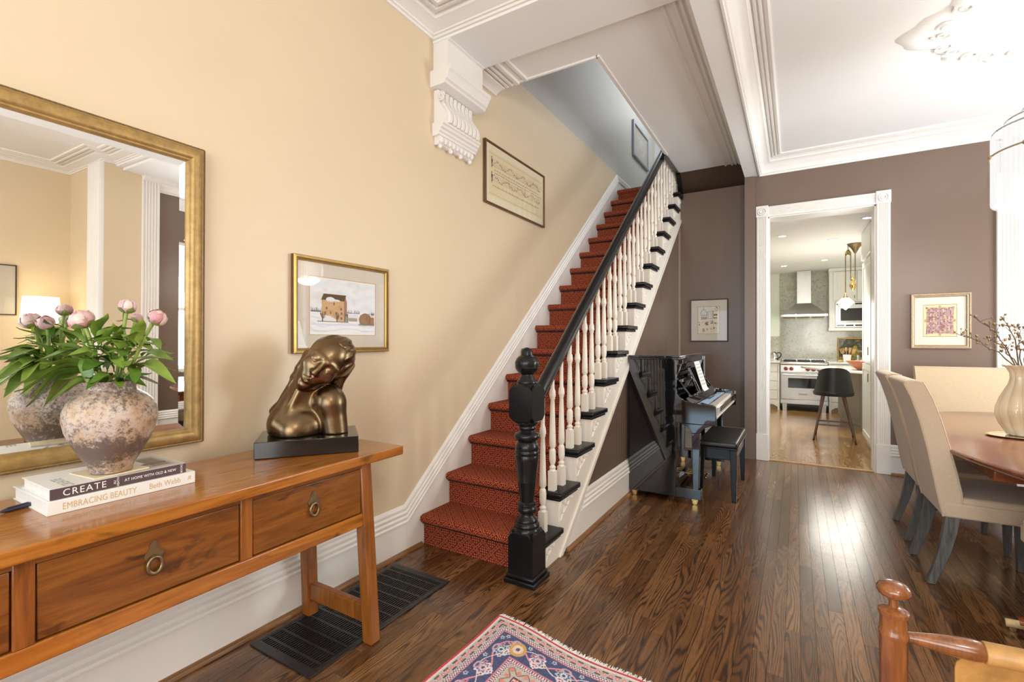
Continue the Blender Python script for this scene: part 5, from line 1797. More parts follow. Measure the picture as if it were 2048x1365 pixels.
def rug_img(W, Hh, cell):
    """columns along the end (u), rows along the length (v); only the pattern, in metres from the corner"""
    y, x = np.mgrid[0:Hh, 0:W]
    U, V = (x + 0.5) * cell, (y + 0.5) * cell
    d = np.minimum(np.minimum(U, RW - U), np.minimum(V, RL - V))
    side = (U < V)
    s_ = np.where((np.minimum(U, RW - U) < np.minimum(V, RL - V)), V, U)   # distance along the border
    a = np.zeros((Hh, W, 3)) + (198, 60, 66)
    r = np.random.default_rng(8)

    def put(m, col_, al=1.0):
        m = np.asarray(m, float)[..., None] * al
        a[:] = a * (1 - m) + np.array(col_, float) * m
    band = lambda lo, hi: (d >= lo) & (d < hi)
    put(band(0, 0.012), (196, 48, 66))
    put(band(0.012, 0.022), (226, 216, 204))
    put(band(0.022, 0.064), (186, 178, 178))
    # guard border: meander with rosettes
    q = (d - 0.043)
    mean = np.abs(q - 0.012 * np.sign(np.sin(s_ * 2 * PI / 0.055))) < 0.0045
    put(band(0.022, 0.064) & mean, (66, 70, 66))
    ph = (s_ % 0.0275) - 0.01375
    put(band(0.022, 0.064) & ((ph / 0.0085) ** 2 + (q / 0.0095) ** 2 < 1), (226, 122, 108))
    put(band(0.022, 0.064) & ((ph / 0.003) ** 2 + (q / 0.0035) ** 2 < 1), (240, 214, 196))
    for lo, hi, c1, c2 in ((0.064, 0.070, (60, 56, 72), (226, 214, 214)), (0.070, 0.080, (232, 220, 220), (140, 88, 112)), (0.080, 0.086, (60, 56, 72), (226, 214, 214)), (0.086, 0.093, (206, 120, 132), (206, 120, 132)),
                           (0.205, 0.212, (206, 120, 132), (206, 120, 132)), (0.212, 0.219, (232, 222, 222), (60, 56, 72)), (0.219, 0.230, (232, 220, 220), (150, 96, 120)), (0.230, 0.236, (70, 58, 74), (226, 214, 214))):
        put(band(lo, hi), c1)
        put(band(lo, hi) & ((s_ % 0.012) < 0.006), c2)
    # main border: navy with vines, palmettes and rosettes
    put(band(0.093, 0.205), (54, 66, 108))
    q = d - 0.149
    put(band(0.093, 0.205) & (np.abs(q - 0.030 * np.sin(s_ * 2 * PI / 0.26)) < 0.0045), (226, 140, 150))
    put(band(0.093, 0.205) & (np.abs(q + 0.030 * np.sin(s_ * 2 * PI / 0.26 + 0.6)) < 0.0028), (214, 206, 214))
    for off, qq, rad, cols in ((0.0, 0.0, 0.036, ((228, 222, 228), (96, 116, 160), (232, 196, 196), (70, 70, 110))), (0.13, 0.0, 0.034, ((176, 196, 208), (60, 76, 120), (200, 216, 222), (52, 60, 100)))):
        ph = ((s_ - off + 0.065) % 0.26) - 0.13
        ang = np.arctan2(q - qq, ph)
        rr_ = np.hypot(ph, q - qq)
        pet = rad * (1 + 0.16 * np.cos(9 * ang))
        for f_, col_ in zip((1.0, 0.72, 0.5, 0.22), cols):
            put(band(0.093, 0.205) & (rr_ < pet * f_), col_)
    for off in (0.065, 0.195):
        for sg in (-1, 1):
            ph = ((s_ - off + 0.065) % 0.13) - 0.065
            put(band(0.093, 0.205) & ((ph / 0.024) ** 2 + ((q - sg * 0.030) / 0.014) ** 2 < 1), (222, 216, 224) if sg > 0 else (206, 160, 176))
            put(band(0.093, 0.205) & ((ph / 0.012) ** 2 + ((q - sg * 0.030) / 0.007) ** 2 < 1), (190, 92, 110) if sg > 0 else (72, 84, 130))
    for k in range(4):
        ph = ((s_ + 0.0325 * k) % 0.13) - 0.065
        qq = (0.040, -0.012, -0.040, 0.014)[k]
        rr_ = np.hypot(ph, q - qq)
        ang = np.arctan2(q - qq, ph)
        put(band(0.093, 0.205) & (rr_ < 0.0105 * (1 + 0.25 * np.cos(5 * ang))), ((228, 220, 226), (200, 130, 150), (176, 190, 206), (226, 206, 196))[k])
        put(band(0.093, 0.205) & (rr_ < 0.004), (90, 60, 90))
    # corner piece: ochre palmette
    for cu, cv in ((0.150, 0.150), (0.215, 0.14)):
        pass
    rr_ = np.hypot(U - 0.215, V - 0.150)
    put(rr_ < 0.042, (206, 156, 84)); put(rr_ < 0.026, (228, 208, 190)); put(rr_ < 0.010, (96, 66, 90))
    # inner guard
    put(band(0.236, 0.285), (192, 182, 170))
    q = d - 0.260
    put(band(0.236, 0.285) & (np.abs(q - 0.012 * np.sin(s_ * 2 * PI / 0.07)) < 0.004), (110, 104, 96))
    ph = (s_ % 0.035) - 0.0175
    put(band(0.236, 0.285) & ((ph / 0.010) ** 2 + (q / 0.012) ** 2 < 1), (222, 130, 120))
    put(band(0.285, 0.292), (60, 44, 60))
    # field: crowded flowers on red
    fld = d >= 0.292
    put(fld, (198, 52, 48))
    for k in range(900):
        cu, cv = r.uniform(0.28, RW - 0.28), r.uniform(0.28, min(RL - 0.28, 1.0))
        x0, x1 = int(max(0, (cu - 0.05) / cell)), int(min(W, (cu + 0.05) / cell))
        y0, y1 = int(max(0, (cv - 0.05) / cell)), int(min(Hh, (cv + 0.05) / cell))
        if x1 <= x0 or y1 <= y0:
            continue
        sub = a[y0:y1, x0:x1]
        uu, vv = U[y0:y1, x0:x1] - cu, V[y0:y1, x0:x1] - cv
        ang, rr_ = np.arctan2(vv, uu), np.hypot(uu, vv)
        rad = r.uniform(0.012, 0.032) * (1 + 0.22 * np.cos(r.integers(5, 9) * ang + r.uniform(0, 6)))
        pal = [((228, 200, 190), (176, 70, 74), (236, 226, 216)), ((214, 120, 116), (238, 214, 204), (90, 60, 80)), ((204, 206, 216), (80, 92, 136), (232, 222, 224)), ((60, 70, 112), (222, 150, 150), (226, 214, 208)), ((150, 140, 110), (226, 200, 180), (190, 70, 70))][r.integers(0, 5)]
        okk = d[y0:y1, x0:x1] >= 0.292
        for f_, col_ in zip((1, 0.66, 0.33), pal):
            mm = (rr_ < rad * f_) & okk
            sub[mm] = col_
    g = r.normal(0, 9, (Hh, W, 1))
    a = a * 0.86 + np.array((206, 194, 196)) * 0.14
    return np.clip(a + g + r.normal(0, 6, (Hh, W, 3)), 0, 255)


rug = thing('oriental_rug', 'red and navy oriental rug with white fringed end on the oak floor', 'rug', (float(RC[0]), float(RC[1]), 0))
cell = 0.0027


def rug_z(u, v):
    return 0.0085 + 0.003 * np.sin(u * 9 + 0.5) * np.exp(-((v) / 0.12) ** 2) + 0.0015 * np.sin(u * 4 + v * 6)


def rug_xy(du, dv):
    wob = 0.012 * np.sin(du * 9.0 + 0.6) * np.exp(-(dv / 0.25) ** 2)
    wob2 = 0.006 * np.sin(dv * 8.0) * np.exp(-(du / 0.2) ** 2)
    return RC[0] + RU[0] * du + RV[0] * dv + wob2, RC[1] + RU[1] * du + RV[1] * dv + wob


Wc, Hc = int(RW * 0.60 / cell), int(0.72 / cell)
img = rug_img(Wc, Hc, cell)


def rug_f(u, v):
    du, dv = u * Wc * cell, v * Hc * cell
    X_, Y_ = rug_xy(du, dv)
    return X_, Y_, rug_z(du, dv)


painted('pile', img, rug_f, M['woven'], rug, world=True)
# the rest of the rug lies out of the picture
cell2 = 0.02
W2, H2 = int(RW / cell2), int(RL / cell2)
img2 = rug_img(W2, H2, cell2)


def rug_f2(u, v):
    du, dv = u * RW, v * RL
    X_, Y_ = rug_xy(du, dv)
    return X_, Y_, 0.0045 + 0 * du


painted('backing', img2, rug_f2, M['woven'], rug, world=True)
m = MB()
rf = random.Random(4)
for k in range(420):
    du = RW * 0.62 * (k + rf.random()) / 420
    x0, y0 = rug_xy(du, 0.0)
    L = rf.uniform(0.018, 0.034)
    dx = rf.uniform(-0.006, 0.006)
    m.add([(x0 - 0.0016, y0 - 0.002, 0.008), (x0 + 0.0016, y0 - 0.002, 0.008), (x0 + dx + 0.001, y0 + L, 0.002), (x0 + dx - 0.001, y0 + L, 0.002), (x0, y0 - 0.002, 0.010), (x0 + dx, y0 + L, 0.004)],
          [(0, 1, 2, 3), (0, 3, 5, 4), (1, 4, 5, 2)])
m.build('fringe', plain('white_fringe', (0.88, 0.86, 0.83), 0.9), rug, world=True, kind='stuff')

# ------------------------------------------------------------------ bronze bust on a black block
BR = math.atan2(0.785, 0.62)
BW, BD, BH = 0.415, 0.285, 0.072
fl, fr = Vector((-1.930, 1.143, TZ)), Vector((-1.672, 1.470, TZ))
xd = (fr - fl).normalized()
yd = Vector((-xd.y, xd.x, 0))
bc = (fl + fr) / 2 + yd * BD / 2
bust = thing('bronze_bust', 'dark bronze bust of a sleeping woman on a glossy black block, standing on the console', 'sculpture', (bc.x, bc.y, TZ), math.atan2(xd.y, xd.x))
MB().box((-BW / 2, -BD / 2, 0.002), (BW / 2, BD / 2, BH)).build('base', M['granite'], bust, bevel=0.0025)


def surface_nets(F, lo, h):
    """mesh of F = 0 (inside negative), F sampled on a grid"""
    nx, ny, nz = F.shape
    s = F < 0
    c = [(i, j, k) for i in (0, 1) for j in (0, 1) for k in (0, 1)]
    cnt = sum(s[i:nx - 1 + i, j:ny - 1 + j, k:nz - 1 + k].astype(int) for i, j, k in c)
    act = (cnt > 0) & (cnt < 8)
    idx = -np.ones(act.shape, int)
    I = np.argwhere(act)
    idx[tuple(I.T)] = np.arange(len(I))
    acc = np.zeros((len(I), 3)); num = np.zeros(len(I))
    for a in c:
        for ax_ in range(3):
            if a[ax_]:
                continue
            b = list(a); b[ax_] = 1
            fa = F[I[:, 0] + a[0], I[:, 1] + a[1], I[:, 2] + a[2]]
            fb = F[I[:, 0] + b[0], I[:, 1] + b[1], I[:, 2] + b[2]]
            m = (fa < 0) != (fb < 0)
            t = np.where(m, fa / np.where(m, fa - fb, 1), 0)
            p = np.zeros((len(I), 3)) + a
            p[:, ax_] += t
            acc[m] += p[m]; num[m] += 1
    V = (I + acc / num[:, None]) * h + np.array(lo)
    faces = []
    for ax_ in range(3):
        o1, o2 = [(1, 2), (2, 0), (0, 1)][ax_]
        sl0 = [slice(1, -1)] * 3; sl1 = [slice(1, -1)] * 3
        sl0[ax_] = slice(0, -1); sl1[ax_] = slice(1, None)
        d = s[tuple(sl0)].astype(int) - s[tuple(sl1)].astype(int)
        E = np.argwhere(d != 0)
        off = np.array([1, 1, 1]); off[ax_] = 0
        g = E + off
        sg = d[tuple(E.T)]

        def cell(da, db):
            q = g.copy(); q[:, o1] += da; q[:, o2] += db
            return idx[q[:, 0], q[:, 1], q[:, 2]]
        quad = np.stack([cell(-1, -1), cell(0, -1), cell(0, 0), cell(-1, 0)], 1)
        quad[sg < 0] = quad[sg < 0][:, ::-1]
        faces.append(quad)
    return V, np.concatenate(faces)


hgrid = 0.0034
lo = np.array([-0.20, -0.135, -0.006]); hi = np.array([0.215, 0.13, 0.455])
g = [np.arange(lo[i], hi[i], hgrid) for i in range(3)]
X_, Y_, Z_ = np.meshgrid(*g, indexing='ij')


def smin(a, b, k):
    h_ = np.clip(0.5 + 0.5 * (b - a) / k, 0, 1)
    return b * (1 - h_) + a * h_ - k * h_ * (1 - h_)


def smax(a, b, k):
    return -smin(-a, -b, k)


def ell(c, r, P=None):
    p = (X_, Y_, Z_) if P is None else P
    q = np.sqrt(sum(((p[i] - c[i]) / r[i]) ** 2 for i in range(3)))
    q2 = np.sqrt(sum(((p[i] - c[i]) / r[i] ** 2) ** 2 for i in range(3))) + 1e-9
    return q * (q - 1) / q2


def cap(a, b, ra, rb, P=None):
    p = (X_, Y_, Z_) if P is None else P
    a, b = np.array(a), np.array(b)
    d = b - a
    t = np.clip(sum((p[i] - a[i]) * d[i] for i in range(3)) / d.dot(d), 0, 1)
    return np.sqrt(sum((p[i] - a[i] - t * d[i]) ** 2 for i in range(3))) - (ra + (rb - ra) * t)


# head frame: s to the sitter's left along the tilted face, t up the face, f forward
HC = np.array([0.066, -0.020, 0.318])
upv = np.array([0.70, 0.0, 0.714]); sv = np.array([0.714, 0.0, -0.70]); fv = np.array([0.0, -1.0, 0.0])
# turn the face a little downward and to the left
fv = fv + sv * -0.02 + upv * -0.14; fv /= np.linalg.norm(fv)
sv = sv - fv * sv.dot(fv); sv /= np.linalg.norm(sv)
upv = np.cross(fv, sv); upv = upv if upv[2] > 0 else -upv
dX, dY, dZ = X_ - HC[0], Y_ - HC[1], Z_ - HC[2]
hs = dX * sv[0] + dY * sv[1] + dZ * sv[2]
ht = dX * upv[0] + dY * upv[1] + dZ * upv[2]
hf = dX * fv[0] + dY * fv[1] + dZ * fv[2]
FS = 1.20
hs, ht, hf = hs / FS, ht / FS, hf / FS
HP = (hs, ht, hf)
skull = ell((0, 0.028, -0.012), (0.075, 0.090, 0.088), HP)
jaw = ell((0, -0.045, 0.018), (0.056, 0.072, 0.066), HP)
face = smin(skull, jaw, 0.035)
face = smin(face, ell((0, -0.098, 0.052), (0.020, 0.016, 0.018), HP), 0.022)          # chin
for e in (-1, 1):
    face = smin(face, ell((e * 0.040, -0.022, 0.056), (0.022, 0.022, 0.016), HP), 0.028)   # cheek
    face = smax(face, -ell((e * 0.034, 0.012, 0.094), (0.025, 0.014, 0.019), HP), 0.016)  # socket
    face = smin(face, ell((e * 0.033, 0.008, 0.064), (0.0190, 0.0125, 0.0135), HP), 0.006)  # closed lid
    face = smin(face, cap((e * 0.013, 0.027, 0.0765), (e * 0.054, 0.025, 0.056), 0.0042, 0.003, HP), 0.020)  # brow
    # lash line
    arc = smin(cap((e * 0.018, 0.002, 0.0740), (e * 0.033, -0.0030, 0.0772), 0.0014, 0.0016, HP), cap((e * 0.033, -0.0030, 0.0772), (e * 0.050, 0.001, 0.066), 0.0016, 0.0014, HP), 0.002)
    face = smin(face, arc, 0.0025)
nose = cap((0, 0.022, 0.072), (0, -0.028, 0.094), 0.0075, 0.0105, HP)
face = smin(face, nose, 0.011)
for e in (-1, 1):
    face = smin(face, ell((e * 0.0105, -0.030, 0.083), (0.0075, 0.0065, 0.010), HP), 0.006)
face = smax(face, -ell((0, -0.0435, 0.090), (0.006, 0.007, 0.010), HP), 0.006)
lipu = smin(cap((-0.023, -0.0650, 0.072), (0, -0.0585, 0.0845), 0.0032, 0.0058, HP), cap((0.023, -0.0650, 0.072), (0, -0.0585, 0.0845), 0.0032, 0.0058, HP), 0.003)
lipl = smin(cap((-0.018, -0.0700, 0.073), (0, -0.0735, 0.083), 0.0038, 0.0070, HP), cap((0.018, -0.0700, 0.073), (0, -0.0735, 0.083), 0.0038, 0.0070, HP), 0.003)
face = smin(face, smin(lipu, lipl, 0.0018), 0.005)
face = smax(face, -ell((0, -0.0865, 0.086), (0.020, 0.005, 0.011), HP), 0.010)
face = face * FS
# neck, chest and shoulders
body = cap((0.010, 0.012, 0.255), (-0.070, 0.020, 0.115), 0.058, 0.062)
body = smin(body, cap((-0.030, -0.035, 0.215), (-0.075, -0.040, 0.115), 0.014, 0.010), 0.022)   # neck cord
chest = ell((-0.045, -0.002, 0.040), (0.118, 0.082, 0.088))
body = smin(body, chest, 0.030)
body = smin(body, ell((-0.120, 0.010, 0.055), (0.045, 0.060, 0.065)), 0.035)
body = smin(body, ell((-0.060, -0.056, 0.020), (0.060, 0.042, 0.055)), 0.025)
arm = smin(ell((0.090, -0.018, 0.148), (0.066, 0.064, 0.074)), cap((0.100, -0.022, 0.13), (0.117, -0.022, -0.02), 0.062, 0.058), 0.03)
body = smin(body, arm, 0.016)
body = smin(body, cap((0.06, 0.01, 0.15), (-0.06, 0.02, 0.12), 0.05, 0.05), 0.03)
body = smax(body, Z_ * -1.0, 0.004)
whole = smin(body, face, 0.012)
# hair: thick cap with strands, sweeping behind the neck on both sides
wav = 0.0032 * np.sin(115 * (hs + 0.18 * hf) + 2.2 * np.sin(34 * ht + 20 * hf)) + 0.0014 * np.sin(260 * (hs + 0.2 * hf) + 3.0 * np.sin(30 * ht))
hair = (ell((0.004, 0.034, -0.026), (0.083, 0.096, 0.094), HP) + wav * 0.7) * FS
hairline = 0.098 - 1.25 * np.maximum(np.abs(hs) - 0.020, 0) - 9.0 * np.maximum(np.abs(hs) - 0.055, 0)
hair = smax(hair, (hairline - ht) * np.where(hf > -0.01, 1.0, 0.2) - np.clip(-0.02 - hf, 0, 1) * 2, 0.006)
side = cap((0.165, 0.030, 0.310), (0.120, 0.050, 0.225), 0.036, 0.034) + wav * 1.2
side2 = cap((0.112, 0.050, 0.235), (0.135, 0.062, 0.185), 0.028, 0.012) + wav
left = cap((0.005, 0.050, 0.350), (-0.045, 0.050, 0.25), 0.034, 0.034) + wav * 0.6
left2 = cap((-0.045, 0.050, 0.25), (-0.122, 0.045, 0.105), 0.030, 0.030) + wav * 0.8
left3 = cap((-0.128, 0.040, 0.105), (-0.152, 0.025, 0.0), 0.032, 0.020) + wav * 1.2
locks = smin(smin(side, side2, 0.015), smin(smin(left, left2, 0.02), left3, 0.02), 0.01)
hairall = smin(hair, locks, 0.012)
hairall = smax(hairall, Z_ * -1.0, 0.003)


def sdf_mesh(name, F, parent):
    F = F.copy()
    F[0], F[-1], F[:, 0], F[:, -1], F[:, :, 0], F[:, :, -1] = [np.maximum(f, 0.001) for f in (F[0], F[-1], F[:, 0], F[:, -1], F[:, :, 0], F[:, :, -1])]
    V, Q = surface_nets(F, lo, hgrid)
    me = bpy.data.meshes.new(name)
    me.from_pydata(V.tolist(), [], Q.tolist())
    me.polygons.foreach_set('use_smooth', [True] * len(me.polygons))
    me.materials.append(M['bronze'])
    o = bpy.data.objects.new(name, me)
    C.objects.link(o)
    o.parent = parent
    o.location = (-0.005, 0.005, BH)
    return o


sdf_mesh('figure', whole, bust)
sdf_mesh('hair', hairall, bust)

# ------------------------------------------------------------------ upright piano
PX0, PXF = -1.262, -0.862          # back and front of the case
PY0, PY1 = 4.125, 5.62
pno = thing('upright_piano', 'glossy black upright piano standing against the panelled wall under the stairs', 'piano', (-0.95, 4.87, 0))
K = M['piano']


def pb(name, a, b, bevel=0.004, mat=None, par=None):
    return MB().box(a, b).build(name, mat or K, par or pno, world=True, bevel=bevel)


for y0, y1 in ((PY0, PY0 + 0.032), (PY1 - 0.032, PY1)):
    pb('side_panel', (PX0, y0, 0.045), (PXF, y1, 1.195))
    # key bed cheek with a swept top
    m = MB()
    poly = [(PXF - 0.005, 0.665), (-0.556, 0.665), (-0.552, 0.672), (-0.552, 0.815), (-0.560, 0.822), (-0.66, 0.832), (-0.745, 0.842), (-0.80, 0.855), (-0.835, 0.878), (-0.855, 0.908), (PXF - 0.005, 0.918)]
    m.prism(poly, lambda u, v, w: (u, w, v), y0 - 0.001, y1 + 0.001)
    m.build('cheek', K, pno, world=True, bevel=0.004)
    # console leg with curved bracket head
    hd = [(-0.835, 0.664), (-0.575, 0.664), (-0.60, 0.655), (-0.635, 0.640), (-0.662, 0.612), (-0.672, 0.588), (-0.738, 0.588), (-0.748, 0.612), (-0.772, 0.640), (-0.805, 0.655)]
    m = MB().prism(hd, lambda u, v, w: (u, w, v), y0 + 0.001, y1 + 0.028 if y0 < 4.5 else y1 - 0.001)
    m.build('leg_bracket', K, pno, world=True, bevel=0.004)
    ya, yb = (y0 + 0.001, y0 + 0.055) if y0 < 4.5 else (y1 - 0.055, y1 - 0.001)
    m = MB().hexa([(-0.730, ya, 0.125), (-0.684, ya, 0.125), (-0.684, yb, 0.125), (-0.730, yb, 0.125)], [(-0.738, ya, 0.588), (-0.672, ya, 0.588), (-0.672, yb, 0.588), (-0.738, yb, 0.588)])
    m.build('leg', K, pno, world=True, bevel=0.004)
    pb('toe_block', (PXF - 0.002, ya - 0.001, 0.045), (-0.664, yb + 0.006, 0.130))
    # casters
    yc = (ya + yb) / 2
    for xc in (-0.715, -1.215):
        m = MB()
        for dy in (-0.010, 0.010):
            m.tube([(xc, yc + dy - 0.009, 0.0205), (xc, yc + dy + 0.009, 0.0205)], 0.0200, 16)
        m.box((xc - 0.024, yc - 0.022, 0.034), (xc + 0.024, yc + 0.022, 0.046))
        m.tube([(xc, yc - 0.026, 0.0205), (xc, yc + 0.026, 0.0205)], 0.006, 8)
        m.build('caster', M['brass'], pno, world=True, smooth=40)
# lid with moulded front edge, its near corner rounded
m = MB()
lid = [(PX0 - 0.004, PY0 - 0.012), (PXF + 0.018, PY0 - 0.012), (PXF + 0.030, PY0 + 0.0), (PXF + 0.030, PY1 + 0.0), (PXF + 0.018, PY1 + 0.012), (PX0 - 0.004, PY1 + 0.012)]
m.prism(lid, lambda u, v, w: (u, v, w), 1.208, 1.226)
m.build('lid', K, pno, world=True, bevel=0.006, seg=3)
m = MB().prism([(u * 1.0 - (0.008 if u > -1 else 0), v) for u, v in lid], lambda u, v, w: (u, v, w), 1.193, 1.208)
m.build('lid_moulding', K, pno, world=True, bevel=0.004)
pb('back_panel', (PX0, PY0 + 0.03, 0.05), (PX0 + 0.03, PY1 - 0.03, 1.19))
pb('upper_panel', (PXF - 0.050, PY0 + 0.03, 0.86), (PXF - 0.030, PY1 - 0.03, 1.19))
pb('upper_rail', (PXF - 0.032, PY0 + 0.03, 1.145), (PXF - 0.012, PY1 - 0.03, 1.19))
pb('pilaster', (PXF - 0.035, PY1 - 0.085, 0.90), (PXF - 0.004, PY1 - 0.03, 1.19))
pb('lower_panel', (PXF - 0.060, PY0 + 0.03, 0.13), (PXF - 0.040, PY1 - 0.03, 0.665))
pb('bottom_rail', (PXF - 0.062, PY0 + 0.03, 0.045), (PXF - 0.020, PY1 - 0.03, 0.135))
pb('key_bed', (PXF - 0.06, PY0 + 0.03, 0.665), (-0.590, PY1 - 0.03, 0.735))
pb('key_slip', (-0.600, PY0 + 0.03, 0.690), (-0.575, PY1 - 0.03, 0.775))
pb('lock_rail', (-0.576, PY0 + 0.030, 0.700), (-0.566, PY1 - 0.03, 0.712), 0.002, M['ivory_key'])
pb('bottom_board', (PX0 + 0.02, PY0 + 0.02, 0.045), (PXF - 0.02, PY1 - 0.02, 0.07))
for y0, y1 in ((PY0 + 0.032, PY0 + 0.10), (PY1 - 0.10, PY1 - 0.032)):
    pb('key_block', (-0.76, y0, 0.73), (-0.580, y1, 0.822))
# keys
kz = 0.795
ky0, ky1 = PY0 + 0.105, PY1 - 0.105
nk = 52
kw = (ky1 - ky0) / nk
m = MB()
for i in range(nk):
    m.box((-0.742, ky0 + i * kw + 0.0005, 0.770), (-0.592, ky0 + (i + 1) * kw - 0.0005, kz))
m.build('white_keys', M['ivory_key'], pno, world=True, kind='stuff')
m = MB()
for i in range(nk - 1):
    if (i + 5) % 7 not in (2, 6):
        yk = ky0 + (i + 1) * kw
        m.hexa([(-0.742, yk - 0.0065, kz), (-0.645, yk - 0.0065, kz), (-0.645, yk + 0.0065, kz), (-0.742, yk + 0.0065, kz)], [(-0.742, yk - 0.005, kz + 0.012), (-0.650, yk - 0.005, kz + 0.012), (-0.650, yk + 0.005, kz + 0.012), (-0.742, yk + 0.005, kz + 0.012)])
m.build('black_keys', K, pno, world=True, kind='stuff')
# open fallboard leaning back, with its brass hinge, and the music desk above it
m = MB().hexa([(-0.752, PY0 + 0.05, 0.805), (-0.740, PY0 + 0.05, 0.812), (-0.740, PY1 - 0.05, 0.812), (-0.752, PY1 - 0.05, 0.805)], [(-0.800, PY0 + 0.05, 0.865), (-0.788, PY0 + 0.05, 0.872), (-0.788, PY1 - 0.05, 0.872), (-0.800, PY1 - 0.05, 0.865)])
m.build('fallboard', K, pno, world=True, bevel=0.002)
for y0, y1 in ((PY0 + 0.16, PY0 + 0.19), (PY1 - 0.19, PY1 - 0.16)):
    m = MB().hexa([(-0.786, y0, 0.872), (-0.768, y0, 0.872), (-0.768, y1, 0.872), (-0.786, y1, 0.872)], [(-0.880, y0, 1.00), (-0.862, y0, 1.00), (-0.862, y1, 1.00), (-0.880, y1, 1.00)])
    m.build('desk_arm', K, pno, world=True, bevel=0.003)
m = MB().hexa([(-0.880, PY0 + 0.16, 0.985), (-0.862, PY0 + 0.16, 0.985), (-0.862, PY1 - 0.16, 0.985), (-0.880, PY1 - 0.16, 0.985)], [(-0.886, PY0 + 0.16, 1.012), (-0.868, PY0 + 0.16, 1.012), (-0.868, PY1 - 0.16, 1.012), (-0.886, PY1 - 0.16, 1.012)])
m.build('desk_rail', K, pno, world=True, bevel=0.003)
m = MB().hexa([(-0.785, 4.62, 0.870), (-0.765, 4.62, 0.870), (-0.765, 5.12, 0.870), (-0.785, 5.12, 0.870)], [(-0.865, 4.62, 1.10), (-0.853, 4.62, 1.10), (-0.853, 5.12, 1.10), (-0.865, 5.12, 1.10)])
m.build('music_desk', K, pno, world=True, bevel=0.003)
# pedals
for yy in (4.80, 4.87, 4.94):
    m = MB()
    m.tube([(PXF - 0.03, yy, 0.075), (-0.82, yy, 0.085), (-0.79, yy, 0.078), (-0.765, yy, 0.064), (-0.745, yy, 0.058)], [0.007, 0.008, 0.010, 0.014, 0.012], 10, squash=0.6)
    m.ball((-0.745, yy, 0.058), (0.020, 0.017, 0.007), 10, 6)
    m.build('pedal', M['brass'], pno, world=True, smooth=60)
m = MB().box((PXF - 0.022, 4.76, 0.05), (PXF - 0.016, 4.98, 0.10))
m.build('pedal_plate', M['brass'], pno, world=True)

# sheet music leaning above the keys
sm = thing('sheet_music', 'white music booklet leaning on the music desk of the black piano', 'sheet music', (-0.74, 4.94, 0.872))
m = MB()
pts = [(-0.742, 0.8745), (-0.757, 0.893), (-0.766, 0.92), (-0.800, 1.03), (-0.835, 1.150)]
vs = []
for u, v in pts:
    for yy in (4.80, 5.06):
        vs += [(u, yy, v), (u - 0.005, yy, v + 0.001)]
n = 4
m.add(vs, [f for i in range(len(pts) - 1) for f in ((4 * i, 4 * i + 2, 4 * i + 6, 4 * i + 4), (4 * i + 1, 4 * i + 5, 4 * i + 7, 4 * i + 3), (4 * i, 4 * i + 4, 4 * i + 5, 4 * i + 1), (4 * i + 2, 4 * i + 3, 4 * i + 7, 4 * i + 6))])
m.build('page', M['paper'], sm, world=True)
m = MB()
for r_ in range(7):
    for k in range(3):
        t = 0.12 + 0.12 * r_ + k * 0.016
        zz = 0.90 + t * 0.26
        xx = np.interp(zz, [v for u, v in pts], [u for u, v in pts]) + 0.0012
        m.box((xx, 4.82, zz), (xx + 0.0004, 5.04, zz + 0.0012))
m.build('staves', M['ink'], sm, world=True)

# piano bench
ben = thing('piano_bench', 'black piano bench with padded leather seat drawn up to the piano', 'bench', (-0.575, 4.74, 0))
bx0, bx1, by0, by1 = -0.730, -0.418, 4.335, 5.145
m = MB().box((bx0, by0, 0.448), (bx1, by1, 0.500))
m.build('seat', M['leather_black'], ben, world=True, bevel=0.020, seg=4)
MB().box((bx0 - 0.006, by0 - 0.006, 0.437), (bx1 + 0.006, by1 + 0.006, 0.452)).build('seat_board', M['black'], ben, world=True, bevel=0.004)
for a, b in (((bx0 + 0.012, by0 + 0.012, 0.350), (bx1 - 0.012, by0 + 0.030, 0.437)), ((bx0 + 0.012, by1 - 0.030, 0.350), (bx1 - 0.012, by1 - 0.012, 0.437)), ((bx0 + 0.012, by0 + 0.03, 0.350), (bx0 + 0.030, by1 - 0.03, 0.437)), ((bx1 - 0.030, by0 + 0.03, 0.350), (bx1 - 0.012, by1 - 0.03, 0.437))):
    MB().box(a, b).build('apron', M['black'], ben, world=True, bevel=0.003)
for xx, sx in ((bx0 + 0.031, 1), (bx1 - 0.031, -1)):
    for yy, sy in ((by0 + 0.031, 1), (by1 - 0.031, -1)):
        t, b = 0.028, 0.016
        ox, oy = -sx * 0.006, -sy * 0.006
        MB().hexa([(xx + ox - b, yy + oy - b, 0), (xx + ox + b, yy + oy - b, 0), (xx + ox + b, yy + oy + b, 0), (xx + ox - b, yy + oy + b, 0)], [(xx - t, yy - t, 0.436), (xx + t, yy - t, 0.436), (xx + t, yy + t, 0.436), (xx - t, yy + t, 0.436)]).build('leg', M['black'], ben, world=True, bevel=0.004)

# ------------------------------------------------------------------ dining table
TC = (1.50, 4.00)
TA, TB = 0.815, 1.42
tb = thing('dining_table', 'oval mahogany dining table on brass-capped pedestal feet', 'table', (TC[0], TC[1], 0))


def superell(a, b, n=72, p=2.35):
    out = []
    for k in range(n):
        t = 2 * PI * k / n
        c_, s_ = math.cos(t), math.sin(t)
        out.append((a * math.copysign(abs(c_) ** (2 / p), c_), b * math.copysign(abs(s_) ** (2 / p), s_)))
    return out


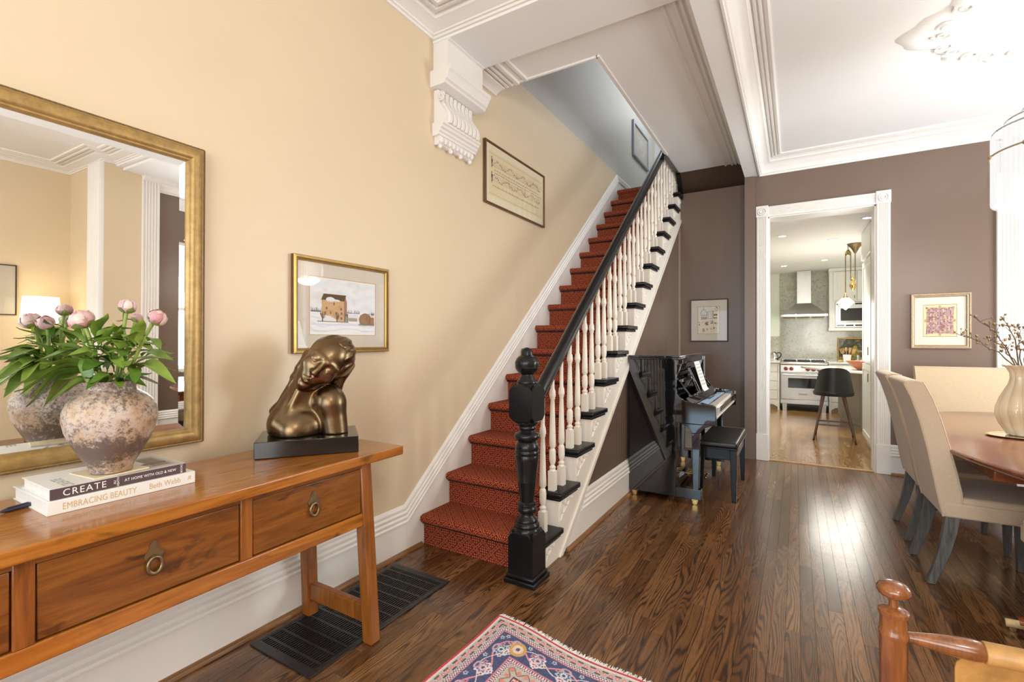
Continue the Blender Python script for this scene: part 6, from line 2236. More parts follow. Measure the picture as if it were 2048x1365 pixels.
def oval(name, rows, mat, par):
    """stacked ovals (inset, z)"""
    m = MB()
    n = 72
    vs = []
    for i, z in rows:
        vs += [(u, v, z) for u, v in superell(TA - i, TB - i, n)]
    fs = [(k * n + j, k * n + (j + 1) % n, (k + 1) * n + (j + 1) % n, (k + 1) * n + j) for k in range(len(rows) - 1) for j in range(n)]
    fs += [tuple(range(n))[::-1], tuple((len(rows) - 1) * n + j for j in range(n))]
    m.add(vs, fs)
    return m.build(name, mat, par, smooth=40)


oval('tabletop', [(0.045, 0.716), (0.030, 0.718), (0.004, 0.736), (0.0, 0.744), (0.0, 0.752), (0.006, 0.759), (0.012, 0.760)], M['mahog'], tb)
MB().box((-0.655, -0.74, 0.650), (0.655, 0.74, 0.716)).build('apron', M['redwood'], tb, bevel=0.006)
for sy in (-1, 1):
    yc = sy * 0.90
    MB().lathe([(0.10, 0.64), (0.06, 0.60), (0.05, 0.50), (0.075, 0.42), (0.085, 0.34), (0.06, 0.28), (0.075, 0.24), (0.075, 0.19)], (0, yc, 0), 20).build('pedestal', M['redwood'], tb, smooth=50)
    for sx in (-1, 1):
        for s2 in (0,):
            dirx, diry = sx * 0.615, 0.0
            pts = []
            for i in range(9):
                t = i / 8
                pts.append((dirx * t, yc + diry * t, 0.26 - 0.215 * (1 - (1 - t) ** 1.9) + 0.018 * max(0, t - 0.8) * 5 * 0.0))
            lg = MB().tube(pts, [0.036 - 0.010 * i / 8 for i in range(9)], 8).build('leg', M['redwood'], tb, smooth=50)
            e = Vector(pts[-1]); q = (Vector(pts[-1]) - Vector(pts[-2])).normalized()
            q.z = 0; q.normalize()
            r_ = Vector((-q.y, q.x, 0))
            m = MB()
            sec = [(-0.026, 0.0225), (-0.024, 0.045), (-0.012, 0.062), (0.012, 0.062), (0.024, 0.045), (0.026, 0.0225)]
            vs = [e * 1.0 + r_ * a - q * 0.02 + Vector((0, 0, b - e.z)) for a, b in sec] + [e + r_ * a * 0.95 + q * 0.05 + Vector((0, 0, b * 0.93 - e.z)) for a, b in sec]
            m.add(vs, [(i, i + 1, 7 + i, 6 + i) for i in range(5)] + [(5, 0, 6, 11), tuple(range(6))[::-1], tuple(range(6, 12))])
            m.build('toe_cap', M['antbrass'], lg, bevel=0.003)
            m = MB().tube([(e.x + q.x * 0.02 + r_.x * -0.012, e.y + q.y * 0.02 + r_.y * -0.012, 0.0125), (e.x + q.x * 0.02 + r_.x * 0.012, e.y + q.y * 0.02 + r_.y * 0.012, 0.0125)], 0.0125, 12)
            m.build('caster', M['antbrass'], lg, smooth=40)

# ------------------------------------------------------------------ upholstered chairs
GC = 'upholstered dining chairs around the table'


def dining_chair(label, loc, rz, wid=0.47, fabric=None, zt=1.118):
    """faces local +x; rear feet near x = 0, y across"""
    fabric = fabric or M['linen']
    t = thing('dining_chair', label, 'chair', loc, rz, GC)
    hw = wid / 2
    # backrest: curved slab, side profile in (x, z), rear then front edge
    rear = [(0.058, 0.385), (0.040, 0.47), (0.018, 0.60), (-0.008, 0.75), (-0.040, 0.90), (-0.078, 1.03), (-0.112, zt - 0.008)]
    frnt = [(-0.030, zt + 0.004), (-0.018, zt - 0.02), (0.012, 1.03), (0.050, 0.91), (0.082, 0.78), (0.112, 0.64), (0.135, 0.52), (0.140, 0.385)]
    top = [(-0.106, zt + 0.004), (-0.085, zt + 0.011), (-0.050, zt + 0.011)]
    prof = rear + top + frnt
    m = MB().prism(prof, lambda u, v, w: (u, w, v), -hw, hw)
    m.build('backrest', fabric, t, bevel=0.012, seg=3)
    for s_ in (-1, 1):
        MB().tube([(u - 0.001, s_ * (hw - 0.004), v) for u, v in rear[:]], 0.0035, 6).build('piping', fabric, t, smooth=60)
        MB().tube([(u + 0.001, s_ * (hw - 0.004), v) for u, v in frnt], 0.0035, 6).build('piping', fabric, t, smooth=60)
    m = MB().box((0.06, -hw - 0.004, 0.385), (0.535, hw + 0.004, 0.465))
    m.build('seat_rail', fabric, t, bevel=0.010, seg=2)
    m = MB().box((0.10, -hw + 0.002, 0.455), (0.540, hw - 0.002, 0.498))
    m.build('seat', fabric, t, bevel=0.022, seg=4)
    for s_ in (-1, 1):
        yy = s_ * (hw - 0.027)
        # rear leg swept backwards
        pts = [(0.105, 0.40), (0.092, 0.30), (0.070, 0.19), (0.038, 0.08), (0.010, 0.0)]
        w0 = [0.036, 0.034, 0.030, 0.025, 0.022]
        vs = []
        for (u, v), w_ in zip(pts, w0):
            vs += [(u - w_, yy - 0.021, v), (u + w_ * 0.75, yy - 0.021, v), (u + w_ * 0.75, yy + 0.021, v), (u - w_, yy + 0.021, v)]
        m = MB()
        m.add(vs, [(4 * i + j, 4 * i + (j + 1) % 4, 4 * i + 4 + (j + 1) % 4, 4 * i + 4 + j) for i in range(4) for j in range(4)] + [(0, 3, 2, 1), (16, 17, 18, 19)])
        m.build('leg', M['greyoak'], t, bevel=0.003)
        m = MB().hexa([(0.482, yy - 0.015, 0), (0.512, yy - 0.015, 0), (0.512, yy + 0.015, 0), (0.482, yy + 0.015, 0)], [(0.470, yy - 0.023, 0.39), (0.520, yy - 0.023, 0.39), (0.520, yy + 0.023, 0.39), (0.470, yy + 0.023, 0.39)])
        m.build('leg', M['greyoak'], t, bevel=0.003)
    return t


dining_chair('taupe dining chair on the left of the table, nearer the camera of the two', (0.632, 3.690, 0), 0.02, 0.47)
dining_chair('taupe dining chair on the left of the table, the farther one next to the doorway', (0.640, 4.362, 0), 0.0, 0.48)
dining_chair('oat-coloured linen chair at the far head of the table below the textile print', (1.335, 5.690, 0), -PI / 2, 0.78, M['linen2'], 1.105)
dining_chair('taupe dining chair at the near end of the table, cut off by the picture edge', (1.175, 2.705, 0), PI / 2, 0.48)

# ------------------------------------------------------------------ vase on the table
tr = thing('oval_tray', 'oval mirrored tray with a thin gilt edge under the fluted cream vase', 'tray', (1.235, 4.13, 0.7605), 0.30)
vs = []
m = MB()
n = 40
m.add([(0.205 * math.cos(2 * PI * k / n), 0.135 * math.sin(2 * PI * k / n), 0.0) for k in range(n)] + [(0.220 * math.cos(2 * PI * k / n), 0.150 * math.sin(2 * PI * k / n), 0.008) for k in range(n)] + [(0.215 * math.cos(2 * PI * k / n), 0.145 * math.sin(2 * PI * k / n), 0.009) for k in range(n)] + [(0.197 * math.cos(2 * PI * k / n), 0.127 * math.sin(2 * PI * k / n), 0.004) for k in range(n)],
      [(r_ * n + j, r_ * n + (j + 1) % n, (r_ + 1) * n + (j + 1) % n, (r_ + 1) * n + j) for r_ in range(3) for j in range(n)] + [tuple(range(n))[::-1]])
m.build('rim', M['brass'], tr, smooth=50)
m = MB()
m.add([(0.197 * math.cos(2 * PI * k / n), 0.127 * math.sin(2 * PI * k / n), 0.0042) for k in range(n)], [tuple(range(n))])
m.build('mirror_plate', M['mirror'], tr)

fv_ = thing('fluted_vase', 'cream glazed fluted vase with a ruffled rim on the dining table', 'vase', (1.210, 4.14, 0.7655))
prv = [(0.060, 0.0), (0.078, 0.004), (0.085, 0.02), (0.112, 0.07), (0.128, 0.125), (0.126, 0.17), (0.110, 0.225), (0.088, 0.275), (0.070, 0.315), (0.062, 0.350), (0.063, 0.385), (0.076, 0.415), (0.098, 0.432), (0.100, 0.436), (0.094, 0.434), (0.070, 0.41), (0.056, 0.38), (0.056, 0.34)]


def twist_flute(a, f_):
    q = a * 12 + f_ * 5.0
    return 1 + 0.115 * (abs(math.cos(q / 2)) ** 0.8 - 0.66) * (1 if f_ < 0.75 else 0.8)


MB().lathe(prv, n=144, flute=twist_flute).build('body', M['ceramic'], fv_, smooth=180)
rb = random.Random(13)
for k in range(9):
    br = thing('dry_branch', ['longest dry budding branch, reaching far left over the table from the cream vase', 'dry budding branch pointing towards the camera from the cream vase', 'short dry budding branch at the front of the cream vase', 'dry budding branch at the right front of the cream vase', 'long dry budding branch reaching right from the cream vase', 'dry budding branch at the right back of the cream vase', 'dry budding branch at the back of the cream vase', 'dry budding branch leaning left at the back of the cream vase', 'upright dry budding branch in the middle of the cream vase'][k], 'branch', (1.210, 4.14, 0.7655), 0, 'dry branches in the fluted vase')
    a = PI * 0.85 + (k - 4) * 0.62 + rb.uniform(-0.15, 0.15)
    spread = (0.30, 0.20, 0.12, 0.26, 0.33, 0.24, 0.16, 0.22, 0.10)[k]
    hgt = rb.uniform(0.58, 0.76)
    p0 = Vector((0.0, 0.0, 0.30)); p1 = Vector((0.045 * math.cos(a), 0.045 * math.sin(a), 0.43)); p2 = Vector((spread * math.cos(a), spread * math.sin(a), hgt))
    pts = [p0, p1]
    for i in range(1, 8):
        t = i / 7
        pts.append(p1.lerp(p2, t) + Vector((rb.uniform(-.012, .012), rb.uniform(-.012, .012), 0.03 * math.sin(PI * t))))
    MB().tube(pts, [0.0045 - 0.003 * i / 8 for i in range(9)], 6).build('twig', M['bark'], br, smooth=60)
    for i in range(3, 9):
        for q in range(3 if i < 8 else 1):
            b = pts[i]
            d = Vector((math.cos(a) * 0.4 + rb.uniform(-1, 1), math.sin(a) * 0.4 + rb.uniform(-1, 1), rb.uniform(0.1, 1))).normalized()
            L = rb.uniform(0.02, 0.065) if i < 8 else 0.008
            e = b + d * L
            m = MB().tube([b, b.lerp(e, 0.5) + Vector((0, 0, 0.004)), e], [0.0018, 0.0014, 0.001], 5)
            s_ = rb.uniform(0.0045, 0.0095)
            m.build('side_twig', M['bark'], br, smooth=60)
            m = MB()
            m.ball(e, (s_ * 0.8, s_ * 0.8, s_), 7, 5)
            for w_ in range(3):
                aa = w_ * 2.1
                m.ball(e + Vector((math.cos(aa) * s_ * 0.6, math.sin(aa) * s_ * 0.6, s_ * 0.5)), (s_ * 0.45, s_ * 0.45, s_ * 0.8), 6, 4)
            m.build('bud', M['bud'], br, smooth=60)

# ------------------------------------------------------------------ chandelier and ceiling rose
CHX, CHY = 1.35, 4.08
ch = thing('chandelier', 'lit tiered chandelier of hanging crystal rods over the dining table', 'chandelier', (CHX, CHY, 3.38))
z0 = -3.38
MB().lathe([(0.002, -0.115), (0.03, -0.11), (0.05, -0.08), (0.062, -0.03), (0.062, -0.008)], n=24).build('canopy', M['chrome'], ch, smooth=50)
MB().tube([(0, 0, -0.10), (0, 0, 2.78 + z0)], 0.010, 10).build('stem', M['chrome'], ch, smooth=60)
# tiers: (radius, bottom, top, count)
for tier, (r_, zb, zt_, cnt) in enumerate(((0.290, 2.190, 2.640, 58), (0.235, 2.150, 2.70, 48), (0.16, 2.17, 2.76, 32))):
    m = MB()
    ring = [(r_ * math.cos(2 * PI * k / 48), r_ * math.sin(2 * PI * k / 48), zt_ + z0 + 0.004) for k in range(49)]
    m.tube(ring, 0.006, 6)
    m.build('ring', M['chrome'], ch, smooth=60)
    rod_me = None
    for k in range(cnt):
        a = 2 * PI * (k + 0.5 * tier) / cnt
        if rod_me is None:
            o = MB().lathe([(0.004, zb - zt_), (0.011, zb - zt_ + 0.010), (0.012, zb - zt_ + 0.02), (0.012, -0.02), (0.008, -0.006), (0.004, 0.0)], n=6).build('crystal_rod', M['crystal'], ch, smooth=50)
            rod_me = o.data
        else:
            o = bpy.data.objects.new('crystal_rod', rod_me)
            C.objects.link(o)
            o.parent = ch
        o.location = (r_ * math.cos(a), r_ * math.sin(a), zt_ + z0)
        o.rotation_euler = (0, 0, a)
m = MB()
for k in range(49):
    pass
ring = [(0.304 * math.cos(2 * PI * k / 48), 0.304 * math.sin(2 * PI * k / 48), 2.500 + z0) for k in range(49)]
m.tube(ring, 0.0055, 6)
for k in range(8):
    m.ball((0.308 * math.cos(2 * PI * k / 8), 0.308 * math.sin(2 * PI * k / 8), 2.497 + z0), 0.014, 8, 6)
m.build('band', M['champagne'], ch, smooth=60)
for k in range(3):
    a = 2 * PI * k / 3
    MB().tube([(0, 0, 2.78 + z0), (0.29 * math.cos(a), 0.29 * math.sin(a), 2.645 + z0)], 0.006, 6).build('arm', M['chrome'], ch, smooth=60)
for k in range(4):
    a = 2 * PI * k / 4 + 0.3
    MB().ball((0.08 * math.cos(a), 0.08 * math.sin(a), 2.45 + z0), (0.028, 0.028, 0.045), 10, 8).build('bulb', M['bulb'], ch, smooth=180)

ros = struct_root('ceiling_rose', (CHX + 0.02, CHY, 3.38))
m = MB()
n = 120


def lobes(a, R):
    return R * (1 + 0.10 * math.cos(4 * a) + 0.055 * math.cos(8 * a + 0.4) + 0.025 * math.cos(24 * a))


rows = [(0.68, 0.0), (0.66, -0.012), (0.60, -0.020), (0.56, -0.012), (0.50, -0.016), (0.44, -0.030), (0.38, -0.022), (0.30, -0.018), (0.24, -0.034), (0.16, -0.040), (0.09, -0.052), (0.0, -0.055)]
vs = []
for R, z in rows:
    for k in range(n):
        a = 2 * PI * k / n
        rr_ = lobes(a, R) if R > 0.2 else R
        zz = z - (0.009 * max(0, math.cos(16 * a + R * 9)) if 0.2 < R < 0.66 else 0)
        vs.append((rr_ * math.cos(a), rr_ * math.sin(a), zz))
m.add(vs, [(i * n + j, i * n + (j + 1) % n, (i + 1) * n + (j + 1) % n, (i + 1) * n + j) for i in range(len(rows) - 1) for j in range(n)])
m.build('medallion', M['ceiling'], ros, smooth=50)
for k in range(12):
    a = 2 * PI * k / 12
    m = MB()
    for s_ in (-1, 1):
        sp = []
        for i in range(16):
            t = i / 15
            rr_ = 0.055 * (1 - 0.8 * t)
            th = t * 3.0 * PI
            cx_, cy_ = 0.545 * math.cos(a + s_ * 0.10), 0.545 * math.sin(a + s_ * 0.10)
            sp.append((cx_ + rr_ * math.cos(a + s_ * th), cy_ + rr_ * math.sin(a + s_ * th), -0.022))
        m.tube(sp, 0.009, 5)
    m.build('scroll', M['ceiling'], ros, smooth=60)

# ------------------------------------------------------------------ turned armchair in the foreground
ac = thing('leather_armchair', 'turned walnut armchair with a tan leather back in the foreground', 'armchair', (0.55, 1.42, 0))
pxy = (0.210, 1.515)
p2 = (0.86, 1.585)


def post(x, y, h, fin=True):
    pr_ = [(0.017, 0.0), (0.022, 0.02), (0.024, 0.10), (0.028, 0.30), (0.0290, h - 0.125), (0.0315, h - 0.120), (0.0315, h - 0.112), (0.0285, h - 0.106), (0.0285, h - 0.072), (0.0320, h - 0.066), (0.0320, h - 0.058), (0.024, h - 0.052), (0.0105, h - 0.048), (0.0095, h - 0.030)]
    if fin:
        pr_ += [(0.016, h - 0.026), (0.030, h - 0.019), (0.0355, h - 0.010), (0.0355, h - 0.003), (0.029, h + 0.007), (0.013, h + 0.013), (0.001, h + 0.0145)]
    m = MB().lathe(pr_, (0, 0, 0), 24)
    m.v = [(a + x, b + y, c) for a, b, c in m.v]
    return m.build('post', M['teak'], ac, world=True, smooth=45)


post(pxy[0], pxy[1], 0.733)
post(p2[0], p2[1], 0.733)
bd = Vector((p2[0] - pxy[0], p2[1] - pxy[1], 0)).normalized()
fd = Vector((bd.y, -bd.x, 0))          # the chair faces the camera side
A0 = Vector((pxy[0], pxy[1], 0.615))
L_ = (Vector((p2[0], p2[1], 0)) - Vector((pxy[0], pxy[1], 0))).length
prr = [(0.020, 0.012), (0.035, 0.0125), (0.075, 0.0185), (0.11, 0.023), (0.150, 0.0245), (0.162, 0.0235), (0.170, 0.021)]
m = MB().tube([A0 + bd * u + Vector((0, 0, -0.02 * 0)) for u, r_ in prr], [r_ for u, r_ in prr], 18)
m.build('rail', M['teak'], ac, world=True, smooth=60)
m = MB().tube([A0 + bd * (L_ - u) for u, r_ in prr], [r_ for u, r_ in prr], 18)
m.build('rail', M['teak'], ac, world=True, smooth=60)
# leather back: a sling around the rail, hanging to the seat
m = MB()
U0, U1 = 0.168, L_ - 0.168
N = 14
Kp = 16
vs = []
for j in range(Kp + 1):
    t = j / Kp
    for i in range(N + 1):
        s_ = i / N
        ex = 0.046 * min(1.0, t * 5)
        uu = (U0 - ex) + (U1 - U0 + 2 * ex) * s_
        sag = 0.045 * math.sin(PI * s_) * (1 - 0.3 * t)
        zz = 0.618 - 0.24 * t
        off = -0.010 - 0.055 * math.sin(PI * min(1, t * 0.9)) * math.sin(PI * s_) ** 0.7
        top = 0.006 * (1 - min(1, t * 6))
        p = A0 + bd * uu - fd * off * -1
        vs.append((p.x, p.y, zz - sag * 0.25 + top))
vs2 = [(a - fd.x * 0.004, b - fd.y * 0.004, c) for a, b, c in vs]
q = N + 1
nv = len(vs)
m.add(vs + vs2, [(j * q + i, j * q + i + 1, (j + 1) * q + i + 1, (j + 1) * q + i) for j in range(Kp) for i in range(N)]
      + [(nv + j * q + i + 1, nv + j * q + i, nv + (j + 1) * q + i, nv + (j + 1) * q + i + 1) for j in range(Kp) for i in range(N)]
      + [(i, nv + i, nv + i + 1, i + 1) for i in range(N)] + [(j * q, (j + 1) * q, nv + (j + 1) * q, nv + j * q) for j in range(Kp)] + [(j * q + N, nv + j * q + N, nv + (j + 1) * q + N, (j + 1) * q + N) for j in range(Kp)])
m.build('leather_back', M['tan'], ac, world=True, smooth=60)
m = MB().tube([A0 + bd * u for u in (0.168, L_ / 2, L_ - 0.168)], 0.020, 12)
m.build('rail_core', M['teak'], ac, world=True, smooth=60)
m = MB().tube([A0 + bd * u for u in (0.1705, 0.172, L_ / 2, L_ - 0.172, L_ - 0.1705)], [0.0235, 0.0250, 0.0250, 0.0250, 0.0235], 18)
m.build('leather_sleeve', M['tan'], ac, world=True, smooth=60)
# seat, front posts, arms and stretchers
F0 = Vector((pxy[0], pxy[1], 0)) + fd * 0.52
F1 = Vector((p2[0], p2[1], 0)) + fd * 0.52
post(F0.x, F0.y, 0.50, False)
post(F1.x, F1.y, 0.50, False)
for a, b in ((Vector((pxy[0], pxy[1], 0)), F0), (Vector((p2[0], p2[1], 0)), F1)):
    for zz, r_ in ((0.30, 0.014), (0.14, 0.012)):
        MB().tube([(a.x, a.y, zz), (b.x, b.y, zz)], r_, 10).build('stretcher', M['teak'], ac, world=True, smooth=60)
    MB().tube([(a.x, a.y, 0.47), ((a.x + b.x) / 2, (a.y + b.y) / 2, 0.475), (b.x, b.y, 0.462)], 0.017, 10).build('arm', M['teak'], ac, world=True, smooth=60)
MB().tube([(F0.x, F0.y, 0.30), (F1.x, F1.y, 0.30)], 0.014, 10).build('stretcher', M['teak'], ac, world=True, smooth=60)
MB().tube([(pxy[0], pxy[1], 0.27), (p2[0], p2[1], 0.27)], 0.014, 10).build('stretcher', M['teak'], ac, world=True, smooth=60)
a, b = Vector((pxy[0], pxy[1], 0)), Vector((p2[0], p2[1], 0))
q0, q1, q2, q3 = a + bd * 0.03 + fd * 0.02, b - bd * 0.03 + fd * 0.02, F1 - bd * 0.03, F0 + bd * 0.03
MB().hexa([(p.x, p.y, 0.295) for p in (q3, q2, q1, q0)], [(p.x, p.y, 0.345) for p in (q3, q2, q1, q0)]).build('seat', M['tan'], ac, world=True, bevel=0.018, seg=3)

# ------------------------------------------------------------------ kitchen beyond the doorway
KY = 10.70           # front of the base cabinets


def drawer_unit(name, label, x0, x1, y0, y1, z0, z1, n, arch=True, mat=None):
    """base cabinet with n drawers, plinth with an arched kick board"""
    mat = mat or M['white_cab']
    t = thing(name, label, 'cabinet', ((x0 + x1) / 2, (y0 + y1) / 2, 0))
    MB().box((x0, y0 + 0.02, 0.10), (x1, y1, z1)).build('body', mat, t, world=True)
    for xx in (x0, x1 - 0.035):
        MB().box((xx, y0, 0), (xx + 0.035, y0 + 0.03, z1)).build('stile', mat, t, world=True, bevel=0.002)
    h = (z1 - 0.20) / n
    for k in range(n):
        a, b = 0.20 + k * h, 0.20 + (k + 1) * h
        d = MB().box((x0 + 0.04, y0 + 0.002, a + 0.008), (x1 - 0.04, y0 + 0.022, b - 0.008)).build('drawer', mat, t, world=True, bevel=0.003)
        m = MB().tube([((x0 + x1) / 2 - 0.05, y0 - 0.018, (a + b) / 2 + 0.02), ((x0 + x1) / 2 + 0.05, y0 - 0.018, (a + b) / 2 + 0.02)], 0.005, 6)
        for s_ in (-0.05, 0.05):
            m.tube([((x0 + x1) / 2 + s_, y0 - 0.018, (a + b) / 2 + 0.02), ((x0 + x1) / 2 + s_, y0 + 0.004, (a + b) / 2 + 0.02)], 0.005, 6)
        m.build('handle', M['steel'], d, world=True, smooth=60)
    pts = [(x0 + 0.035, 0.20), (x1 - 0.035, 0.20)]
    for k in range(11):
        s_ = k / 10
        pts.append((x1 - 0.035 - (x1 - x0 - 0.07) * s_, 0.055 + 0.095 * math.sin(PI * s_) ** 0.7))
    MB().prism(pts, lambda u, v, w: (u, w, v), y0 + 0.003, y0 + 0.02).build('kick_board', mat, t, world=True)
    MB().box((x0 + 0.03, y0 + 0.06, 0), (x1 - 0.03, y0 + 0.08, 0.12)).build('plinth', M['antbrass'], t, world=True)
    return t


drawer_unit('drawer_cabinet', 'white four-drawer kitchen cabinet left of the range', -0.98, -0.275, KY, 11.38, 0, 0.915, 4)
drawer_unit('drawer_cabinet', 'white drawer cabinet right of the range, behind the bar stool', 0.53, 1.16, KY - 0.02, 11.38, 0, 0.915, 5)
for x0, x1, lab in ((-1.02, -0.268, 'pale stone worktop left of the range'), (0.525, 2.1, 'pale stone worktop right of the range')):
    w_ = thing('worktop', lab, 'worktop', ((x0 + x1) / 2, 11.05, 0.915))
    MB().box((x0, KY - 0.04, 0.916), (x1, 11.42, 0.951)).build('slab', M['counter'], w_, world=True, bevel=0.006)

# range cooker
rg = thing('range_cooker', 'stainless steel range cooker with red knobs under the hood', 'range', (0.13, 11.0, 0))
RX0, RX1, RYF, RYB = -0.262, 0.520, 10.66, 11.40
ST = M['steel']
MB().box((RX0, RYF + 0.03, 0.13), (RX1, RYB, 0.90)).build('body', ST, rg, world=True, bevel=0.004)
MB().box((RX0, RYF + 0.01, 0.90), (RX1, RYB, 0.945)).build('cooktop', ST, rg, world=True, bevel=0.008)
MB().box((RX0 + 0.01, RYB - 0.05, 0.945), (RX1 - 0.01, RYB, 0.985)).build('back_guard', ST, rg, world=True, bevel=0.004)
m = MB()
for k in range(3):
    xa = RX0 + 0.055 + k * 0.235
    for j in range(5):
        m.box((xa + j * 0.048, RYF + 0.09, 0.955), (xa + j * 0.048 + 0.012, RYB - 0.08, 0.975))
    for j in range(3):
        yy = RYF + 0.10 + j * 0.25
        m.box((xa, yy, 0.952), (xa + 0.205, yy + 0.014, 0.972))
    m.box((xa, RYF + 0.09, 0.944), (xa + 0.204, RYF + 0.10, 0.974))
m.build('burner_grate', M['iron'], rg, world=True)
MB().hexa([(RX0, RYF, 0.745), (RX1, RYF, 0.745), (RX1, RYF + 0.04, 0.745), (RX0, RYF + 0.04, 0.745)], [(RX0, RYF + 0.01, 0.90), (RX1, RYF + 0.01, 0.90), (RX1, RYF + 0.04, 0.90), (RX0, RYF + 0.04, 0.90)]).build('control_panel', ST, rg, world=True, bevel=0.004)
MB().box((RX0 - 0.004, RYF - 0.035, 0.885), (RX1 + 0.004, RYF + 0.02, 0.945)).build('bullnose', ST, rg, world=True, bevel=0.020)
for xk in (RX0 + 0.095, RX0 + 0.185, RX0 + 0.455, RX0 + 0.545, RX0 + 0.635, RX0 + 0.72):
    m = MB().tube([(xk, RYF + 0.01, 0.815), (xk, RYF - 0.035, 0.812)], [0.034, 0.029], 18)
    m.box((xk - 0.006, RYF - 0.045, 0.785), (xk + 0.006, RYF - 0.03, 0.84))
    m.build('knob', M['red_knob'], rg, world=True, smooth=40)
    MB().tube([(xk, RYF + 0.012, 0.815), (xk, RYF - 0.004, 0.815)], 0.042, 20).build('knob_ring', M['chrome'], rg, world=True, smooth=40)
dr = MB().box((RX0 + 0.012, RYF - 0.004, 0.225), (RX1 - 0.012, RYF + 0.03, 0.735)).build('oven_door', ST, rg, world=True, bevel=0.006)
MB().box((RX0 + 0.13, RYF - 0.008, 0.445), (RX1 - 0.13, RYF - 0.003, 0.635)).build('window', M['ovenglass'], dr, world=True, bevel=0.002)
m = MB().tube([(RX0 + 0.05, RYF - 0.06, 0.700), (RX1 - 0.05, RYF - 0.06, 0.700)], 0.014, 12)
for xx in (RX0 + 0.07, RX1 - 0.07):
    m.tube([(xx, RYF - 0.06, 0.700), (xx, RYF, 0.700)], 0.011, 8)
m.build('door_handle', M['chrome'], dr, world=True, smooth=50)
bd_ = MB().box((RX0 + 0.295, RYF - 0.010, 0.305), (RX0 + 0.465, RYF - 0.003, 0.355)).build('badge', M['paper'], dr, world=True, bevel=0.002)
text_obj('badge_lettering', 'WOLF', 0.040, M['ink'], bd_, Matrix.Translation((RX0 + 0.38 - 0.13, RYF - 0.0108 - 11.0, 0.330)) @ Matrix.Rotation(PI / 2, 4, 'X'), spacing=1.15)
MB().box((RX0, RYF - 0.002, 0.145), (RX1, RYF + 0.03, 0.215)).build('kick_plate', ST, rg, world=True, bevel=0.004)
for xx in (RX0 + 0.03, RX1 - 0.11):
    for yy in (RYF + 0.01, RYB - 0.09):
        MB().hexa([(xx + 0.008, yy + 0.008, 0), (xx + 0.072, yy + 0.008, 0), (xx + 0.072, yy + 0.06, 0), (xx + 0.008, yy + 0.06, 0)], [(xx, yy, 0.15), (xx + 0.08, yy, 0.15), (xx + 0.08, yy + 0.08, 0.15), (xx, yy + 0.08, 0.15)]).build('leg', ST, rg, world=True)

# hood
hd_ = thing('range_hood', 'stainless steel pyramid hood with a tall square chimney on the granite wall', 'hood', (0.13, 11.15, 1.83))
hx0, hx1, hy0, hy1 = -0.262, 0.525, 10.85, 11.425
MB().box((hx0, hy0, 1.830), (hx1, hy1, 1.872)).build('rim', M['chrome'], hd_, world=True, bevel=0.003)
MB().hexa([(hx0 + 0.004, hy0 + 0.004, 1.872), (hx1 - 0.004, hy0 + 0.004, 1.872), (hx1 - 0.004, hy1, 1.872), (hx0 + 0.004, hy1, 1.872)], [(0.010, 11.14, 2.105), (0.262, 11.14, 2.105), (0.262, hy1, 2.105), (0.010, hy1, 2.105)]).build('canopy', ST, hd_, world=True, bevel=0.003)
MB().box((0.014, 11.145, 2.10), (0.258, hy1, 2.755)).build('chimney', ST, hd_, world=True, bevel=0.003)
m = MB()
for k in range(3):
    m.box((hx0 + 0.03 + k * 0.25, hy0 + 0.04, 1.822), (hx0 + 0.25 + k * 0.25, hy1 - 0.06, 1.830))
m.build('filter', M['antbrass'], hd_, world=True)

# wall cabinet with built-in microwave
wc = thing('wall_cabinet', 'white wall cabinet with two tall panelled doors above the microwave', 'cabinet', (1.25, 11.25, 1.56))
cx0, cx1, cy0, cy1 = 0.553, 1.95, 11.10, 11.42
MB().box((cx0, cy0 + 0.02, 2.10), (cx1, cy1, 2.755)).build('body', M['white_cab'], wc, world=True)
MB().box((cx0, cy0 + 0.02, 1.60), (cx0 + 0.10, cy1, 2.10)).build('side_panel', M['white_cab'], wc, world=True)
MB().box((1.40, cy0 + 0.02, 1.60), (cx1, cy1, 2.10)).build('side_panel', M['white_cab'], wc, world=True)
MB().box((cx0 - 0.012, cy0 - 0.02, 1.545), (cx1, cy1, 1.605)).build('bottom_rail', M['white_cab'], wc, world=True, bevel=0.006)
MB().box((cx0 - 0.01, cy0 - 0.01, 2.70), (cx1, cy1, 2.757)).build('crown_moulding', M['white_cab'], wc, world=True, bevel=0.006)
for a, b in ((cx0 + 0.07, 0.985), (1.0, 1.40)):
    d = MB().box((a, cy0, 2.13), (b, cy0 + 0.02, 2.685)).build('door', M['white_cab'], wc, world=True, bevel=0.002)
    for q in ((a, a + 0.06, 2.13, 2.685), (b - 0.06, b, 2.13, 2.685), (a + 0.06, b - 0.06, 2.13, 2.19), (a + 0.06, b - 0.06, 2.625, 2.685)):
        MB().box((q[0], cy0 - 0.012, q[2]), (q[1], cy0, q[3])).build('door_frame', M['white_cab'], d, world=True, bevel=0.002)
    MB().tube([(b - 0.03, cy0 - 0.03, 2.16), (b - 0.03, cy0 - 0.03, 2.22)], 0.006, 8).build('handle', M['antbrass'], d, world=True)
mw = thing('microwave_oven', 'built-in steel microwave oven below the white wall cabinet', 'microwave', (1.0, 11.2, 1.61))
MB().box((0.655, cy0 + 0.005, 1.612), (1.395, cy1, 2.095)).build('body', ST, mw, world=True, bevel=0.003)
MB().box((0.700, cy0 - 0.014, 1.70), (1.350, cy0 + 0.006, 2.015)).build('door', ST, mw, world=True, bevel=0.003)
MB().box((0.735, cy0 - 0.018, 1.735), (1.30, cy0 - 0.012, 1.975)).build('window', M['ovenglass'], mw, world=True)
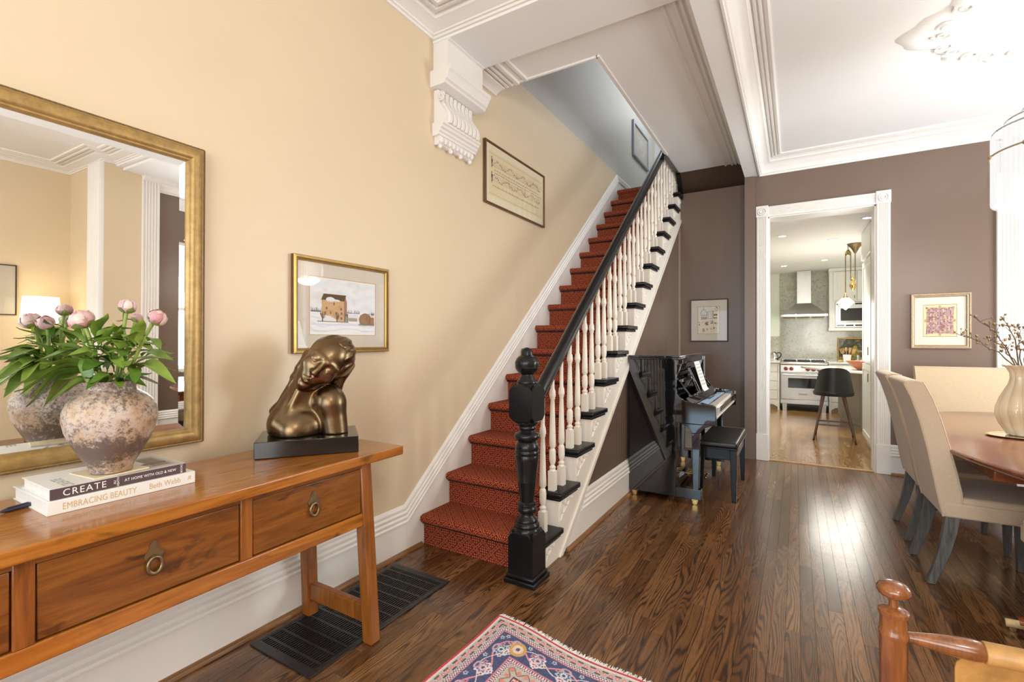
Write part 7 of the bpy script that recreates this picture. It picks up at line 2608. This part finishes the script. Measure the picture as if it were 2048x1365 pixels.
for zz in (1.635, 2.045):
    for k in range(5):
        MB().box((0.675 + k * 0.145, cy0 - 0.002, zz), (0.675 + k * 0.145 + 0.12, cy0 + 0.006, zz + 0.028)).build('vent', M['ovenglass'], mw, world=True)
m = MB().tube([(0.74, cy0 - 0.045, 1.715), (1.30, cy0 - 0.045, 1.715)], 0.009, 8)
m.build('handle', M['chrome'], mw, world=True, smooth=60)

# tall cabinet on the right inside the doorway
tc = thing('tall_cabinet', 'tall white panelled cabinet just inside the doorway on the right', 'cabinet', (1.1, 7.35, 0))
MB().box((0.775, 6.93, 0.10), (1.5, 7.75, 2.40)).build('body', M['white_cab'], tc, world=True)
MB().box((0.80, 6.95, 0), (1.5, 7.73, 0.10)).build('plinth', M['white_cab'], tc, world=True)
for z0_, z1_ in ((0.13, 1.06), (1.08, 2.36)):
    d = MB().box((0.757, 6.94, z0_), (0.775, 7.74, z1_)).build('door', M['white_cab'], tc, world=True, bevel=0.002)
    for q in ((6.94, 7.01, z0_, z1_), (7.67, 7.74, z0_, z1_), (7.01, 7.67, z0_, z0_ + 0.07), (7.01, 7.67, z1_ - 0.07, z1_)):
        MB().box((0.749, q[0], q[2]), (0.757, q[1], q[3])).build('door_frame', M['white_cab'], d, world=True)
    MB().tube([(0.735, 7.04, z1_ - 0.20 if z0_ < 1 else z0_ + 0.1), (0.735, 7.04, z1_ - 0.10 if z0_ < 1 else z0_ + 0.2)], 0.006, 8).build('handle', M['antbrass'], d, world=True)
MB().box((0.74, 6.92, 2.40), (1.5, 7.77, 2.755)).build('crown_moulding', M['white_cab'], tc, world=True, bevel=0.01)

# peninsula with a rounded stone top
isl = thing('kitchen_island', 'kitchen island with a rounded pale stone top on a grey panelled base', 'island', (1.2, 9.2, 0))
poly = [(0.86, 8.20), (1.7, 8.02), (1.7, 9.95), (0.55, 9.98), (0.25, 9.92), (0.12, 9.80), (0.07, 9.60), (0.12, 9.40), (0.28, 9.03), (0.42, 8.75), (0.56, 8.53), (0.70, 8.35)]
MB().prism(poly, lambda u, v, w: (u, v, w), 0.885, 0.920).build('slab', M['counter'], isl, world=True, bevel=0.006)
g_ = plain('grey_taupe_paint', (0.33, 0.30, 0.255), 0.4)
MB().prism([(0.86, 8.72), (1.65, 8.60), (1.65, 9.90), (0.62, 9.90), (0.86, 9.3)], lambda u, v, w: (u, v, w), 0.10, 0.885).build('base', g_, isl, world=True)
MB().prism([(0.875, 8.73), (1.64, 8.62), (1.64, 9.88), (0.65, 9.88), (0.88, 9.3)], lambda u, v, w: (u, v, w), 0.0, 0.10).build('plinth', g_, isl, world=True)
MB().box((0.855, 8.66, 0.0), (0.90, 8.74, 0.885)).build('post', g_, isl, world=True, bevel=0.006)

# bar stool seen from behind
bs = thing('bar_stool', 'black leather bar stool on slim walnut legs in the kitchen', 'stool', (0.44, 7.88, 0))
m = MB()
N = 16
for shell, off in ((0, 0.0), (1, 0.028)):
    pass
vs = []
for j in range(9):
    t = j / 8
    z_ = 0.615 + 0.375 * t
    for i in range(N + 1):
        s_ = -1 + 2 * i / N
        a = s_ * 1.25 * (1 - 0.25 * t)
        rx, ry = 0.238 * (1.0 - 0.12 * t), 0.235
        top = -0.03 * t * (abs(s_) ** 3) * 2.0
        for o_ in (0.0, 0.026):
            vs.append((0.44 + (rx - o_) * math.sin(a) / math.sin(1.25) * 0.98, 7.655 + 0.16 * (1 - math.cos(a)) * 1.6 + o_ - 0.02 * t, z_ + top))
w = (N + 1) * 2
fs = []
for j in range(8):
    for i in range(N):
        a = j * w + 2 * i
        fs += [(a, a + 2, a + w + 2, a + w), (a + 1, a + w + 1, a + w + 3, a + 3)]
    fs += [(j * w, (j + 1) * w, (j + 1) * w + 1, j * w + 1), (j * w + 2 * N, j * w + 2 * N + 1, (j + 1) * w + 2 * N + 1, (j + 1) * w + 2 * N)]
for i in range(N):
    fs += [(2 * i, 2 * i + 1, 2 * i + 3, 2 * i + 2), (8 * w + 2 * i, 8 * w + 2 * i + 2, 8 * w + 2 * i + 3, 8 * w + 2 * i + 1)]
m.add(vs, fs)
m.build('backrest', M['leather_black'], bs, world=True, smooth=50)
m = MB().lathe([(0.16, 0.0), (0.225, 0.005), (0.238, 0.03), (0.236, 0.06), (0.21, 0.078), (0.0, 0.082)], (0.44, 7.88, 0.60), 32)
m.build('seat', M['leather_black'], bs, world=True, smooth=50)
for (xt, yt), (xb, yb) in (((0.325, 7.765), (0.205, 7.68)), ((0.555, 7.765), (0.672, 7.63)), ((0.325, 7.99), (0.242, 8.14)), ((0.555, 7.99), (0.687, 8.12))):
    lg = MB().tube([(xb, yb, 0.012), (xt, yt, 0.605)], [0.012, 0.020], 10).build('leg', M['walnut_stool'], bs, world=True, smooth=60)
    MB().tube([(xb, yb, 0.0), (xb + (xt - xb) * 0.05, yb + (yt - yb) * 0.05, 0.035)], 0.0135, 10).build('foot_cap', M['black'], lg, world=True, smooth=60)
ft = [(0.205 + 0.12 * 0.33, 7.68 + 0.085 * 0.33), (0.672 - 0.117 * 0.33, 7.63 + 0.135 * 0.33), (0.687 - 0.132 * 0.33, 8.12 - 0.13 * 0.33), (0.242 + 0.083 * 0.33, 8.14 - 0.15 * 0.33)]
for k in range(4):
    a, b = ft[k], ft[(k + 1) % 4]
    MB().bar((a[0], a[1], 0.215), (b[0], b[1], 0.215), 0.012, 0.022).build('footrest', M['walnut_stool'], bs, world=True)

# rise-and-fall pendant over the island
pn = thing('pendant_lamp', 'brass rise-and-fall pendant with a lit diamond-shaped glass shade', 'lamp', (0.62, 8.45, 2.76))
BRS = M['brass']
px, py = 0.62, 8.45
MB().lathe([(0.012, -0.135), (0.02, -0.12), (0.05, -0.06), (0.085, -0.02), (0.098, 0.0)], (px + 0.115, py, 2.755), 24).build('ceiling_cone', M['antbrass'], pn, world=True, smooth=50)
m = MB()
m.tube([(px + 0.03 + 0.026 * math.cos(k * PI / 10), py, 2.632 + 0.026 * math.sin(k * PI / 10)) for k in range(21)], 0.012, 8)
m.build('pulley', BRS, pn, world=True, smooth=60)
m = MB().lathe([(0.024, 0.0), (0.026, 0.05), (0.016, 0.075), (0.006, 0.085)], (px + 0.03, py, 2.60), 14)
m.build('pulley_cap', M['antbrass'], pn, world=True, smooth=50)
for xx, za, zb in ((px, 2.03, 2.64), (px + 0.062, 2.24, 2.64), (px + 0.115, 2.24, 2.63)):
    MB().tube([(xx, py, za), (xx, py, zb)], 0.0065, 8).build('cord', M['antbrass'], pn, world=True, smooth=60)
MB().tube([(px + 0.03, py, 2.69), (px + 0.03, py, 2.745), (px + 0.05, py, 2.75)], 0.006, 6).build('hook', M['antbrass'], pn, world=True)
MB().lathe([(0.002, 0.0), (0.012, 0.01), (0.045, 0.075), (0.046, 0.082), (0.028, 0.12), (0.014, 0.135), (0.010, 0.15)], (px + 0.088, py, 2.075), 16).build('counterweight', BRS, pn, world=True, smooth=40)
MB().ball((px + 0.088, py, 2.245), (0.032, 0.018, 0.032), 14, 8).build('pulley', BRS, pn, world=True, smooth=60)
MB().lathe([(0.034, 0.0), (0.032, 0.025), (0.020, 0.045), (0.014, 0.075), (0.006, 0.09)], (px, py, 1.965), 18).build('gallery', BRS, pn, world=True, smooth=50)
m = MB()
q = 0.112
m.add([(px, py, 1.795), (px - q, py, 1.912), (px, py - q, 1.912), (px + q, py, 1.912), (px, py + q, 1.912), (px - 0.036, py, 1.985), (px, py - 0.036, 1.985), (px + 0.036, py, 1.985), (px, py + 0.036, 1.985)],
      [(0, 2, 1), (0, 3, 2), (0, 4, 3), (0, 1, 4), (1, 2, 6, 5), (2, 3, 7, 6), (3, 4, 8, 7), (4, 1, 5, 8), (5, 6, 7, 8)])
m.build('glass_shade', M['opal'], pn, world=True, bevel=0.008)

# recessed ceiling lights
for k, (x_, y_) in enumerate(((-0.156, 7.35), (0.441, 7.96), (0.426, 9.90), (-0.198, 10.30), (0.70, 6.75))):
    lab = ('recessed ceiling light nearest the left jamb of the doorway', 'recessed ceiling light left of the pendant cone', 'recessed ceiling light above the white wall cabinet', 'recessed ceiling light just in front of the hood chimney', 'recessed ceiling light above the tall white cabinet')[k]
    t = thing('recessed_light', lab, 'ceiling light', (x_, y_, 2.76))
    MB().lathe([(0.044, -0.004), (0.066, -0.006), (0.070, -0.001), (0.070, 0.0), (0.044, 0.0)], n=24, caps=False).build('trim_ring', M['ceiling'], t, smooth=50)
    MB().lathe([(0.002, -0.003), (0.045, -0.003), (0.045, -0.0005), (0.002, -0.0005)], n=24).build('lens', M['downlight'], t)

# things on the worktops
ket = thing('kettle', 'chrome kettle on the worktop left of the range', 'kettle', (-0.385, 11.02, 0.951))
MB().lathe([(0.075, 0), (0.082, 0.01), (0.086, 0.06), (0.072, 0.13), (0.045, 0.17), (0.02, 0.18), (0.012, 0.20), (0.014, 0.212), (0.004, 0.22)], n=24).build('body', M['chrome'], ket, smooth=50)
MB().tube([(0.08, 0, 0.05), (0.12, 0, 0.09), (0.128, 0, 0.135), (0.10, 0, 0.165), (0.055, 0, 0.16)], 0.010, 8).build('handle', M['black'], ket, smooth=60)
MB().tube([(-0.075, 0, 0.06), (-0.11, 0, 0.11), (-0.125, 0, 0.14)], [0.018, 0.013, 0.010], 10).build('spout', M['chrome'], ket, smooth=60)
jug = thing('steel_canister', 'small chrome canister beside the kettle, left of the range', 'canister', (-0.56, 11.08, 0.951))
MB().lathe([(0.058, 0), (0.06, 0.005), (0.06, 0.13), (0.05, 0.15), (0.015, 0.158), (0.013, 0.17), (0.002, 0.175)], n=24).build('body', M['chrome'], jug, smooth=50)
c = Canvas(80, 70, (70, 66, 50))
c.put(c.smooth_noise(9), (104, 96, 72), 0.9)
c.put(c.smooth_noise(14) > 0.62, (60, 56, 44), 0.8)
for k in range(16):
    c.ell(c.r.uniform(0.2, 0.95), c.r.uniform(0.62, 0.95), c.r.uniform(0.04, 0.09), c.r.uniform(0.03, 0.06), c.r.choice([(40, 62, 50), (58, 84, 60), (150, 128, 110), (110, 110, 90)]), 0.9)
c.ell(0.66, 0.36, 0.165, 0.20, (160, 140, 22)); c.ell(0.66, 0.55, 0.085, 0.14, (168, 148, 26)); c.ell(0.62, 0.40, 0.08, 0.12, (196, 176, 50), 0.6); c.ell(0.74, 0.32, 0.07, 0.12, (112, 100, 20), 0.6)
c.ell(0.86, 0.42, 0.12, 0.05, (176, 160, 120), 0.9); c.rect(0, 1, 0, 0.15, (150, 132, 92), 0.9)
YP = [(0.0, 0.0), (0.0, 0.016), (0.004, 0.022), (0.020, 0.020), (0.026, 0.012), (0.026, 0.006)]
pc = picture('framed_pear_painting', 'gilt-framed painting of a yellow pear leaning on the granite behind the fruit bowl', (0.705, 11.395, 0.953), 0.44, 0.46, YP, M['gold'], M['ink'], c.a, (0.055, 0.945, 0.055, 0.945), axis='y')
cr = thing('utensil_crock', 'white square crock on the worktop holding wooden utensils', 'crock', (0.845, 11.22, 0.951))
MB().hexa([(-0.055, -0.055, 0), (0.055, -0.055, 0), (0.055, 0.055, 0), (-0.055, 0.055, 0)], [(-0.066, -0.066, 0.135), (0.066, -0.066, 0.135), (0.066, 0.066, 0.135), (-0.066, 0.066, 0.135)]).build('body', M['coverwhite'], cr, bevel=0.004)
for k, (dx, dy, tx, L, kind) in enumerate(((-0.03, 0.0, -0.22, 0.25, 0), (-0.005, 0.02, -0.02, 0.27, 1), (0.015, -0.02, 0.14, 0.26, 2), (0.035, 0.01, 0.34, 0.25, 0))):
    lab = ('slotted wooden spatula leaning left in the white crock', 'upright wooden spoon in the middle of the white crock', 'narrow wooden spoon leaning right in the white crock', 'broad wooden turner furthest right in the white crock')[k]
    t = thing('wooden_utensil', lab, 'utensil', (0.845 + dx, 11.22 + dy, 0.951), 0, 'wooden utensils in the crock')
    e = Vector((math.sin(tx) * L, 0, math.cos(tx) * L)); s0 = Vector((0, 0, 0.01))
    MB().tube([s0, e * 0.72], 0.006, 6).build('handle', M['spoon'], t, smooth=60)
    r_ = Vector((math.cos(tx), 0, -math.sin(tx)))
    if kind == 1:
        m = MB(); m.ball(e * 0.88, (0.028, 0.008, 0.042), 12, 8); m.build('bowl', M['spoon'], t, smooth=60)
    else:
        wd = (0.032, 0, 0.024)[kind] if kind != 1 else 0.02
        a0, a1 = e * 0.68, e * 1.04
        m = MB()
        if kind == 0 and k == 0:
            for s_ in (-1, -0.2, 0.6):
                m.hexa([a0 + r_ * (s_ * wd * 0.8) + Vector((0, -0.004, 0)), a0 + r_ * (s_ * wd * 0.8 + wd * 0.45) + Vector((0, -0.004, 0)), a0 + r_ * (s_ * wd * 0.8 + wd * 0.45) + Vector((0, 0.004, 0)), a0 + r_ * (s_ * wd * 0.8) + Vector((0, 0.004, 0))],
                       [a1 + r_ * (s_ * wd * 1.1) + Vector((0, -0.004, 0)), a1 + r_ * (s_ * wd * 1.1 + wd * 0.5) + Vector((0, -0.004, 0)), a1 + r_ * (s_ * wd * 1.1 + wd * 0.5) + Vector((0, 0.004, 0)), a1 + r_ * (s_ * wd * 1.1) + Vector((0, 0.004, 0))])
            m.bar(a0 - r_ * wd * 0.85, a0 + r_ * wd * 0.95, 0.008, 0.012)
        else:
            m.hexa([a0 - r_ * wd * 0.6 + Vector((0, -0.004, 0)), a0 + r_ * wd * 0.6 + Vector((0, -0.004, 0)), a0 + r_ * wd * 0.6 + Vector((0, 0.004, 0)), a0 - r_ * wd * 0.6 + Vector((0, 0.004, 0))],
                   [a1 - r_ * wd * 1.1 + Vector((0, -0.004, 0)), a1 + r_ * wd * 1.1 + Vector((0, -0.004, 0)), a1 + r_ * wd * 1.1 + Vector((0, 0.004, 0)), a1 - r_ * wd * 1.1 + Vector((0, 0.004, 0))])
        m.build('blade', M['spoon'], t, bevel=0.003)
gl_ = thing('salt_mill', 'small clear salt mill with a steel cap behind the fruit bowl', 'mill', (1.015, 11.20, 0.951))
MB().lathe([(0.030, 0), (0.032, 0.006), (0.026, 0.05), (0.031, 0.10), (0.031, 0.12), (0.02, 0.135), (0.003, 0.14)], n=20).build('body', M['chrome'], gl_, smooth=50)
bw_ = thing('fruit_bowl', 'wide terracotta bowl standing on the island top', 'bowl', (0.86, 8.62, 0.920))
MB().lathe([(0.05, 0), (0.085, 0.002), (0.09, 0.012), (0.16, 0.065), (0.222, 0.128), (0.224, 0.136), (0.218, 0.136), (0.155, 0.075), (0.08, 0.022), (0.0, 0.018)], n=48).build('body', M['terracotta'], bw_, smooth=50)
for k, (dx, dy, dz) in enumerate(((-0.03, -0.02, 0.112), (0.075, 0.03, 0.105), (-0.10, 0.02, 0.100), (0.02, 0.07, 0.105), (-0.04, 0.09, 0.10), (0.13, -0.03, 0.110))):
    lab = ('red onion on top in the middle of the terracotta bowl', 'red onion right of the middle of the terracotta bowl', 'red onion at the left edge of the terracotta bowl', 'red onion at the back of the terracotta bowl', 'red onion back left in the terracotta bowl', 'red onion at the right edge of the terracotta bowl')[k]
    t = thing('red_onion', lab, 'onion', (0.86 + dx, 8.62 + dy, 0.920 + dz), 0, 'red onions in the terracotta bowl')
    MB().lathe([(0.003, -0.034), (0.02, -0.032), (0.038, -0.018), (0.044, 0.0), (0.038, 0.02), (0.02, 0.032), (0.008, 0.038)], n=16).build('bulb', M['onion'], t, smooth=60)
    MB().lathe([(0.008, 0.036), (0.004, 0.048), (0.006, 0.055)], n=8).build('stalk', M['spoon'], t, smooth=60)
dw = thing('floor_mat', 'small blue-grey mat on the kitchen floor by the island', 'mat', (0.98, 10.1, 0.0))
MB().box((-0.28, -0.25, 0.001), (0.2, 0.25, 0.012)).build('pile', plain('blue_grey_mat', (0.30, 0.36, 0.46), 0.9), dw, bevel=0.004)

# ------------------------------------------------------------------ outside the window
tree = thing('conifer_tree', 'dark-branched tree outside the window right of the textile print', 'tree', (3.9, 11.2, -0.5))
MB().tube([(0, 0, 0), (0.05, 0, 2.0), (0, 0.05, 4.2)], [0.12, 0.09, 0.03], 8).build('trunk', M['bark'], tree, smooth=60)
ro = random.Random(5)
m = MB()
for k in range(170):
    a = ro.uniform(0, 6.28); z_ = ro.uniform(0.8, 4.1); L = ro.uniform(0.3, 1.0) * (1.2 - z_ / 5)
    p = Vector((0, 0, z_)); e = Vector((L * math.cos(a), L * math.sin(a), z_ - 0.15 * L))
    m.tube([p, e], [0.012, 0.004], 4)
    for j in range(9):
        q = p.lerp(e, 0.3 + 0.07 * j)
        d = Vector((ro.uniform(-.14, .14), ro.uniform(-.14, .14), ro.uniform(-0.1, .06)))
        m.tube([q, q + d], [0.008, 0.003], 3)
m.build('branches', plain('dark_conifer', (0.045, 0.075, 0.07), 0.8, vary=0.4), tree, kind='stuff')
